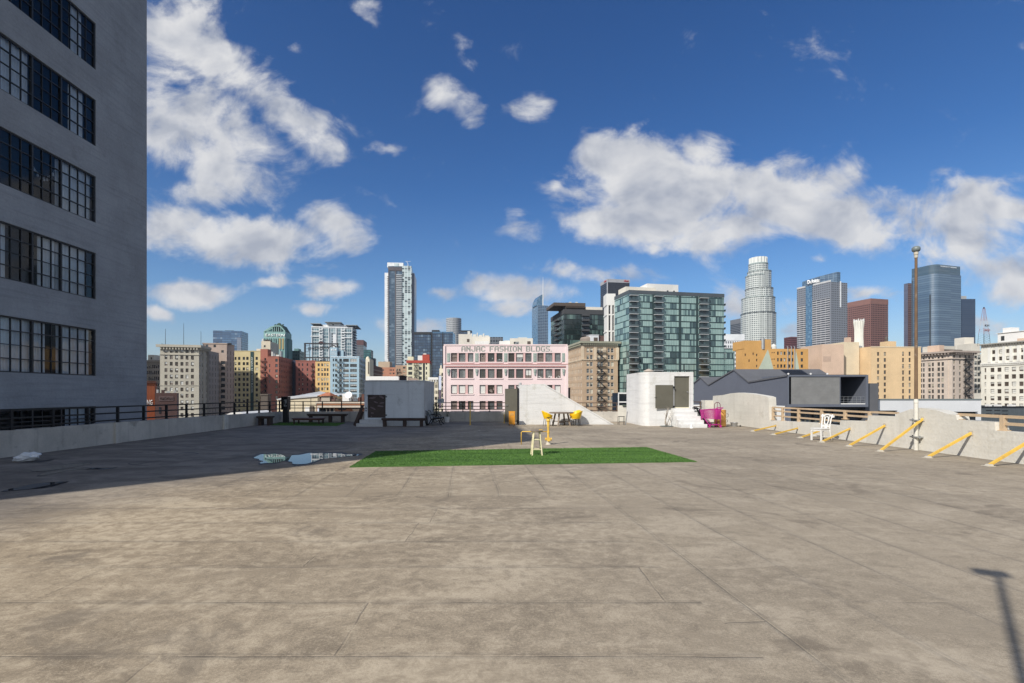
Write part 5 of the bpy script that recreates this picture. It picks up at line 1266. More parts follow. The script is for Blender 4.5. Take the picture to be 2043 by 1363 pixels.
mb.prism([(0, H), (L, H), (b.u(567), Zp(660)), (b.u(560), Zp(653.5)), (b.u(540), Zp(653.5)), (b.u(531), Zp(660.5))], 1, D - 1, 'y'); mb.build('upper_storey', mt, b.root)
mb = MB(); mb.prism([(b.u(544), Zp(662)), (b.u(561), Zp(662)), (b.u(561), Zp(655)), (b.u(557.5), Zp(651)), (b.u(548), Zp(651)), (b.u(544), Zp(655))], .2, .98, 'y'); mb.build('clock_recess', FR, b.root)
mb = MB()
for (p, q) in (((527, 662.3), (541, 653.5)), ((541, 653.5), (549, 651)), ((549, 651), (558, 651)), ((558, 651), (562, 654)), ((562, 654), (569, 661.8))): mb.bar((b.u(p[0]), -.3, Zp(p[1])), (b.u(q[0]), -.3, Zp(q[1])), .7, 1.0)
for px in (544.5, 548, 552, 556, 560.5): mb.bar((b.u(px), -.1, Zp(662)), (b.u(px), -.1, Zp(653)), .45, .5)
mb.build('roof_trim', mt, b.root)
mb = MB(); mb.prism([(b.u(527.5), Zp(661.5)), (b.u(545), Zp(650.5)), (b.u(546), Zp(648)), (b.u(561), Zp(648)), (b.u(563), Zp(652)), (b.u(569), Zp(661.2))], 2, D - 2, 'y')
mb.box(b.u(550.5), b.u(558), 2.5, 6, Zp(648.5), Zp(646)); mb.lathe([(1.6, Zp(646)), (1.4, Zp(644.6)), (.3, Zp(643.6))], 10, c=((b.u(554.3)), 4)); mb.lathe([(.9, Zp(648)), (.8, Zp(646.8)), (.2, Zp(646))], 8, c=(b.u(546.5), 4)); mb.lathe([(.9, Zp(648)), (.8, Zp(646.5)), (.2, Zp(645.6))], 8, c=(b.u(562), 4))
for i in range(7): mb.box(b.u(529 + 2.2 * i), b.u(530 + 2.2 * i), 1.2, 2, Zp(661 - 1.4 * i), Zp(659 - 1.4 * i))
mb.build('patina_roof', mtr, b.root)
b2 = b
b = Bld('deco_wing', 'darker turquoise wing on the right of the deco building', 'building', 455, 676, 569, 577, pR=583.2, rot=8); b.walls(mtd)
b.openings if False else None
mtt = curtainwall('glass_teal_dark', 2.2, 3.3, .35, .4, [(0, (.02, .04, .045)), (1, (.06, .10, .10))], (.05, .095, .10), ior=1.5)
b = Bld('teal_block', 'dark teal block with low penthouse between the deco building and the roof sign', 'building', 480, 700, 583, 598, pR=606.5, rot=8); b.walls(mtt); b.rbox('penthouse', 1, b.L * .75, 3, 12, 3.0, mtd)
mb = MB(); 
for a in range(5): mb.box(a * 1.6, a * 1.6 + .9, 0, 1, 0, .8 + .5 * (a % 3))
# ---------------- white condominium tower with roof wings
mwh = PT('condo_white', (.74, .76, .77), streak=.05)
cwc = curtainwall('condo_glass', 2.25, 3.3, .10, .13, [(0, (.05, .10, .13)), (.4, (.10, .17, .20)), (.8, (.20, .29, .32)), (1, (.40, .47, .49))], (.62, .66, .68), blockw=2, ior=1.8, seed=4)
b = Bld('condo_tower', 'white framed condominium tower with thin flat roof wings, behind the blue block', 'tower', 500, 653, 622, 703, pR=711, rot=9)
k = b.k; b.walls(cwc); L, D, H = b.L, b.D, b.H; Zp = lambda py: H - b.d(py)
b.band('parapet', -.2, 1.0, .4, mwh, 'r')
mb = MB(); mb.box(b.u(642), b.u(688), 4, D - 1, H - .7, Zp(648)); mb.box(b.u(651), b.u(677), 3, D - 2, H - .6, Zp(644.5)); ph = mb.build('penthouse', mwh, b.root)
mb = MB(); mb.box(b.u(662), b.u(665), 2.9, 2.98, Zp(650), Zp(647)); mb.build('window', GD, ph)
for (x0, x1, z0, z1) in ((620, 640, 648.2, 647.0), (648, 681, 644.6, 643.6), (690, 713, 650, 648.8)):
    mb = MB(); mb.box(b.u(x0), b.u(x1), -2, D, Zp(z0), Zp(z1)); 
    if x0 != 648:
        for q in (.2, .8): mb.box(b.u(x0 + (x1 - x0) * q) - .5, b.u(x0 + (x1 - x0) * q) + .5, 2, 4, H - .5, Zp(z0) - .01)
    mb.build('roof_wing', PT('wing_grey', (.30, .33, .35)), b.root)
mb = MB(); mb.box(b.u(656.5), b.u(670.5), -.5, -.01, 0, Zp(664.5)); rec = mb.build('centre_panel', PT('condo_grey', (.28, .33, .37)), b.root)
mb = MB(); mb.box(b.u(664.5), b.u(670.5), -.9, -.51, 0, Zp(668)); mb.build('white_panel', mwh, b.root)
for i in range(9):
    mb = MB(); mb.box(b.u(662), b.u(664.3), -.6, -.51, Zp(668.6 + 5.2 * i), Zp(665.8 + 5.2 * i)); mb.build('window', GD, b.root)
mb = MB()
for px in (622.3, 637.5, 643.8, 656, 671, 681.5, 688, 702.3): mb.box(b.u(px) - .3, b.u(px) + .3, -.8, -.012, 0, H - 1.3)
mb.build('white_fins', mwh, b.root)
for i in range(14):
    py = 659.5 + 5.3 * i
    for (xa, xb) in ((638, 644), (682, 688)):
        mb = MB(); mb.box(b.u(xa), b.u(xb), -1.5, -.82, Zp(py) - .45, Zp(py) + .45); mb.build('balcony', mwh, b.root)
    mb = MB(); mb.box(L + .01, L + 1.8, D * .08, D * .75, Zp(py + .4) - .25, Zp(py + .4) + .3); mb.build('balcony', PT('slab_grey', (.42, .45, .47)) if i == 0 else bpy.data.materials['slab_grey'], b.root)
for py, xa, xb in ((672.5, 619.5, 644), (662.2, 622, 637.5), (664, 681.5, 702.5), (674, 681.5, 703)):
    mb = MB(); mb.box(b.u(xa), b.u(xb), -1.2, -.83, Zp(py) - .4, Zp(py) + .4); mb.build('white_band', mwh, b.root)
# ---------------- roof sign frame on the orange block
t = thing('roof_sign', 'dark steel rooftop sign frame with a scrawled script line and arch', 'sign', (X(641, 372), 372, Z(720, 372)))
kk = .372; q_ = lambda px, py: ((px - 641) * kk, 0, (720 - py) * kk); mb = MB()
for px in (608.5, 617.5, 673.5): mb.bar(q_(px, 722), q_(px, 684.5), 1.0 if px != 617.5 else .3)
for py in (685.5, 713.5): mb.bar(q_(607, py), q_(675, py + .8), .9)
for px in range(612, 672, 6): mb.bar(q_(px, 713.5), q_(px, 721), .35)
for py in (690, 696, 702, 708): mb.bar(q_(608.5, py), q_(617.5, py), .25)
mb.build('frame', FR, t)
mb = MB(); mb.prism([(q_(634, 684.8)[0], q_(634, 684.8)[2]), (q_(647, 684.8)[0], q_(647, 684.8)[2]), (q_(643, 681.8)[0], q_(643, 681.8)[2]), (q_(638, 681.8)[0], q_(638, 681.8)[2])], -.4, .4, 'y'); mb.build('top_crest', plain('sign_maroon', (.05, .012, .018), .6), t)
mb = MB(); pts = []
for i in range(64):
    s_ = i / 63; pts.append((q_(614.5 + 41 * s_ + 1.2 * math.sin(i * 1.25), 0)[0], -.3, q_(0, 696.5 - 2.6 * math.sin(i * 1.25 + .6) * (1 + .6 * math.sin(i * .31)) - 2.2 * s_)[2]))
mb.tube(pts, .26, 5); mb.tube([(q_(658 + 6.3 * (1 - math.cos(a)), 0)[0], -.3, q_(0, 694 - 4.6 * math.sin(a))[2]) for a in [math.pi * i / 12 for i in range(13)]], .45, 6)
mb.build('script_line', FR, t)
# ---------------- towers behind the blue block
b = Bld('brown_tower', 'brown topped grey tower to the right of the white condominium', 'tower', 800, 678.5, 710, 725, pR=731.5, rot=8); b.walls(curtainwall('glass_slategrey', 2, 3.6, .3, .25, [(0, (.05, .06, .07)), (1, (.12, .14, .16))], (.14, .15, .17), ior=1.6)); b.band('crown', -.05, 8, .3, PT('crown_brown', (.13, .07, .07)), 'r')
b = Bld('teal_tower', 'teal glass tower behind the blue block, stepping down to the right', 'tower', 700, 698, 725.5, 740, pR=744.5, rot=6); b.walls(curtainwall('glass_teal', 2, 3.4, .15, .3, [(0, (.02, .09, .10)), (1, (.06, .18, .19))], (.015, .04, .045), ior=1.8))
b = Bld('navy_tower', 'small dark navy tower stub right of the teal tower', 'tower', 720, 715, 744, 748, pR=750.5, rot=6); b.walls(curtainwall('glass_navy', 2, 3.4, .15, .3, [(0, (.01, .03, .06)), (1, (.03, .07, .12))], (.008, .015, .025), ior=1.8))
# ---------------- pale blue block
m6 = PT('stucco_blue', (.38, .53, .62)); m6s = m6
b = Bld('blue_block', 'pale blue block with zigzag fire escape and a street number tower', 'building', 360, 711, 658.5, 716.5, pR=730.5, rot=9)
k = b.k; ds = rowsd(b, 716.2, 795, 10.1)
ca = cols_px(b, [(664, 666.5), (668.5, 673), (677, 682), ]); cb = cols_px(b, [(684.5, 696), (698.5, 712)])
st_big = WinStyle(FR, GG, SW, (.55, .33, .12), mull=3, ft=.16)
b.walls(m6, {'f': wins(ca, ds, 5.5 * k) + wins(cb, ds, 6.3 * k), 'r': [(a, c, d, d + 6.2 * k) for d in ds for a, c in even(5, b.D, 1, 1, b.D * .15)]})
b.windows('f', wins(ca, ds, 5.5 * k), st_dark); b.windows('f', wins(cb, ds, 6.3 * k), st_big)
b.windows('r', [(a, c, d, d + 6.2 * k) for d in ds for a, c in even(5, b.D, 1, 1, b.D * .15)], WinStyle(FR, GG, SW, (.8, .15, .05), mull=2, ft=.16)); b.done()
fire_escape(b, 'f', b.u(672), b.u(683.5), [d + 2.2 for d in ds], FR)
mb = MB(); mb.box(b.u(658.5), b.u(672.5), .02, 7, b.H - .6, b.H - b.d(694)); tw = mb.build('number_tower', m6, b.root)
mlt = PT('sign_paleblue', (.78, .84, .88), streak=0)
text('834', 4.2 * k, mlt, tw, (b.u(660.5), .016, b.H - b.d(701)), width=10 * k, extrude=.05, bold=.04)
text('SOUTH', 1.7 * k, mlt, tw, (b.u(661.5), .016, b.H - b.d(705.2)), width=7 * k, extrude=.05, bold=.03)
text('BROADWAY', 1.8 * k, mlt, tw, (b.u(659.8), .016, b.H - b.d(708.4)), width=11.3 * k, extrude=.05, bold=.03)
text('ANJAC FASHION BLDGS', 3.0 * k, mlt, b.root, (b.u(660), -.06, b.H - b.d(714.8)), width=52 * k, extrude=.05, bold=.035)
b.rbox('roof_unit', b.u(677), b.u(684.5), 2, 6, 5, m6); b.rbox('roof_tank', b.u(674), b.u(677), 2, 4, 4.2, FR); b.rbox('roof_unit', b.u(685), b.u(689), 3, 6, 4.2, PT('greyblue', (.25, .30, .34)))
# ---------------- low roofs just beyond the back parapet, left
mcm = PT('stucco_cream', (.60, .52, .37)); mro = PT('membrane_roof', (.50, .51, .52), var=.2)
t = thing('low_hall', 'low cream hall with a broad pale gabled roof behind the phone housing', 'building', (X(560, 120), 120, ZB)); kk = .120
zz = lambda py: Z(py, 120) - ZB; xx = lambda px: (px - 560) * kk
mb = MB(); mb.prism([(xx(553), 0), (xx(633.5), 0), (xx(633.5), zz(792)), (xx(575), zz(792)), (xx(553), zz(797))], 0, 24, 'y'); mb.build('wall', mcm, t, fix=True)
mb = MB(); mb.face([(xx(553), -.3, zz(796.5)), (xx(577), -.3, zz(791)), (xx(588), 24, zz(777) - 1.0), (xx(566), 24, zz(780))]); mb.face([(xx(577), -.3, zz(791)), (xx(634), -.3, zz(790)), (xx(668), 24, zz(777) - 1), (xx(588), 24, zz(777) - 1.0)]); mb.face([(xx(553), -.3, zz(798)), (xx(634), -.3, zz(791.5)), (xx(634), -.3, zz(790)), (xx(577), -.3, zz(791)), (xx(553), -.3, zz(796.5))]); mb.build('roof', mro, t)
mb = MB(); mb.box(xx(609), xx(618), -.2, -.002, zz(822), zz(812)); mb.build('white_door', MT['white_paint'], t)
mb = MB(); mb.box(xx(619), xx(626), -.3, -.002, zz(822), zz(810)); mb.build('dark_door', FB, t)
for px in (580.5, 623.5):
    mb = MB(); mb.cyl((xx(px), -1, zz(822)), (xx(px), -1, zz(794)), .07, .07, 6); mb.build('roof_mast', FR, t)
mt2 = painted('roof_tiles', (.38, .14, .075), .85, .25, 2, bump=.2, bscale=8)
t = thing('tile_turret', 'small turret with a red tiled hipped roof on the low buildings at left', 'building', (X(650, 112), 112, Z(803, 112))); kk = .112
zz = lambda py: Z(py, 112) - Z(803, 112); xx = lambda px: (px - 650) * kk
mb = MB(); mb.box(xx(641), xx(658), 0, 2.2, -6, zz(790)); mb.build('wall', PT('stucco_grey', (.42, .38, .31)), t)
mb = MB(); mb.box(xx(637), xx(641), .3, 1.9, -4, zz(791)); mb.box(xx(658.02), xx(667), .3, 2, -4, zz(793)); mb.build('side_wall', brick_pu, t)
mb = MB(); a, c, zt, zb_ = xx(633.5), xx(668), zz(783.3), zz(790)
mb.face([(a, -.4, zb_), (xx(660), -.4, zb_), (xx(656), 1.1, zt), (xx(648), 1.1, zt)]); mb.face([(xx(660), -.4, zb_), (c, 2.6, zz(791.5)), (xx(656), 1.1, zt)]); mb.face([(a, -.4, zb_), (xx(648), 1.1, zt), (a, 2.6, zb_)]); mb.face([(a, 2.6, zb_), (xx(648), 1.1, zt), (xx(656), 1.1, zt), (c, 2.6, zz(791.5))]); mb.build('roof', mt2, t)
mbr = PT('brick_tan', (.42, .19, .10), bscale=6)
b = Bld('brick_row', 'low tan brick building with cluttered flat roof under the blue block', 'building', 105, 801.5, 632, 733, rot=0, depth=12)
b.walls(mbr); k = b.k; H = b.H; Zp = lambda py: H - b.d(py)
b.band('coping', -.05, .35, .2, PT('coping_stone', (.5, .44, .36)), '')
mb = MB(); mb.box(b.u(636), b.u(733), -.9, -.002, Zp(813), Zp(809.5)); mb.build('canopy', PT('canopy_cream', (.52, .46, .38)), b.root)
mb = MB(); mb.box(b.u(634), b.u(668), -.2, -.003, Zp(830), Zp(813.5)); mb.build('shop_front', PT('shop_cream', (.5, .42, .32)), b.root)
for a, c in ((638, 651), (653, 658), (660, 666)):
    mb = MB(); mb.box(b.u(a), b.u(c), -.26, -.202, Zp(829), Zp(815)); mb.build('shop_window', GD, b.root)
mb = MB(); mb.box(b.u(634.5), b.u(637.5), -.34, -.203, Zp(825), Zp(812)); mb.build('sign_panel', PT('sign_skyblue', (.55, .62, .72)), b.root)
mb = MB(); mb.prism([(b.u(703), Zp(813.2)), (b.u(720), Zp(813.2)), (b.u(716), Zp(830)), (b.u(711), Zp(830))], -.6, -.004, 'y'); mb.build('awning', FB, b.root)
mb = MB(); mb.box(b.u(676), b.u(690), -.22, -.004, Zp(818), Zp(812.9)); mb.build('window', GD, b.root)
for a, c, h, mm in ((677, 691, 1.7, MT['white_paint']), (692, 695, .9, MT['galv']), (699, 708, .8, FW), (709, 713, .9, MT['red_wood']), (716, 721, 1.6, MT['red_wood']), (663, 669, .6, FB), (723, 731, .6, FB)): b.rbox('roof_unit', b.u(a), b.u(c), 2, 4.2, h + .7, mm)
mb = MB(); mb.cyl((b.u(692.5), 1.8, H + .1), (b.u(692.5), 1.4, H + 1.35), .06, .06, 6); mb.lathe([(.05, 0), (.5, .12), (.8, .34), (.82, .34)], 16, c=(0, 0)); dsh = mb
mb = MB(); M = Matrix.Translation((b.u(692.5), 1.2, H + 1.3)) @ Matrix.Rotation(R(70), 4, 'X'); tmp = MB(); tmp.lathe([(.05, 0), (.45, .1), (.75, .3)], 16)
mb.v = [tuple(M @ Vector(p)) for p in tmp.v]; mb.f = tmp.f; mb.mi = tmp.mi; mb.bar((b.u(692.5), 1.5, H - .6), (b.u(692.5), 1.3, H + 1.3), .08); mb.build('dish', MT['white_paint'], b.root)
t = thing('white_canopy', 'low white curved membrane roof just beyond the left back corner', 'building', (X(470, 75), 75, Z(840, 75))); kk = .075
mb = MB(); P = [(-30 + 60 * i / 12, 4 + 14 * (1 - (2 * i / 12 - 1) ** 2)) for i in range(13)]
mb.prism([(-30 * kk, 0)] + [(a * kk, c * kk) for a, c in P] + [(30 * kk, 0)], 0, 9, 'y'); mb.build('roof', MT['white_paint'], t, fix=True)
for pxa, pxb, py0, lab in ((520, 534, 786, 'brown square brick chimney left of the phone housing'), (497, 522, 822, 'flat white roof vent box left of the brick chimney')):
    t = thing('roof_chimney', lab, 'chimney', (X(pxa, 90), 90, Z(850, 90))); mb = MB(); mb.box(0, (pxb - pxa) * .09, 0, 1.4, 0, (850 - py0 - 3) * .09); mb.build('shaft', FB if py0 < 800 else MT['white_paint'], t)
    mb = MB(); mb.box(-.12, (pxb - pxa) * .09 + .12, -.12, 1.52, (850 - py0 - 3) * .09 + .002, (850 - py0) * .09); mb.build('cap', FB if py0 < 800 else MT['white_paint'], t)
# ---------------- middle left, behind the grey bulkhead
mcw = PT('terracotta_cream', (.68, .62, .49))
b = Bld('corner_pylon', 'slim cream corner pylon with a small vertical sign, left of the grey bulkhead', 'building', 230, 716, 729.5, 737.2, rot=0, depth=7)
b.walls(mcw); k = b.k; mb = MB(); mb.lathe([(.9, b.H), (.7, b.H + .8), (.1, b.H + 1.2)], 8, c=(.6, 1.5)); mb.build('finial', mcw, b.root)
mb = MB(); mb.box(1.1, 1.5, -.2, -.004, b.H - 30 * k, b.H - 6 * k); mb.build('sign_strip', FB, b.root)
b = Bld('brown_block', 'dark brown block with white window bands in shade behind the slim cream pylon', 'building', 300, 727, 737, 738.5, pR=763, rot=3); b.walls(brick_pu)
mb = MB()
for q in range(4): mb.box(b.L + .003, b.L + .3, 1, b.D, b.H - b.d(736 + 8 * q) - .5, b.H - b.d(736 + 8 * q) + .3)
mb.build('stone_band', PT('stone_dull', (.26, .2, .18)), b.root)
mbo = PT('brick_brownorange', (.40, .19, .12), bscale=5)
b = Bld('brick_block', 'orange brown brick block with few small windows in front of the tall white tower', 'building', 380, 733, 752, 803, rot=0, depth=22)
k = b.k
b.openings(mbo, {'f': wins(cols_px(b, [(755.5, 758.5), (762.5, 766), (777.5, 779.5), (780.5, 782.5), (784, 786)]), [b.d(737)], 3 * k) + wins(cols_px(b, [(763, 765.5), (777.5, 781), (783.5, 787)]), [b.d(743.5)], 3 * k)}, st_dark)
b.rbox('penthouse', .3, b.u(775.5), 3, 12, 5.2, PT('stone_tan', (.46, .36, .26)))
b = Bld('beige_block', 'small beige brown block with three windows left of the red trimmed cream building', 'building', 370, 729, 789, 813, rot=0, depth=18)
k = b.k; b.openings(PT('stone_brownbeige', (.36, .24, .17)), {'f': wins(cols_px(b, [(791.5, 794), (796, 799)]), rowsd(b, 736, 755, 8), 4 * k) + wins(cols_px(b, [(804, 809)]), rowsd(b, 732, 757, 7.5), 3.6 * k)}, st_old)
fire_escape(b, 'f', b.u(791), b.u(800), [b.d(742), b.d(750)], FR)
b = Bld('cornice_building', 'long low building whose white cornice shows above the grey bulkhead', 'building', 120, 752, 735.5, 792, rot=0, depth=16); b.walls(mcw); b.band('cornice', -.1, .8, .5, MT['white_paint'], 'r', dent=1.7)
b = Bld('cornice_building', 'short piece of low white cornice left of the red trimmed cream building', 'building', 122, 752.5, 801, 813, rot=0, depth=16); b.walls(mcw)
mcl = PT('stucco_lightcream', (.70, .66, .48)); mrd = PT('trim_red', (.42, .07, .045), streak=.05)
b = Bld('cream_block', 'cream block with red roof trim, fire escape and a black sign strip', 'building', 350, 721.5, 811.5, 857, pR=860.5, rot=5)
k = b.k; ds = rowsd(b, 722.5, 790, 9.7)
c1 = cols_px(b, [(814.5, 822.5), (835, 841.5)]); c2 = cols_px(b, [(826.8, 829), (830.8, 833)]); c3 = cols_px(b, [(849.5, 852)])
b.walls(mcl, {'f': wins(c1, ds, 6.2 * k) + wins(c2 + c3, ds, 5.5 * k)})
b.windows('f', wins(c1, ds, 6.2 * k), WinStyle(FR, GG, SW, (.7, .2, .1), mull=1, ft=.2)); b.windows('f', wins(c2 + c3, ds, 5.5 * k), st_dark); b.done()
b.band('red_trim', -.8, 1.0, .3, mrd, 'r'); fire_escape(b, 'f', b.u(825.5), b.u(834.5), [d + 2.2 for d in ds], FR)
mb = MB(); mb.box(b.u(843.8), b.u(847.5), -.15, -.003, 0, b.H - 1.2); mb.build('sign_strip', FR, b.root)
b.rbox('penthouse', b.u(812.5), b.u(824), 2, 8, 4.2, mcl); b.rbox('penthouse', b.u(833), b.u(842.5), 2, 8, 5.0, MT['white_paint']); b.rbox('red_penthouse', b.u(842.6), b.u(856.5), .5, 8, 5.6, mrd); b.rbox('roof_tank', b.u(844), b.u(850), 2, 5, 6.6, FW)
b = Bld('terracotta_front', 'narrow white ornate front with small paired windows left of the pink building', 'building', 205, 754, 858, 875.5, rot=0, depth=14)
k = b.k; b.openings(mcw, {'f': wins(cols_px(b, [(859, 861.2), (862.5, 864.8), (867.3, 869.2), (870.2, 872), (873, 874.8)]), rowsd(b, 767.5, 836, 12.0), 6.5 * k)}, st_dark)
b.band('cornice', -.2, .8, .7, MT['white_paint'], 'r', dent=1.0); b.band('belt_course', b.d(764), b.d(765.3), .3, mcw, 'r')
b = Bld('terracotta_front', 'slim cream tower front with finial close to the left edge of the pink building', 'building', 180, 735.5, 876.5, 885.5, rot=0, depth=12)
k = b.k; b.openings(mcw, {'f': wins(cols_px(b, [(881, 883.8)]), rowsd(b, 744, 836, 10.5), 6 * k)}, st_dark); b.rbox('finial', .2, .7, 1, 1.5, 1.9, mcw)
fire_escape(b, 'f', b.u(881), b.u(885), [d + 1.6 for d in rowsd(b, 744, 830, 10.5)], FR, ladders=False)
t = thing('street_banner', 'tall narrow banner, pale blue above and violet below, left of the pink building', 'banner', (X(875.5, 160), 160, ZB)); zz = lambda py: Z(py, 160) - ZB
mb = MB(); mb.box(0, .8, 0, .08, zz(778), zz(750)); mb.build('upper_banner', PT('banner_pale', (.55, .60, .72), streak=0), t)
mb = MB(); mb.box(0.02, .7, 0.01, .07, zz(815), zz(778.2)); mb.build('lower_banner', PT('banner_violet', (.10, .075, .12), streak=0), t)
mb = MB(); mb.cyl((-.15, .04, 0), (-.15, .04, zz(746)), .12, .1, 8); mb.bar((-.15, .04, zz(749.5)), (.8, .04, zz(749.5)), .1); mb.bar((-.15, .04, zz(779)), (.8, .04, zz(778.1)), .06); mb.build('pole', FR, t)
# ---------------- tall residential tower
Ytw = 850; cwt1 = curtainwall('tower_glass', 2.6, 3.05, .07, .10, [(0, (.02, .045, .08)), (.6, (.045, .085, .13)), (1, (.16, .22, .28))], (.10, .13, .17), blockw=2, ior=1.9, seed=2)
cwt2 = curtainwall('tower_mint', 5.2, 3.05, .18, .16, [(0, (.03, .045, .055)), (.34, (.06, .085, .095)), (.5, (.40, .49, .50)), (1, (.50, .58, .58))], (.60, .67, .67), ior=1.6, seed=8)
b = Bld('residential_tower', 'very tall slim white and blue residential tower, the tallest left of centre', 'tower', Ytw, 532, 774.5, 820.7, pR=827, rot=6)
k = b.k; L, D, H = b.L, b.D, b.H; Zp = lambda py: H - b.d(py)
b.walls(cwt1)
mb = MB(); mb.box(b.u(802.5), L + .4, -.6, D * .6, 0, Zp(531)); mb.build('mint_wing', cwt2, b.root)
mb = MB(); mb.box(b.u(767), b.u(774.5), 2, D * .8, 0, Zp(545)); mb.build('white_wall', mwh, b.root)
mb = MB(); mb.box(b.u(771.8), b.u(804), 5, D * .8, H - 1, Zp(523.5)); mb.build('crown', mwh, b.root)
mb = MB(); mb.box(b.u(786.5), b.u(794.5), 4.2, 4.98, Zp(541), Zp(525)); mb.build('crown_glass', cwt2, b.root)
mb = MB(); mb.box(b.u(774.6), b.u(802), -.9, -.01, Zp(541), Zp(534)); mb.box(b.u(788.3), b.u(790.3), -.9, -.01, 0, Zp(541.1)); mb.box(b.u(774.6), b.u(776), -.8, -.012, 0, Zp(541.1)); mb.build('brown_trim', PT('trim_brown', (.10, .09, .10)), b.root)
mb = MB(); mb.box(L + .41, L + 4.6, D * .1, D * .8, 0, Zp(543)); mb.build('blue_fin', curtainwall('fin_glass', 3, 3.05, .2, .3, [(0, (.05, .07, .12)), (1, (.09, .11, .18))], (.05, .06, .1)), b.root)
slab = PT('balcony_grey', (.46, .49, .51))
n_b = 0
for i in range(54):
    py = 549.5 + i * 3.6
    if py > 735: break
    mb = MB(); mb.box(b.u(790.5), b.u(801.8), -2.2, -.02, Zp(py) - .9, Zp(py) + .5); mb.build('balcony', slab, b.root)
for i in range(46):
    py = 553.5 + i * 3.6
    mb = MB(); mb.prism([(b.u(771.6), Zp(py) + 1.2), (b.u(774.4), Zp(py) - .6), (b.u(774.4), Zp(py) + 1.2)], 1.2, 1.98, 'y'); mb.build('side_balcony', MT['glass_dark'], b.root)
mb = MB(); mb.cyl((b.u(813.5), 4, H), (b.u(813.5), 4, H + 6), .6, .4, 6); mb.bar((b.u(813.5), 4, H + 5.5), (b.u(811), 4, H + 9.5), .5); mb.bar((b.u(808), 4, H + 9.7), (b.u(819), 4, H + 9.7), .35); mb.build('roof_crane', MT['white_paint'], b.root)
# ---------------- dark blue wide slab and round tower
cwd = curtainwall('glass_navyblue', 2.6, 3.4, .10, .16, [(0, (.012, .03, .07)), (.55, (.025, .055, .11)), (.9, (.06, .11, .18)), (1, (.16, .22, .28))], (.010, .016, .03), ior=1.9, seed=3, blockw=2)
b = Bld('glass_slab', 'wide dark navy glass slab between the slim tower and the pink building', 'tower', 600, 663, 826.5, 859, rot=0, depth=30); b.walls(cwd); b.band('roof_band', -.3, 2.6, .3, FR, 'r')
b = Bld('glass_slab', 'right half of the navy glass slab with a dark vertical seam and small roof box', 'tower', 597, 662.5, 860.5, 903.5, rot=0, depth=30); b.walls(cwd); b.rbox('roof_plant', 0, b.L * .34, 4, 14, 3.6, FR)
mb = MB(); mb.box(0, 1.3, -.5, -.01, 0, b.H - .1); mb.box(b.L * .52, b.L * .55, -.4, -.01, 0, b.H - .2); mb.build('dark_seam', FR, b.root)
b.band('roof_band', -.3, 1.6, .3, PT('band_blue', (.06, .13, .22)), '')
t = thing('round_tower', 'round grey gridded tower behind the navy glass slab', 'tower', (X(904, 1100), 1115, ZB)); r_ = 15.4 * 1.1
mb = MB(); H = Z(634, 1100) - ZB; mb.lathe([(r_, 0), (r_, H), (r_ * .96, H + .02), (r_ * .94, H - 2)], 48)
mb.build('shaft', curtainwall('round_grid', 3.1, 4.0, .42, .36, [(0, (.03, .035, .045)), (1, (.08, .09, .10))], (.40, .42, .44), cyl=r_, ior=1.5), t)
b = Bld('navy_tower', 'small dark navy tower top just right of the round grey tower', 'tower', 900, 659.5, 919.5, 940.5, rot=0, depth=20); b.walls(cwd); b.band('roof_band', -.2, 3, .3, FR, 'r')
# ---------------- cream plant rooms and small blocks behind the pink roof
mpl = PT('plant_cream', (.66, .62, .54))
b = Bld('plant_block', 'cream plant rooms and pipes above the left half of the pink roof', 'building', 175, 667, 914.8, 942, pR=948, rot=5)
b.walls(mpl); k = b.k; mb = MB(); mb.box(b.u(931.5), b.u(936.5), -.06, -.003, b.H - b.d(682.5), b.H - b.d(676.5)); mb.build('louvre', FB, b.root)
for a, c, h in ((933, 938, 1.4), (939, 942, .6)): b.rbox('roof_unit', b.u(a), b.u(c), 1, 3, h + .5, FW)
b = Bld('plant_block', 'lower cream plant room with small roof boxes right of the first one', 'building', 185, 671.5, 942, 977.5, rot=0, depth=10); b.walls(mpl)
for a, c, h in ((943, 950, .9), (951, 953, 1.5), (955, 962, .7), (963, 966, 1.2), (967, 975, .5)): b.rbox('roof_unit', b.u(a), b.u(c), 1, 3, h + .7, FW if a % 2 else mpl)
b.rbox('white_duct', b.u(948), b.u(976), -2.5, -.5, 1.2, MT['white_paint'], z=b.H - 3.2)
b = Bld('grid_block', 'small dark grey gridded block behind the plant rooms on the pink roof', 'building', 420, 672.5, 977, 1003.5, rot=0, depth=16); b.walls(curtainwall('grid_grey', 2.2, 3.2, .3, .35, [(0, (.03, .035, .045)), (1, (.07, .08, .09))], (.15, .165, .19), ior=1.5))
b = Bld('plant_block', 'cream plant room above the right half of the pink roof with a small brown louvre', 'building', 168, 675, 1017.5, 1063, rot=0, depth=9); b.walls(mpl); k = b.k
mb = MB(); mb.box(b.u(1052), b.u(1058.5), -.06, -.003, b.H - b.d(688), b.H - b.d(681)); mb.build('louvre', FB, b.root)
mb = MB(); mb.box(b.u(1025), b.u(1035), -.06, -.003, b.H - b.d(686.5), b.H - b.d(682)); mb.build('window', GG, b.root); b.rbox('roof_unit', b.u(1034), b.u(1052), 1, 4, 1.1, FW)
b = Bld('plant_block', 'small low white plant room in the middle of the pink roof skyline', 'building', 172, 680.5, 996, 1017.4, rot=0, depth=9); b.walls(MT['white_paint']); b.rbox('roof_unit', b.u(1006), b.u(1016), 1, 4, 1.0, FW)
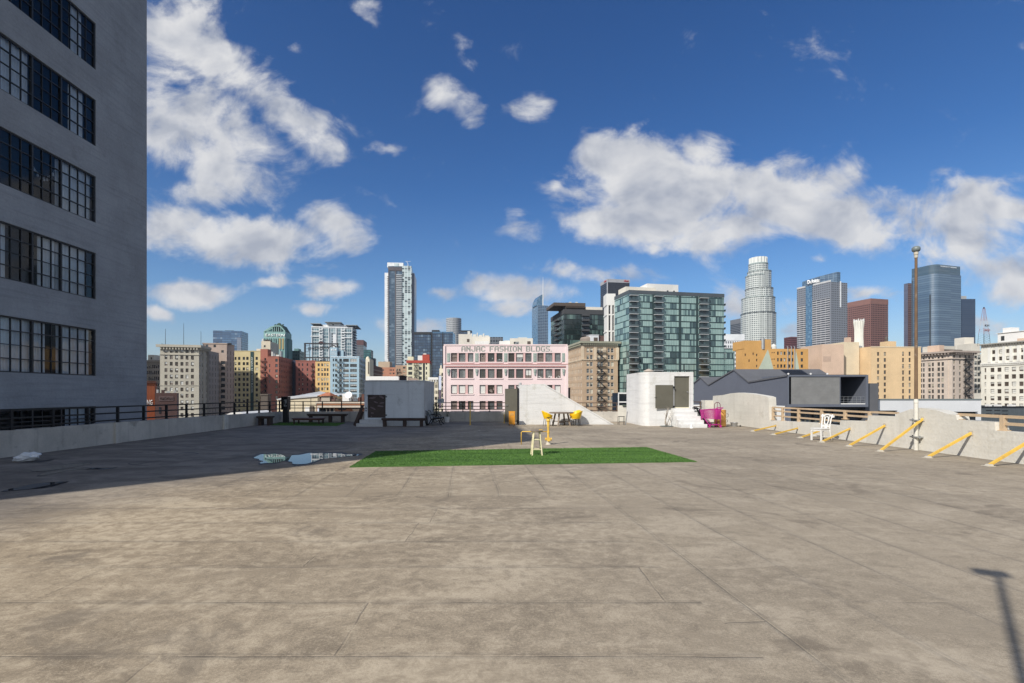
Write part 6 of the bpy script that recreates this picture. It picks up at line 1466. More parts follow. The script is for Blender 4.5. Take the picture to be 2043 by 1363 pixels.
# ---------------- pink building
mp = painted('stucco_pink', (.76, .615, .60), .85, .05, .25, streak=.10, bump=.1, bscale=6, dirt=(.5, .36, .34), dirt_amt=.15)
mps = painted('stucco_rose', (.56, .29, .27), .85, .06, .5, bump=0); mgo = painted('ornament_green', (.32, .38, .34), .8, .12, 2, bump=.1)
b = Bld('pink_building', 'pale pink four bay building with big grey green letters along its top', 'building', 119, 687.8, 886.5, 1131.2, rot=0, depth=24)
k = b.k; H = b.H; L = b.L; Zp = lambda py: H - b.d(py)
g6 = lambda x: 860 + x / 5.244; h6 = lambda y: 660 + y / 5.244
bays = [(208, 272, 290, 360, 385, 443), (508, 570, 594, 664, 685, 748), (808, 872, 890, 965, 986, 1052), (1112, 1178, 1197, 1270, 1294, 1357)]
rows4 = [(233, 325), (400, 495), (567, 660), (735, 825)]
ops = [(b.u(g6(q[0])), b.u(g6(q[5])), b.d(h6(y0)), b.d(h6(y1))) for q in bays for y0, y1 in rows4]
b.walls(mp, {'f': ops}, rd=.45)
BL = {(0, 2): (.0, .0, 1), (2, 0): (0, .5, 0), (2, 1): (0, 0, .7), (3, 1): (0, 0, 0), (1, 2): (1, 0, 1), (3, 2): (0, 0, 1), (0, 1): (0, 0, 0), (2, 2): (0, .2, 0)}
BL[(0, 2)] = (.95, .95, 1)
mhr = painted('mullion_rose', (.62, .40, .38), .8, .05, 1, bump=0)
for bi, q in enumerate(bays):
    for ri, (y0, y1) in enumerate(rows4):
        z1, z0 = Zp(h6(y0)), Zp(h6(y1)); e = [b.u(g6(x)) for x in q]
        mb = MB()
        for a, c in ((e[1], e[2]), (e[3], e[4])): mb.box(a, c, .06, .44, z0 + .001, z1 - .001)
        mb.build('mullion', mhr, b.root)
        mb = MB(); mb.box(e[0] - .12, e[5] + .12, -.14, -.002, z0 - .28, z0 - .01); mb.build('sill', mp, b.root)
        for wi in range(3):
            a, c = e[wi * 2], e[wi * 2 + 1]; w = MB(); tf = .075
            w.box(a + .002, a + tf, .25, .36, z0 + .002, z1 - .002); w.box(c - tf, c - .002, .25, .36, z0 + .002, z1 - .002); w.box(a + tf, c - tf, .25, .36, z0 + .002, z0 + tf); w.box(a + tf, c - tf, .25, .36, z1 - tf, z1 - .002)
            if wi != 1 and ri == 1: w.box((a + c) / 2 - .03, (a + c) / 2 + .03, .26, .35, z0 + tf, z1 - tf)
            if ri in (0, 3): w.box(a + tf, c - tf, .265, .35, z0 + (z1 - z0) * .5 - .03, z0 + (z1 - z0) * .5 + .03) if (bi + wi) % 3 == 0 else None
            wo = w.build('window', FB, b.root)
            g = MB(); g.face([(a + tf, .33, z0 + tf), (c - tf, .33, z0 + tf), (c - tf, .33, z1 - tf), (a + tf, .33, z1 - tf)]); g.build('pane', GG if (bi * 3 + ri + wi) % 3 else GB, wo)
            fr_ = BL.get((bi, ri), (0, 0, 0))[wi]
            if fr_: g = MB(); zt = z1 - tf; zb2 = zt - (z1 - z0 - 2 * tf) * fr_; g.box(a + tf + .01, c - tf - .01, .315, .327, zb2, zt); g.build('shade', SW, wo)
rgp = random.Random(3); mb = MB(); e = [b.u(g6(x)) for x in bays[3]]; z0 = Zp(h6(495)) + .09
for wi in range(3):
    a, c = e[wi * 2] + .15, e[wi * 2 + 1] - .15
    for q in range(5): mb = MB(); x = a + (c - a) * rgp.random(); mb.box(x - .1, x + .1, .27, .31, z0, z0 + rgp.uniform(.15, .5)); mb.build('display_figure', MT['white_paint'], b.root)
for x0, x1 in ((167, 200), (460, 497), (763, 800), (1068, 1105), (1370, 1402)):
    a, c = b.u(g6(x0)), b.u(g6(x1)); z0, z1 = Zp(h6(328)), Zp(h6(234)); mb = MB(); mb.box(a, c, -.06, -.002, z0, z1); mb.box(a + .12, c - .12, -.10, -.062, z0 + .12, z1 - .12)
    for q in range(5): zc = z0 + (z1 - z0) * (q + .5) / 5; mb.box(a + .22, c - .22, -.14, -.102, zc - .1, zc + .1)
    mb.build('ornament_panel', mgo, b.root)
for xc in (182, 477, 779, 1085, 1386):
    c = b.u(g6(xc)); z1, z0 = Zp(h6(400)), Zp(h6(466)); w = .33; mb = MB()
    mb.prism([(c - w, z1), (c + w, z1), (c + w * .9, z1 - .5), (c + w * .55, z0 + .25), (c + w * .3, z0), (c - w * .3, z0), (c - w * .55, z0 + .25), (c - w * .9, z1 - .5)], -.22, -.003, 'y'); mb.box(c - .15, c + .15, -.3, -.222, z1 - .8, z1 - .2); mb.build('corbel', mgo, b.root, fix=True)
for y0, y1, pr, mm in ((346, 354, .28, mps), (354.5, 362, .20, mp), (362.5, 368, .24, mp), (372, 380, .22, mps)): b.band('belt_course', b.d(h6(y0)), b.d(h6(y1)), pr, mm, '')
b.band('coping', -.08, .25, .12, mp, ''); mb = MB(); mb.box(-.25, .25, -.25, -.004, 0, H - .3); mb.build('corner_pier', mp, b.root); mb = MB(); mb.box(L - .25, L + .25, -.25, -.004, 0, H - .3); mb.build('corner_pier', mp, b.root)
mlg = painted('letter_green', (.36, .385, .345), .8, .1, 2, bump=0)
G5 = {'A': '01110 10001 10001 11111 10001 10001 10001', 'N': '10001 11001 11101 10111 10011 10001 10001', 'J': '00001 00001 00001 00001 10001 10001 01110', 'C': '01110 10001 10000 10000 10000 10001 01110', 'F': '11111 10000 10000 11110 10000 10000 10000', 'S': '01111 10000 10000 01110 00001 00001 11110', 'H': '10001 10001 10001 11111 10001 10001 10001', 'I': '111 010 010 010 010 010 111', 'O': '01110 10001 10001 10001 10001 10001 01110', 'B': '11110 10001 10001 11110 10001 10001 11110', 'L': '10000 10000 10000 10000 10000 10000 11111', 'D': '11110 10001 10001 10001 10001 10001 11110', 'G': '01111 10000 10000 10011 10001 10001 01111', '.': '0 0 0 0 0 0 1'}
mb = MB(); word = 'ANJAC FASHION BLDGS.'; wd_ = lambda c: 3.2 if c == ' ' else len(G5[c].split()[0])
tot = sum(wd_(c) + 1.35 for c in word) - 1.35; cell = (b.u(1100.5) - b.u(920.8)) / tot; ch_ = 10.2 * k / 7; x = b.u(920.8); z0 = Zp(701.4)
for c in word:
    if c != ' ':
        for r_, row in enumerate(G5[c].split()):
            q = 0
            while q < len(row):
                if row[q] == '1':
                    e_ = q
                    while e_ < len(row) and row[e_] == '1': e_ += 1
                    mb.box(x + q * cell - .04, x + e_ * cell + .04, -.03, -.003, z0 + (6 - r_) * ch_ - .03, z0 + (7 - r_) * ch_ + .03); q = e_
                else: q += 1
    x += (wd_(c) + 1.35) * cell
mb.build('lettering', mlg, b.root)
t = thing('roof_chimney', 'narrow dark brown flue at the right side of the pink building', 'chimney', (X(1131.5, 121), 121, ZB)); mb = MB(); mb.box(0, .75, 0, .8, 0, Z(774.5, 121) - ZB); mb.build('shaft', FB, t); mb = MB(); mb.box(-.08, .83, -.08, .88, Z(774.5, 121) - ZB + .002, Z(773.6, 121) - ZB); mb.build('cap', FR, t)
# ---------------- tan corner block
mta = PT('brick_tanbrown', (.46, .335, .225), bscale=5); mtl = PT('terracotta_tan', (.60, .49, .36))
b = Bld('tan_block', 'tan brick corner block with cornice and a zigzag fire escape on its front', 'building', 257, 682.3, 1162, 1232.6, pL=1131.8, rot=8)
k = b.k; g4 = lambda x: 1040 + x / 4.259; L, D, H = b.L, b.D, b.H; Zp = lambda py: H - b.d(py)
ds = [b.d(540 + y / 4.259) for y in (657, 716, 775, 833, 891, 949, 1008, 1066, 1124, 1182)]
cs = cols_px(b, [(g4(555), g4(578)), (g4(585), g4(608)), (g4(647), g4(669)), (g4(673), g4(695)), (g4(733), g4(755)), (g4(762), g4(785))])
lw = [(a, c, d, d + 8.4 * k) for d in ds for a, c in even(10, D, 1.4, 1.2, 1.25)]
st_tan = WinStyle(FW, GG, SCM, (.45, .40, .15), ft=.11)
b.openings(mta, {'f': wins(cs, ds, 8.6 * k), 'l': lw}, st_tan)
b.band('cornice', -.35, .7, 1.4, PT('cornice_olive', (.30, .30, .23)), 'l', dent=1.1); b.band('belt_course', b.d(716.5), b.d(718), .4, mtl, 'l', dent=.9); b.band('frieze', b.d(686), b.d(691.5), .12, mtl, 'l')
for px in (1162.3, 1187.5, 1206, 1232): mb = MB(); mb.box(b.u(px) - .8, b.u(px) + .8, -.18, -.003, Zp(716.3), Zp(691.7)); mb.build('upper_pilaster', mtl, b.root)
fire_escape(b, 'f', b.u(g4(640)), b.u(g4(718)), [d + 9.0 * k for d in ds], FR, th=.13)
mb = MB(); x0 = b.u(1155); mb.lathe([(4.2, H - .7), (4.4, H + 2.2), (3.9, H + 3.0), (1.0, H + 3.6)], 24, c=(5.2, 6.5)); mb.build('roof_tank', PT('tank_brown', (.24, .20, .17)), b.root)
b.rbox('penthouse', b.u(1180), b.u(1197), 2, 8, 4.6, PT('white_cool', (.62, .64, .66)), extra=.2); b.rbox('brick_stack', b.u(1197.5), b.u(1209), 3, 7, 4.4, brick_pu); mb = MB(); mb.box(b.u(1187), b.u(1195), 1.93, 1.98, H + .2, H + 2.6); mb.build('louvre', FB, b.root)
# ---------------- dark pavilion between tan block and round bulkhead (white frame)
t = thing('framed_shopfront', 'dark glass front in a white frame at the right foot of the tan block', 'building', (X(1233, 150), 150, ZB)); zz = lambda py: Z(py, 150) - ZB; xx = lambda px: (px - 1233) * .15
mb = MB(); mb.box(0, xx(1262), .1, 8, 0, zz(784)); mb.build('glass_wall', MT['glass_dark'], t)
mb = MB(); mb.box(0, xx(1262), -.05, .09, zz(786), zz(783.2)); mb.box(0, .3, -.05, .09, 0, zz(786) - .002); mb.box(.302, xx(1262), -.05, .09, zz(803.5), zz(801)); mb.build('white_frame', MT['white_paint'], t)
# ---------------- dark green glass block
cwg = curtainwall('glass_green', .95, 3.35, .05, .14, [(0, (.008, .014, .013)), (.50, (.018, .03, .028)), (.58, (.05, .085, .075)), (.8, (.11, .17, .15)), (1, (.20, .28, .25))], (.012, .018, .018), blockw=4, ior=1.7, seed=5)
mdk = PT('panel_charcoal', (.055, .057, .062), streak=0)
b = Bld('green_glass_block', 'dark green glass apartment block with a wide slatted roof canopy', 'building', 330, 617.5, 1125.7, 1211, pL=1099, rot=8)
k = b.k; b.walls(cwg); L, D, H = b.L, b.D, b.H; Zp = lambda py: H - b.d(py)
b.band('parapet', -.2, 2.9, .2, mdk, 'l')
mb = MB(); mb.box(b.u(1108), b.u(1171), 4, D * .7, Zp(608), Zp(601.8)); mb.box(b.u(1131), b.u(1171), 3.2, 3.98, Zp(612), Zp(601.9)); 
for q in range(18): x = b.u(1110 + 3.3 * q); mb.box(x, x + .35, 1.5, 3.9, Zp(609), Zp(608.2))
mb.build('roof_canopy', FB, b.root)
mb = MB(); mb.box(b.u(1131.5), b.u(1170.5), 5, D * .6, H - .7, Zp(608.1)); mb.build('penthouse', mdk, b.root)
mb = MB(); mb.box(b.u(1172), b.u(1205), 3, 12, H - .7, Zp(609.5)); mb.build('plant_room', mpl, b.root)
for px in (1141, 1154): b.rbox('roof_tank', b.u(px), b.u(px + 4), 6, 8, 1.0, FW, z=Zp(601.7))
for i in range(7):
    mb = MB(); z = Zp(630.2 + i * 10.2); mb.box(b.u(1160), b.u(1175), -1.9, -.01, z, z + .3); mb.box(b.u(1160), b.u(1175), -1.9, -1.8, z + .302, z + 1.3); mb.build('balcony', mdk, b.root)
    mb = MB(); z = Zp(634 + i * 10.2); mb.box(-1.6, -.01, D * .35, D * .6, z, z + .3); mb.box(-1.6, -1.5, D * .35, D * .6, z + .302, z + 1.3); mb.build('balcony', mdk, b.root)
mb = MB(); mb.box(b.u(1160.5), b.u(1174.5), -.06, -.01, 0, H - 3); mb.build('dark_strip', MT['glass_dark'], b.root)
# ---------------- big teal glass building
cwm = curtainwall('glass_mint', .92, 3.1, .10, .15, [(0, (.025, .045, .05)), (.20, (.04, .075, .085)), (.32, (.09, .15, .15)), (.40, (.24, .36, .34)), (.8, (.30, .43, .40)), (1, (.40, .54, .50))], (.022, .05, .055), blockw=4, ior=1.75, seed=6, wav=.03)
mteal = PT('spandrel_teal', (.022, .045, .05), streak=0)
b = Bld('teal_glass_building', 'large teal and mint glass apartment building with stacked balconies, right of centre', 'building', 250, 579, 1255.3, 1444.5, pL=1226, rot=11)
k = b.k; L, D, H = b.L, b.D, b.H; Zp = lambda py: H - b.d(py); g4 = lambda x: 1040 + x / 4.259
b.walls(cwm); fh = 3.1
b.band('parapet', -.1, 1.7, .15, PT('panel_slate', (.07, .085, .10), streak=0), 'lr')
nf = int(H / fh)
mb = MB()
for j in range(nf): z = j * fh; mb.box(-.08, L + .08, -.10, -.004, z - .02, z + .36) if z < H - 2 else None
mb.build('floor_band', mteal, b.root)
mb = MB()
for px in (1303.3, 1356.3, 1390.5): u_ = b.u(px); mb.box(u_ - .55, u_ + .55, -.16, -.104, 0, H - 1.8)
mb.build('dark_strip', mteal, b.root)
cwrec = curtainwall('recess_glass', 1.4, 3.1, .08, .12, [(0, (.02, .035, .04)), (.7, (.05, .08, .085)), (1, (.20, .30, .29))], (.02, .04, .045), ior=1.7, seed=15)
mgl2 = plain('balcony_glass', (.05, .07, .075), .15, ior=1.8); msl = PT('slab_pale', (.40, .42, .43), streak=0)
nb = 0
for (xa, xb) in ((g4(915), g4(985)), (g4(1125), g4(1195)), (g4(1508), g4(1580))):
    for j in range(14):
        z = Zp(592.5 + 12.35 * j); z = round(z / fh) * fh
        mb = MB(); a, c = b.u(xa), b.u(xb); mb.box(a, c, -1.7, -.11, z - .16, z + .14); bo = mb.build('balcony', msl, b.root)
        mb = MB(); mb.box(a, c, -1.7, -1.66, z + .142, z + 1.15); mb.box(a, a + .04, -1.65, -.12, z + .142, z + 1.15); mb.box(c - .04, c, -1.65, -.12, z + .142, z + 1.15); mb.build('railing', mgl2, bo)
for j in range(10):
    z = round(Zp(599 + 12.35 * j) / fh) * fh; mb = MB(); mb.box(L + .09, L + 1.3, 0.4, 5, z - .14, z + .14); bo = mb.build('balcony', msl, b.root); mb = MB(); mb.box(L + 1.26, L + 1.3, .4, 5, z + .142, z + 1.1); mb.build('railing', mgl2, bo)
for (xa, xb) in ((g4(915), g4(985)), (g4(1125), g4(1195)), (g4(1508), g4(1580))):
    mb = MB(); mb.box(b.u(xa), b.u(xb), -.14, -.105, 0, H - 2); mb.build('recess', cwrec, b.root)
mb = MB(); mb.box(L + .1, L + 6.5, .5, D * .7, 0, H - b.d(698) + 1.2); mb.build('lower_wing', cwm, b.root)
mb = MB(); mb.box(L + .05, L + 6.6, .4, D * .7, H - b.d(698) + 1.22, H - b.d(698) + 1.7); mb.build('wing_parapet', mteal, b.root)
mb = MB(); mb.box(b.u(1257), b.u(1318), 5, 14, H - .7, Zp(567.5)); mb.build('roof_box', mpl, b.root)
mb = MB(); mb.box(b.u(1306), b.u(1370), 8, 16, H - .7, Zp(556.5)); pb = mb.build('plant_room', PT('plant_white', (.66, .65, .62)), b.root)
mb = MB()
for px in (1348, 1361): mb = MB(); mb.cyl((b.u(px), 7.9, Zp(571)), (b.u(px), 7.99, Zp(571)), .5, .5, 10); mb.build('porthole', FR, pb)
mb = MB(); mb.box(b.u(1309), b.u(1330), 3, 6, H - .7, Zp(575)); mb.build('roof_box', mpl, b.root)
b = Bld('fin_tower', 'slim white slotted fin wall on the left side of the teal glass building', 'building', 272, 586, 1209.7, 1228, rot=0, depth=8); k = b.k
H = b.H; Zp = lambda py: H - b.d(py)
mb = MB(); mb.box(0, b.L, 0, 8, Zp(609), H); 
for a, c in ((1211, 1214.2), (1218.0, 1221.6), (1225, 1228)): mb.box(b.u(a), b.u(c), 0, 8, 0, Zp(609) - .002)
for py in (629, 662): mb.box(b.u(1209.7), b.u(1228), .1, 7.9, Zp(py), Zp(py - 2.5))
mb.build('wall', MT['white_paint'], b.root)
mb = MB(); mb.box(b.u(1211.2), b.u(1227.8), .9, 7, 0, Zp(609.1)); mb.build('window_strip', GD, b.root)
# ---------------- far towers, centre and right
cwS = curtainwall('sail_glass', 2.6, 4.0, .10, .20, [(0, (.03, .09, .17)), (.6, (.06, .15, .26)), (1, (.14, .25, .36))], (.10, .17, .25), ior=2.1, seed=11)
cwS2 = curtainwall('sail_glass_dark', 6.0, 4.0, .06, .30, [(0, (.015, .04, .09)), (1, (.04, .09, .16))], (.20, .27, .34), ior=2.0, seed=12)
Yw = 1300; b = Bld('sail_tower', 'slender blue glass skyscraper with a curved sail top and thin white spire', 'tower', Yw, 609, 1073, 1093.6, pL=1061.7, rot=14)
k = b.k; L, D, H = b.L, b.D, b.H; Zp = lambda py: H - b.d(py); b.walls(cwS2)
mb = MB(); P = []
for q in range(13): a = R(90 * q / 12); P.append((b.u(1086) - (b.u(1086) - b.u(1071.5)) * math.cos(a) , Zp(609) + (Zp(586) - Zp(609)) * math.sin(a)))
mb.prism([(b.u(1086), H)] + P, D * .15, D * .85, 'y'); mb.build('sail_crown', cwS, b.root, fix=True)
mb = MB(); mb.box(-.6, -.02, 0, D, 0, H - 3); mb.build('glass_flank', cwS, b.root)
mb = MB(); mb.cyl((b.u(1084.6), D * .1, Zp(614)), (b.u(1084.6), D * .1, Zp(587)), 1.3, 1.1, 8); mb.cyl((b.u(1084.6), D * .1, Zp(587)), (b.u(1084.6), D * .1, Zp(551)), 1.0, .3, 8); mb.build('spire', MT['white_paint'], b.root)
b = Bld('black_tower', 'black office tower with a pale top band and red letters, behind the teal building', 'tower', 1000, 556.6, 1211.4, 1256, pL=1198, rot=9)
k = b.k; b.walls(curtainwall('black_facade', 3.0, 3.9, .25, .22, [(0, (.012, .013, .02)), (1, (.03, .032, .045))], (.022, .022, .03), ior=1.5)); H = b.H
b.band('top_band', -.1, 6.6 * k, .4, PT('band_grey', (.33, .335, .36), streak=0), 'l')
mb = MB(); mb.box(-1.0, 1.0, -1.0, -.42, 0, H + .05); mb.build('corner_column', PT('column_grey', (.40, .41, .44), streak=0), b.root)
mrl = PT('letter_red', (.45, .03, .035), streak=0)
text('Aon', 4.6 * k, mrl, b.root, (b.u(1244.3), -.45, H - b.d(561.6)), width=10.5 * k, extrude=.4, bold=.03, shear=.15)
text('Aon', 4.6 * k, mrl, b.root, (-.45, b.D * .42, H - b.d(561.6)), rot=(R(90), 0, R(-90)), width=b.D * .34, extrude=.4, bold=.03, shear=.15)
b = Bld('banded_tower', 'dark grey banded office tower just left of the round white skyscraper', 'tower', 1200, 635, 1479.5, 1500, pL=1457, rot=14); b.walls(curtainwall('banded', 30, 4.0, .0, .38, [(0, (.02, .024, .032)), (1, (.045, .05, .06))], (.15, .16, .18), ior=1.6)); b.band('top_band', -.1, 11, .3, PT('band_slate', (.14, .15, .17), streak=0), 'l')
b = Bld('white_block', 'plain white gridded block at the right edge of the teal building', 'building', 420, 667, 1441, 1485, rot=4, depth=20); b.walls(curtainwall('white_grid', 2.0, 3.6, .40, .45, [(0, (.14, .15, .16)), (1, (.26, .27, .28))], (.72, .73, .74), ior=1.4)); b.band('top_band', -.1, 5.0, .2, mwh, 'lr')
# round white skyscraper
t = thing('round_skyscraper', 'tall round white stepped skyscraper with a scalloped crown', 'tower', (X(1529.5, 1050), 1085, ZB)); kk = 1.05
def usmat(r, seed): return curtainwall('stone_shaft_%d' % seed, 3.7, 4.3, .44, .46, [(0, (.025, .035, .045)), (.5, (.05, .065, .075)), (1, (.11, .135, .14))], (.50, .53, .51), cyl=r, ior=1.5, seed=seed)
mgb = PT('grey_green', (.30, .36, .35), streak=0)
zu = lambda y: Z(490 + y / 6.49, 1050) - ZB
for i, (cx, r, yt) in enumerate(((0, 216, 850), (-1, 205, 645), (-1, 171, 525), (-10, 147, 345), (14, 147, 290), (0, 121, 195))):
    r_ = r / 6.49 * kk; x_ = cx / 6.49 * kk; y_ = -4 if i in (2,) else 0
    mb = MB(); n_ = 72
    mb.lathe([(r_, 0 if i == 0 else zu(900)), (r_, zu(yt)), (r_ * .97, zu(yt) + .02), (r_ * .955, zu(yt) - 2)], n_, c=(0, 0), lobes=16, amp=-.035)
    mb.build('shaft' if i == 0 else 'shaft_tier', usmat(r_, i), t, loc=(x_, y_, 0), smooth=False)
    if i < 5: mb = MB(); mb.lathe([(r_ * 1.0, zu(yt + 9)), (r_ * 1.005, zu(yt + 8)), (r_ * 1.005, zu(yt + 2)), (r_ * .99, zu(yt + 1))], 48); mb.build('dark_band', MT['glass_dark'] if i in (0, 2) else mgb, t, loc=(x_, y_, 0))
mb = MB(); r_ = 116 / 6.49 * kk; mb.lathe([(r_, zu(195)), (r_, zu(108)), (r_ * .8, zu(106)), (r_ * .78, zu(180))], 96, lobes=18, amp=-.10); cr = mb.build('crown', PT('crown_white', (.62, .64, .61), streak=0), t)
mb = MB(); mb.lathe([(r_ * 1.02, zu(205)), (r_ * 1.04, zu(200)), (r_ * 1.04, zu(188)), (r_, zu(184))], 48); mb.build('crown_ring', mgb, t)
# glass-crowned tower
mgr = PT('granite_grey', (.30, .31, .34), streak=0)
cwL = curtainwall('granite_bands', 9.0, 4.0, .06, .42, [(0, (.02, .022, .03)), (1, (.05, .055, .065))], (.44, .44, .45), ior=1.5, seed=21)
cwR = curtainwall('granite_grid', 4.2, 4.0, .50, .55, [(0, (.035, .04, .05)), (1, (.07, .08, .09))], (.20, .215, .245), ior=1.5, seed=22)
b = Bld('crown_tower', 'grey granite office tower with a curved blue glass crown bearing white letters', 'tower', 900, 562, 1657.5, 1690.5, pL=1590, rot=17)
k = b.k; L, D, H = b.L, b.D, b.H; b.walls(cwR)
mb = MB(); zt = H - 24; mb.box(-.8, -.01, 2, D * .52, 0, zt - 4); mb.box(-.8, -.01, D * .73, D - 1, 0, zt - 10); mb.box(-.8, -.01, D * .52 + .01, D * .73 - .01, 0, H - 118); mb.build('banded_facade', cwL, b.root)
mb = MB(); mb.box(-.5, -.012, D * .53, D * .72, H - 118, H + 1); mb.build('glass_strip', cwS, b.root)
mb = MB(); mb.box(-.35, .4, -.2, D * .5, H + .01, H + 3.0); mb.box(-.35, .4, D * .74, D, H + .01, H + 3.0); mb.build('parapet', PT('parapet_stone', (.5, .5, .5), streak=0), b.root)
# crown: a curved glass screen rising towards the right
N_ = 24; mb = MB(); top = lambda s_: 12.5 + 8 * s_
pts = []
for q in range(N_ + 1):
    s_ = q / N_; yy = D * .86 + (6 - D * .86) * s_; xx_ = 2.0 + (L * .56 - 2) * s_ ** 1.7; pts.append((xx_, yy, top(s_)))
for q in range(N_):
    (xa, ya, ha), (xb, yb, hb) = pts[q], pts[q + 1]; mb.face([(xa, ya, H - .6), (xb, yb, H - .6), (xb, yb, H + hb), (xa, ya, H + ha)]); mb.face([(xa + 8, ya, H - .6), (xa + 8, ya, H + ha), (xb + 8, yb, H + hb), (xb + 8, yb, H - .6)]); mb.face([(xa, ya, H + ha), (xb, yb, H + hb), (xb + 8, yb, H + hb), (xa + 8, ya, H + ha)])
xa, ya, ha = pts[0]; mb.face([(xa, ya, H - .6), (xa, ya, H + ha), (xa + 8, ya, H + ha), (xa + 8, ya, H - .6)]); xb, yb, hb = pts[-1]; mb.face([(xb, yb, H - .6), (xb + 8, yb, H - .6), (xb + 8, yb, H + hb), (xb, yb, H + hb)])
crn = mb.build('glass_crown', curtainwall('crown_glass', 3.0, 4.0, .07, .09, [(0, (.02, .05, .10)), (1, (.07, .13, .20))], (.16, .22, .28), ior=2.0, seed=23), b.root)
pa, pb_ = pts[5], pts[14]; an = math.atan2(pb_[1] - pa[1], pb_[0] - pa[0])
text('Deloitte', 7.4, PT('sign_white3', (.86, .86, .86), streak=0), crn, (pa[0] + 2.6 * math.sin(an), pa[1] - 2.6 * math.cos(an), H + 5.5), rot=(R(90), 0, an), width=math.hypot(pb_[0] - pa[0], pb_[1] - pa[1]), extrude=.5, bold=.05)
mb = MB(); mb.box(L * .55, L * .61, -.6, -.01, H - 45, H + 2); mb.build('white_fin', mwh, b.root)
mb = MB()
for q in range(24): mb.box(L + .01, L + 1.6, 1, 6, H - 6 - 5.6 * q, H - 3.4 - 5.6 * q)
mb.build('side_balconies', cwL, b.root)
# red granite tower
b = Bld('red_granite_tower', 'square brownish red granite tower with a grid of small windows', 'tower', 1000, 595.5, 1737, 1772, pL=1686, rot=15)
b.walls(curtainwall('red_granite', 4.3, 4.2, .38, .48, [(0, (.03, .02, .02)), (1, (.06, .04, .04))], (.225, .115, .10), ior=1.5, seed=31)); b.band('top_band', -.1, 10.5, .15, PT('granite_red', (.235, .12, .10), streak=0), 'lr')
b = Bld('maroon_tower', 'small maroon tower top left of the grey granite tower', 'tower', 1050, 672, 1578, 1592, rot=10, depth=20); b.walls(curtainwall('maroon', 30, 4, .0, .5, [(0, (.05, .02, .025)), (1, (.07, .03, .035))], (.14, .055, .06), ior=1.4))
# blue glass tower at right
cwB = curtainwall('steel_blue_glass', 40, 4.0, .0, .16, [(0, (.055, .10, .165)), (.5, (.07, .125, .19)), (1, (.10, .16, .23))], (.045, .08, .125), ior=2.1, seed=41, wav=.006, rough=.36)
b = Bld('blue_glass_tower', 'broad steel blue glass tower with a rounded bright corner at the right', 'tower', 900, 545, 1866, 1917.5, pL=1818.5, rot=17)
k = b.k; L, D, H = b.L, b.D, b.H; Zp = lambda py: H - b.d(py)
r_ = 11.0; P = [(L, D), (0, D)]
for q in range(13): a = R(180 + 90 * q / 12); P.append((r_ + r_ * math.cos(a), r_ + r_ * math.sin(a)))
P.append((L, 0)); mb = MB(); mb.prism(P, 0, H, 'z'); mb.build('facade', cwB, b.root, fix=True, ang=25)
P2 = [(2 + (x - 2) * .985 + .3, 1 + y * .97) for x, y in P]; mb = MB(); mb.prism(P2, H + .01, Zp(526.5), 'z'); mb.build('upper_storeys', curtainwall('steel_blue_top', 40, 4.0, .0, .2, [(0, (.05, .09, .12)), (1, (.07, .11, .14))], (.04, .06, .085), ior=2.0), b.root, fix=True, ang=25)
mb = MB(); mb.box(-.3, .3, D * .18, D * .24, 0, Zp(586)); mb.box(-.3, .3, D * .93, D * .99, 0, H - 5); mb.build('dark_seam', MT['glass_dark'], b.root)
text('FIGUEROA AT WILSHIRE', 2.6, PT('sign_pale', (.55, .6, .65), streak=0), b.root, (L * .22, .7, Zp(531.6)), width=L * .62, extrude=.3, bold=.01)
b = Bld('navy_tower', 'plain navy blue tower touching the right side of the steel blue tower', 'tower', 930, 596.5, 1918.5, 1946, rot=0, depth=30); b.walls(curtainwall('navy_plain', 40, 3.9, .0, .25, [(0, (.018, .035, .075)), (1, (.026, .046, .09))], (.014, .026, .055), ior=1.8)); b.rbox('roof_plant', 2, b.L * .5, 4, 14, 7, PT('plant_grey', (.34, .35, .36)))
b = Bld('brown_blue_slab', 'narrow slab, blue on one side and brown on the other, left of the steel blue tower', 'tower', 980, 565, 1811.5, 1830, pL=1803.7, rot=10); b.walls(curtainwall('brown_strip', 3, 4.2, .3, .5, [(0, (.03, .02, .02)), (1, (.05, .035, .035))], (.17, .10, .09), ior=1.5)); mb = MB(); mb.box(-.4, -.01, 0, b.D, 0, b.H - .2); mb.build('blue_side', curtainwall('slate_plain', 40, 4.2, 0, .2, [(0, (.10, .11, .16)), (1, (.12, .13, .18))], (.09, .10, .15), ior=1.5), b.root)
# ---------------- orange painted building with pale green triangles
mo = PT('stucco_ochre', (.56, .315, .105)); mg = PT('mural_green', (.42, .47, .38), streak=.05)
b = Bld('ochre_building', 'ochre orange building with two tall pale green painted triangles on its front', 'building', 200, 695.5, 1485.5, 1612.5, pL=1468, rot=4)
k = b.k; L, D, H = b.L, b.D, b.H; g2 = lambda x: 1440 + x / 4.544; h2 = lambda y: 480 + y / 4.544; Zp = lambda py: H - b.d(py)
rws = [h2(y) for y in (1005, 1065, 1122)]
big = [(g2(502), g2(518)), (g2(531), g2(550)), (g2(561), g2(580)), (g2(605), g2(622)), (g2(632), g2(650)), (g2(716), g2(738))]
small = [(g2(452), g2(462)), (g2(470), g2(481))]
ww = wins(cols_px(b, big), [b.d(y) for y in rws], 6.6 * k); sm = wins(cols_px(b, small), [b.d(y + 1) for y in rws], 2.4 * k) + [(b.u(g2(x)), b.u(g2(x + 11)), b.d(h2(y)), b.d(h2(y)) + 5.0 * k) for x, y in ((208, 1025), (243, 1078), (280, 1015), (312, 1026), (312, 1072), (312, 1126), (280, 1182), (242, 1186))]
b.openings(mo, {'f': ww + sm}, WinStyle(FR, GD, SW, (.8, .12, .08), rail=True, ft=.1))
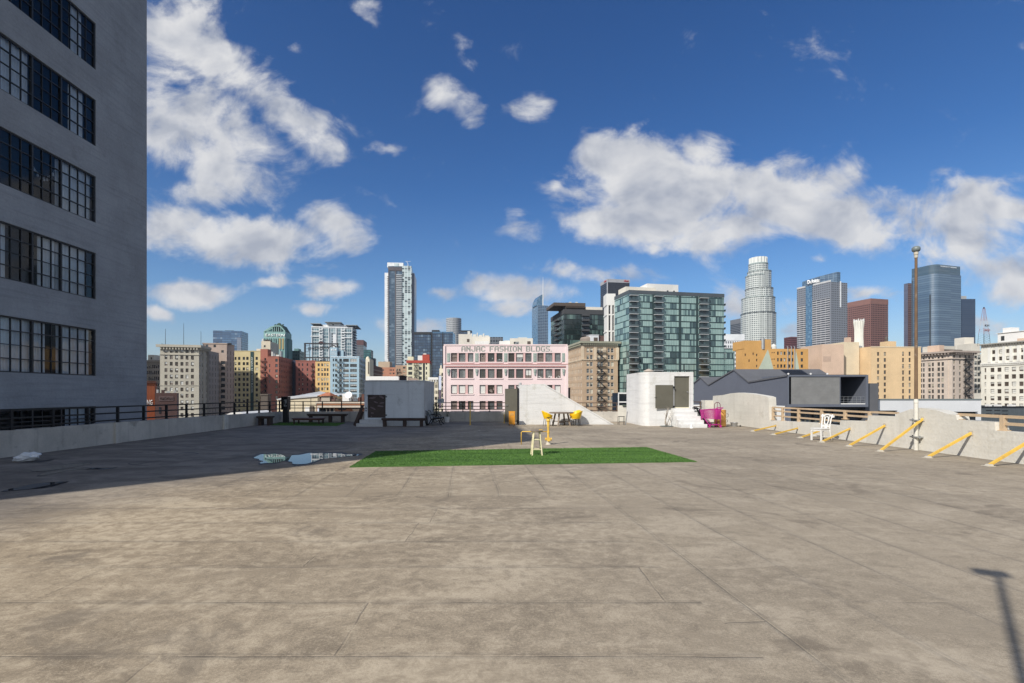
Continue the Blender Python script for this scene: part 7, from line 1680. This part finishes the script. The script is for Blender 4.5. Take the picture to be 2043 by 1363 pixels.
for (xa, xb, xt, yt) in ((298, 490, 418, 985), (650, 715, 672, 990)):
    mb = MB(); mb.prism([(b.u(g2(xa)), Zp(h2(1240))), (b.u(g2(xb)), Zp(h2(1240))), (b.u(g2(xt)), Zp(h2(yt)))], -.04, -.003, 'y'); mb.build('painted_triangle', mg, b.root, fix=True)
b.rbox('tower_left', .0, b.u(g2(360)), .02, 9, 3.5, mo, z=H - .3); b.rbox('tower_right', b.u(g2(392)), b.u(g2(447)), .02, 9, 4.0, mo, z=H - .3)
mb = MB(); mb.cyl((b.u(g2(376)), .4, Zp(h2(985))), (b.u(g2(376)), .4, Zp(h2(885))), .75, .75, 16); mb.build('silver_duct', MT['galv'], b.root)
for x in (490, 540): mb = MB(); xx_ = b.u(g2(x)); mb.lathe([(1.0, H - .6), (1.05, H + 1.4), (.8, H + 2.0), (.1, H + 2.5)], 16, c=(xx_, 5)); mb.build('roof_tank', MT['lamp_grey'] if False else FW, b.root)
mb = MB()
for x in (595, 628, 657): xx_ = b.u(g2(x)); mb.tube([(xx_, -.25, 8), (xx_, -.25, H + .9), (xx_, .4, H + 1.1)], .16, 7)
mb.build('vent_pipe', MT['galv'], b.root)
b = Bld('yellow_link', 'bright ochre yellow low link building right of the ochre building', 'building', 215, 699, 1611, 1655, rot=2, depth=14)
k = b.k; b.openings(PT('stucco_brightyellow', (.66, .42, .10)), {'f': wins(cols_px(b, [(1617, 1621), (1623, 1627), (1629, 1633), (1636, 1640)]), [b.d(704)], 3.6 * k) + wins(cols_px(b, [(1621, 1627), (1631, 1636)]), [b.d(729)], 6 * k)}, st_dark)
mb = MB(); mb.box(b.u(1613), b.u(1638), -.6, -.004, b.H - b.d(724), b.H - b.d(716)); mb.build('grey_canopy', PT('canopy_grey', (.28, .28, .29)), b.root)
mb = MB(); mb.box(.2, b.L - 1, -.3, -.003, b.H - b.d(715.5), b.H - b.d(712)); mb.build('pale_band', mcw, b.root)
b.rbox('roof_dome', b.u(1612), b.u(1627), 3, 7, 1.7, MT['galv'])
# ---------------- cream party wall building
mcr2 = PT('plaster_peach', (.60, .44, .33)); mcr3 = PT('plaster_cream', (.66, .56, .40)); mcr4 = PT('plaster_sand', (.66, .48, .28))
b = Bld('party_wall_block', 'peach coloured blank party wall with a faded painted square', 'building', 205, 687, 1640, 1683.5, rot=2, depth=14); b.walls(mcr2, name='wall'); k = b.k
mb = MB(); mb.box(b.u(1642), b.u(1658), -.03, -.003, b.H - b.d(722), b.H - b.d(711)); mb.build('faded_mural', PT('mural_faded', (.48, .35, .27)), b.root)
b.rbox('low_left', 0, b.u(1653), .02, 8, .1, mcr2)
b = Bld('cream_office', 'cream office block with small paired windows, right of the peach party wall', 'building', 210, 682.5, 1683.3, 1714, rot=3, depth=18); k = b.k
b.walls(mcr3); b.rbox('chimney_block', b.u(1694.5), b.u(1701.5), 1, 3, 2.8, mcr2)
mb = MB(); mb.box(b.u(1704), b.u(1714), -.06, -.003, 0, b.H - .02); mb.build('shade_panel', mcr3, b.root)
b = Bld('cream_office', 'lower cream office front with five columns of dark windows below the white fluted tower', 'building', 211, 695, 1705, 1738.5, rot=3, depth=18); k = b.k
b.openings(mcr3, {'f': wins(cols_px(b, [(1706.5, 1710.2), (1712.5, 1716), (1719.3, 1723), (1727.3, 1731), (1734, 1737.6)]), rowsd(b, 708, 800, 11.8), 7.0 * k)}, st_dark)
mb = MB(); mb.lathe([(1.0, b.H - .6), (1.0, b.H + .9), (.3, b.H + 1.2)], 14, c=(b.u(1720), 1.5)); mb.build('roof_tank', MT['galv'], b.root)
t = thing('fluted_tower', 'white fluted flaring tower with a ring of antennas, in front of the red granite tower', 'tower', (X(1724.2, 330), 335, ZB)); kk = .33; zz = lambda py: Z(py, 330) - ZB
mb = MB(); mb.lathe([(8.6 * kk, 0), (8.6 * kk, zz(697)), (7.6 * kk, zz(672)), (7.8 * kk, zz(655)), (9.6 * kk, zz(640)), (9.2 * kk, zz(639)), (9.0 * kk, zz(642))], 64, lobes=16, amp=-.10); mb.build('shaft', PT('fluted_white', (.72, .70, .62), streak=.05), t)
for q in range(14): mb = MB(); a = 2 * math.pi * q / 14; x, y = math.cos(a) * 8.4 * kk, math.sin(a) * 8.4 * kk; mb.box(x - .22, x + .22, y - .22, y + .22, zz(640), zz(634.5 + (q % 3))); mb.build('antenna', MT['white_paint'], t)
b = Bld('sand_block', 'sand coloured block with narrow window columns just left of the rusty pole', 'building', 205, 691.5, 1737.5, 1837.5, rot=3, depth=20); k = b.k
b.openings(mcr4, {'f': wins(cols_px(b, [(1750, 1754.4), (1763.3, 1768)]), rowsd(b, 702.5, 820, 12.15), 7.4 * k) + wins(cols_px(b, [(1800, 1804), (1813, 1817.2)]), rowsd(b, 701.5, 820, 12.5), 8.4 * k)}, st_grid)
b.rbox('stair_tower', b.u(1775), b.u(1792), 1, 5, 3.0, mcr4); mb = MB(); mb.lathe([(.5, b.H + 2.3), (.6, b.H + 3.6), (.5, b.H + 4.2), (.15, b.H + 4.5)], 12, c=(b.u(1780), 3)); mb.build('roof_vent', FB, b.root)
mb = MB(); mb.box(b.u(1737.8), b.u(1762), -.04, -.003, 0, b.H - b.d(696)); mb.build('cream_panel', mcr3, b.root) if False else None
b.band('coping', -.05, .3, .1, mcr3, '')
# ---------------- arched beige block and white neighbours
mbe = PT('stone_beigerose', (.56, .47, .39)); mbl = PT('plaster_pale', (.58, .545, .47)); g3 = lambda x: 1780 + x / 4.008; h3 = lambda y: 480 + y / 4.008
b = Bld('arched_block', 'beige block with deep cornice and arched top windows, right of the rusty pole', 'building', 265, 699.5, 1899.5, 1943.5, pL=1834, rot=14)
k = b.k; L, D, H = b.L, b.D, b.H
ds = [b.d(h3(y)) for y in (968, 1010, 1054, 1098, 1144, 1190, 1236)]; dl = [b.d(h3(y)) for y in (915, 958, 1003, 1050, 1095, 1143, 1190, 1236)]
lc = [sorted((b.ul(1840 + x0 / 8.02), b.ul(1840 + x1 / 8.02))) for x0, x1 in ((-40, -2), (8, 46), (95, 135), (152, 193), (243, 283), (307, 346))]
fr = [(a, c, d, d + 7.2 * k) for d in dl for a, c in even(2, L, .8, L * .60, 1.3) + even(2, L, L * .56, L * .18, 1.4)]
b.openings(mbe, {'l': [(a, c, d, d + 7.6 * k) for d in ds for a, c in lc] + [(a, a + 1.1, b.d(h3(921)), b.d(h3(921)) + 4.5 * k) for a, c in lc], 'f': fr}, st_grid)
mb = MB(); mb.box(.01, L + .003, -.05, -.004, 0, H - .2)
b.band('cornice', b.d(699.8), b.d(703.5), 2.0, PT('cornice_rose', (.40, .33, .28)), 'l', dent=1.6); b.band('belt_course', b.d(h3(938)), b.d(h3(946)), .6, mbe, 'l')
fire_escape(b, 'f', L * .5, L * .85, [d + 7.6 * k for d in dl], FR, th=.14)
mb = MB()
for x0 in (70, 218, 390): yy = D - b.ul(1840 + x0 / 8.02); mb.box(-.35, -.004, yy - .8, yy + .8, 0, H - b.d(h3(955)))
mb.build('pilaster', mbe, b.root)
b.rbox('penthouse', L * .1, L * .9, 8, 16, 4.0, mbl); b.rbox('roof_railing', L * .12, L * .95, 5, 5.1, 1.8, FB); b.rbox('roof_box', .5, 4, D - 10, D - 4, 4.2, mcr2)
b = Bld('pale_block', 'pale narrow block with wide grouped windows between the arched block and the ornate white block', 'building', 285, 707, 1942.5, 1962, rot=3, depth=8); k = b.k
b.openings(mbl, {'f': wins(cols_px(b, [(1944, 1949.5), (1950.3, 1956.2)]), [b.d(h3(y)) for y in (920, 965, 1010, 1056, 1103, 1148, 1192)], 7.2 * k)}, WinStyle(FR, GG, SW, (.8, .15, .05), mull=1, ft=.12))
b.rbox('penthouse', .2, b.L, 2, 10, 7.0, mbl); b.rbox('penthouse', .5, b.L * 1.1, 6, 12, 11.0, mpl)
fire_escape(b, 'f', b.u(1954), b.u(1962), [b.d(h3(y)) for y in (960, 1050, 1200)], FR, th=.14)
# radio mast with letters
t = thing('radio_mast', 'red and white lattice radio mast with small stacked letters on the roofs at right', 'mast', (X(1963, 270), 270, ZB)); zz = lambda py: Z(py, 270) - ZB
mr_, mw_ = PT('mast_red', (.30, .11, .10), streak=0), PT('mast_white', (.5, .5, .5), streak=0)
def mast(y0, y1, w0, w1, mat, name):
    mb = MB(); n_ = max(2, int((y0 - y1) / 4)); mb.bar((0, 0, zz(y0) + .01), (0, 0, zz(y1) - .01), .06)
    for sx_, sy_ in ((-1, -1), (1, -1), (1, 1), (-1, 1)): mb.bar((sx_ * w0, sy_ * w0, zz(y0)), (sx_ * w1, sy_ * w1, zz(y1)), .10)
    for q in range(n_):
        a, c = q / n_, (q + 1) / n_; wa, wb_ = w0 + (w1 - w0) * a, w0 + (w1 - w0) * c; za, zb_ = zz(y0 + (y1 - y0) * a), zz(y0 + (y1 - y0) * c)
        mb.bar((-wa, -wa, za), (wb_, -wb_, zb_), .05); mb.bar((wa, -wa, za), (-wb_, -wb_, zb_), .05); mb.bar((-wa, wa, za), (wb_, wb_, zb_), .05); mb.bar((-wa, -wa, za), (wa, -wa, za), .05)
    mb.build(name, mat, t)
mast(690, 667, 1.75, 1.5, FR, 'mast_base'); mast(667, 655, 1.5, 1.15, mr_, 'mast_section'); mast(655, 640, 1.15, .85, mw_, 'mast_section'); mast(640, 615, .85, .3, mr_, 'mast_section')
mb = MB(); mb.cyl((0, 0, zz(616)), (0, 0, zz(613)), .3, .3, 8); mb.build('beacon', FR, t)
text('KH', 4.2 * .27, FR, t, (-1.15, -1.7, zz(652.5)), width=2.3, extrude=.1, bold=.02); text('RKD', 4.0 * .27, mr_, t, (-1.4, -1.9, zz(662)), width=2.8, extrude=.1, bold=.02)
# ornate white block at far right
mwo = PT('terracotta_white', (.70, .68, .60)); mws = PT('stone_white', (.70, .69, .64))
b = Bld('ornate_block', 'large white ornate block with cornice and many windows at the right edge', 'building', 180, 676.5, 2075, 2110, pL=1957.3, rot=10)
k = b.k; L, D, H = b.L, b.D, b.H; kl = .19
ulp = lambda pr: sorted((b.ul(pr[0]), b.ul(pr[1])))
cs = [ulp(q) for q in ((g3(738), g3(752)), (g3(785), g3(817)), (g3(840), g3(873)), (g3(897), g3(932)), (g3(955), g3(990)), (g3(1015), g3(1050)), (2048.5, 2057), (2063, 2071))]
cu = [ulp(q) for q in ((g3(798), g3(825)), (g3(853), g3(883)), (g3(910), g3(940)), (g3(967), g3(999)), (g3(1029), g3(1060)), (2050.5, 2058), (2065, 2072))]
# rows measured on the picture near the middle of the face, where the depth is about 190 m
dm = lambda py: (H + ZB - HC) - (CY - py) * .1895
up = [(a, c, dm(h3(y)), dm(h3(y)) + 7.8 * kl) for y in (868, 924) for a, c in cu]
lo_ = [(a, c, dm(h3(y)), dm(h3(y)) + 8.6 * kl) for y in (1013, 1071, 1130, 1188, 1246, 1303) for a, c in cs]
b.openings(mwo, {'l': up + lo_}, WinStyle(FB, GB, SW, (.6, .25, .15), rail=True, ft=.1))
b.band('cornice', dm(h3(812)), dm(h3(822)), 1.0, PT('cornice_dark', (.28, .27, .24)), 'l', dent=.9); b.band('belt_course', dm(h3(972)), dm(h3(982)), .5, mws, 'l', dent=.7); b.band('belt_course', dm(h3(990)), dm(h3(996)), .3, mws, 'l')
for px in (g3(780), g3(840), g3(896), g3(954), g3(1014), 2046, 2061):
    mb = MB(); y_ = D - b.ul(px); mb.box(-.35, -.004, y_ - .45, y_ + .45, H - dm(h3(968)), H - dm(h3(845))); mb.build('pilaster', mws, b.root)
b.rbox('penthouse', 2.2, 12, 1, D * .78, 4.4, MT['white_paint'], extra=.35); b.rbox('roof_house', 3, 7, D * .58, D * .72, 6.4, MT['white_paint'])
mb = MB(); mb.box(2.15, 2.19, D * .66, D * .72, H + .8, H + 2.6); mb.build('penthouse_window', GG, b.root)
b.rbox('low_penthouse', 1.0, 2.1, 1, D * .40, 1.7, mcr2)
# ---------------- slate building with sawtooth roof
msl_ = painted('render_slate', (.115, .128, .160), .8, .05, .3, bump=.05, bscale=6); mrf = painted('roof_slate', (.105, .108, .118), .85, .08, .5, bump=.05)
t = thing('slate_building', 'dark slate blue building with a sawtooth roof and a deep recessed balcony', 'building', (39.8, 70, ZB)); zl = lambda z: z - ZB
prof = [(0, 4.39), (11.1, 3.72), (16.3, 5.94), (27.0, 3.52), (31.0, 5.08), (34.7, 3.94)]   # along y from the near corner
EX = 14.6; XB = 11.0
mb = MB(); mb.prism([(0, 0)] + [(y, zl(z)) for y, z in prof] + [(34.7, 0)], -.1, .3, 'x'); mb.build('side_wall', msl_, t, fix=True)
mb = MB()
for (ya, za), (yb, zb_) in zip(prof[:-1], prof[1:]): ex = XB if ya < 1 else EX; mb.face([(-.25, ya, zl(za) + .03), (ex, ya, zl(za) + .03), (ex, yb, zl(zb_) + .03), (-.25, yb, zl(zb_) + .03)]); mb.face([(-.25, ya, zl(za) - .2), (-.25, ya, zl(za) + .03), (-.25, yb, zl(zb_) + .03), (-.25, yb, zl(zb_) - .2)])
mb.build('sawtooth_roof', mrf, t)
mb = MB()
for q in range(7): a = 14.2 + .0; xx_ = 8.0 + q * .45; mb.bar((xx_, 11.9, zl(4.12)), (xx_, 15.8, zl(5.78)), .1, .12)
mb.face([(7.6, 11.8, zl(4.08)), (11.2, 11.8, zl(4.08)), (11.2, 15.9, zl(5.84)), (7.6, 15.9, zl(5.84))]); mb.build('skylight', FR, t)
k_ = .07; xs = lambda px: (px - 1573.5) * k_; zs_ = lambda py: Z(py, 70) - ZB; z7 = lambda y: 700 + y / 5.1075; x7 = lambda x: 1380 + x / 5.1075
xa, xb = 0.0, xs(x7(1800)); zt, zbm = zl(4.39), zs_(z7(572))
p0, p1 = xs(x7(992)), xs(x7(1512)); r0, r1 = xs(x7(1516)), xs(x7(1775)); zp1, zp0 = zs_(z7(263)), zs_(z7(545))
mb = MB()
mb.box(xa + .301, xb, 0, .4, zp1, zt); mb.box(xa + .301, xb, 0, .4, zbm, zp0); mb.box(xa + .301, p0, 0, .4, zp0 + .001, zp1 - .001); mb.box(p1, r0, 0, .4, zp0 + .001, zp1 - .001); mb.box(r1, xb, 0, 5.0, zp0 + .001, zp1 - .001); mb.box(xa + .301, xb, .401, 8, zbm, zbm + .25); mb.box(xb - .3, xb, .401, 8, zp1, zt); mb.box(xb - .3, xb - .001, 5.001, 8, zbm + .251, zp1 - .001); mb.box(xa + .301, xb - .301, .401, 8, zt - .3, zt - .02)
mb.box(p1 + .1, r1 + .2, 5.0, 5.2, zbm + .251, zp1 - .001); mb.box(p1 + .05, p1 + .2, .401, 5, zbm + .251, zt - .31)
mb.build('front_wall', msl_, t)
mb = MB(); mb.box(p0 + .002, p1 - .002, .1, .3, zp0 + .002, zp1 - .002); mb.build('grey_panel', painted('panel_concrete', (.20, .20, .195), .9, .12, .6, bump=.1, bscale=8, board=.25), t)
mb = MB()
for z in (.35, .7, 1.05): mb.bar((r0, .2, zp0 + z), (r1, .2, zp0 + z), .035)
for q in range(7): x = r0 + (r1 - r0) * q / 6; mb.bar((x, .2, zp0), (x, .2, zp0 + 1.05), .03)
mb.build('balcony_railing', MT['galv'], t)
mb = MB(); mb.box(r0 + .1, r1 - .05, .05, .5, zp0 + .001, zp0 + .12); mb.build('pale_ledge', MT['white_paint'], t)
mb = MB(); mb.box(-.4, xb + .2, 2.2, 2.6, 0, zbm - .002); mb.build('lower_wall', painted('lower_slate', (.06, .065, .075), .8, .05), t)
mb = MB(); mb.box(xs(x7(948)), xs(x7(1280)), 1.9, 2.195, zs_(z7(745)), zs_(z7(600))); mb.box(xs(x7(1330)), xs(x7(1515)), 1.9, 2.195, zs_(z7(745)), zs_(z7(600))); mb.box(xs(x7(1535)), xs(x7(1670)), 1.9, 2.195, zs_(z7(745)), zs_(z7(600))); lg = mb.build('lower_glazing', MT['glass_dark'], t)
mso = painted('screen_olive', (.10, .105, .085), .8, .15)
for x in list(range(960, 1280, 45)) + list(range(1340, 1510, 45)) + [1580, 1620]: mb = MB(); mb.box(xs(x7(x)), xs(x7(x + 18)), 1.85, 1.898, zs_(z7(740)), zs_(z7(630))); mb.build('hanging_screen', mso, lg)
mb = MB(); mb.box(xb + .3, xb + .3 + xs(x7(1935)) - xs(x7(1800)), 1, 8, 0, zs_(z7(330))); mb.build('side_wing', mrf, t)
for px, py in ((1589, 745.5), (1635, 745.5), (1669, 745)):
    mb = MB(); mb.lathe([(.12, zl(4.37)), (.12, zl(4.6)), (.18, zl(4.62)), (.05, zl(4.72))], 10, c=(xs(px), 2)); mb.build('roof_vent', MT['white_paint'], t)
# stair and white walls beyond the right railing
t = thing('stair_wall', 'low brown wall with dark slanting stair flights beyond the tan railing', 'building', (X(1533, 50), 50, ZB)); zz = lambda py: Z(py, 50) - ZB
mb = MB(); mb.box(0, 13 * .05, 0, 3, 0, zz(801)); mb.build('wall', PT('stair_tan', (.36, .24, .16)), t)
mb = MB()
for q in range(4): mb.bar((-.25, -.03, zz(818 + 6 * q)), (.62, -.03, zz(830 + 6 * q)), .05, .12)
mb.build('stair_flight', FB, t)
b = Bld('white_wall_building', 'low white building seen behind the tan railing left of the slate building', 'building', 56, 810, 1383, 1566, rot=0, depth=6); b.walls(MT['white_paint'])
mwl = painted('render_white', (.62, .63, .64), .85, .05, .3, bump=.05)
b = Bld('white_hall', 'long low white building with dark openings behind the gabled parapet', 'building', 72.5, 796.5, 1735, 1957.5, rot=0, depth=4); b.walls(mwl); k = b.k; H = b.H; z5_ = lambda y: 760 + y / 5.956; x5 = lambda x: 1700 + x / 5.956
b.band('coping', -.05, .12, .08, MT['lamp_grey'], '')
for a, c, y0, y1 in ((180, 510, 358, 480), (1170, 1465, 372, 475)):
    mb = MB(); mb.box(b.u(x5(a)), b.u(x5(c)), -.03, -.003, H - b.d(z5_(y1)), H - b.d(z5_(y0))); mb.build('opening', GD, b.root); mb = MB(); mb.box(b.u(x5(a - 12)), b.u(x5(c + 12)), -.25, -.032, H - b.d(z5_(y0)), H - b.d(z5_(y0 - 6))); mb.build('lintel', FR, b.root)
mb = MB(); mb.box(b.u(x5(0)), b.u(x5(170)), -1.2, -.3, 0, H - b.d(z5_(440))); mb.build('roof_unit', FW, b.root) if False else None
mco = curtainwall('corrugated', .35, .9, .12, .03, [(0, (.075, .09, .10)), (1, (.085, .10, .11))], (.06, .072, .08), ior=1.4, rough=.6)
b = Bld('metal_shed', 'dark slate metal clad building with small vents at the far right', 'building', 77, 811.5, 1957.5, 2075, rot=0, depth=12); b.walls(mco); k = b.k; H = b.H
for q, (x, y) in enumerate(((1590, 345), (1690, 345), (1780, 350), (1590, 388), (1690, 388), (1780, 392))):
    mb = MB(); mb.box(b.u(x5(x)), b.u(x5(x + 70)), -.04, -.003, H - b.d(z5_(y + 10)), H - b.d(z5_(y))); mb.build('vent', FR, b.root)
b.band('coping', -.05, .15, .08, FR, '')
for a, c in ((1985, 1992), (2003, 2012), (2030, 2040)): b.rbox('roof_unit', b.u(a), b.u(c), 1, 1.6, 1.0, MT['white_paint'])
# ------------------------------------------------------------------ the thin city haze
mh = bpy.data.materials.new('haze'); mh.use_nodes = True; nt = mh.node_tree; nt.nodes.clear(); n = NT(nt)
vol = n.a('ShaderNodeVolumePrincipled', {'Color': (.80, .86, .95, 1), 'Density': .00007, 'Anisotropy': .2}); ou = n.a('ShaderNodeOutputMaterial'); nt.links.new(vol.outputs[0], ou.inputs['Volume'])
mb = MB(); mb.box(-4100, 4100, -4100, 4100, ZB - 1, 330)
hz_ = mb.build('haze', mh); hz_['kind'] = 'stuff'
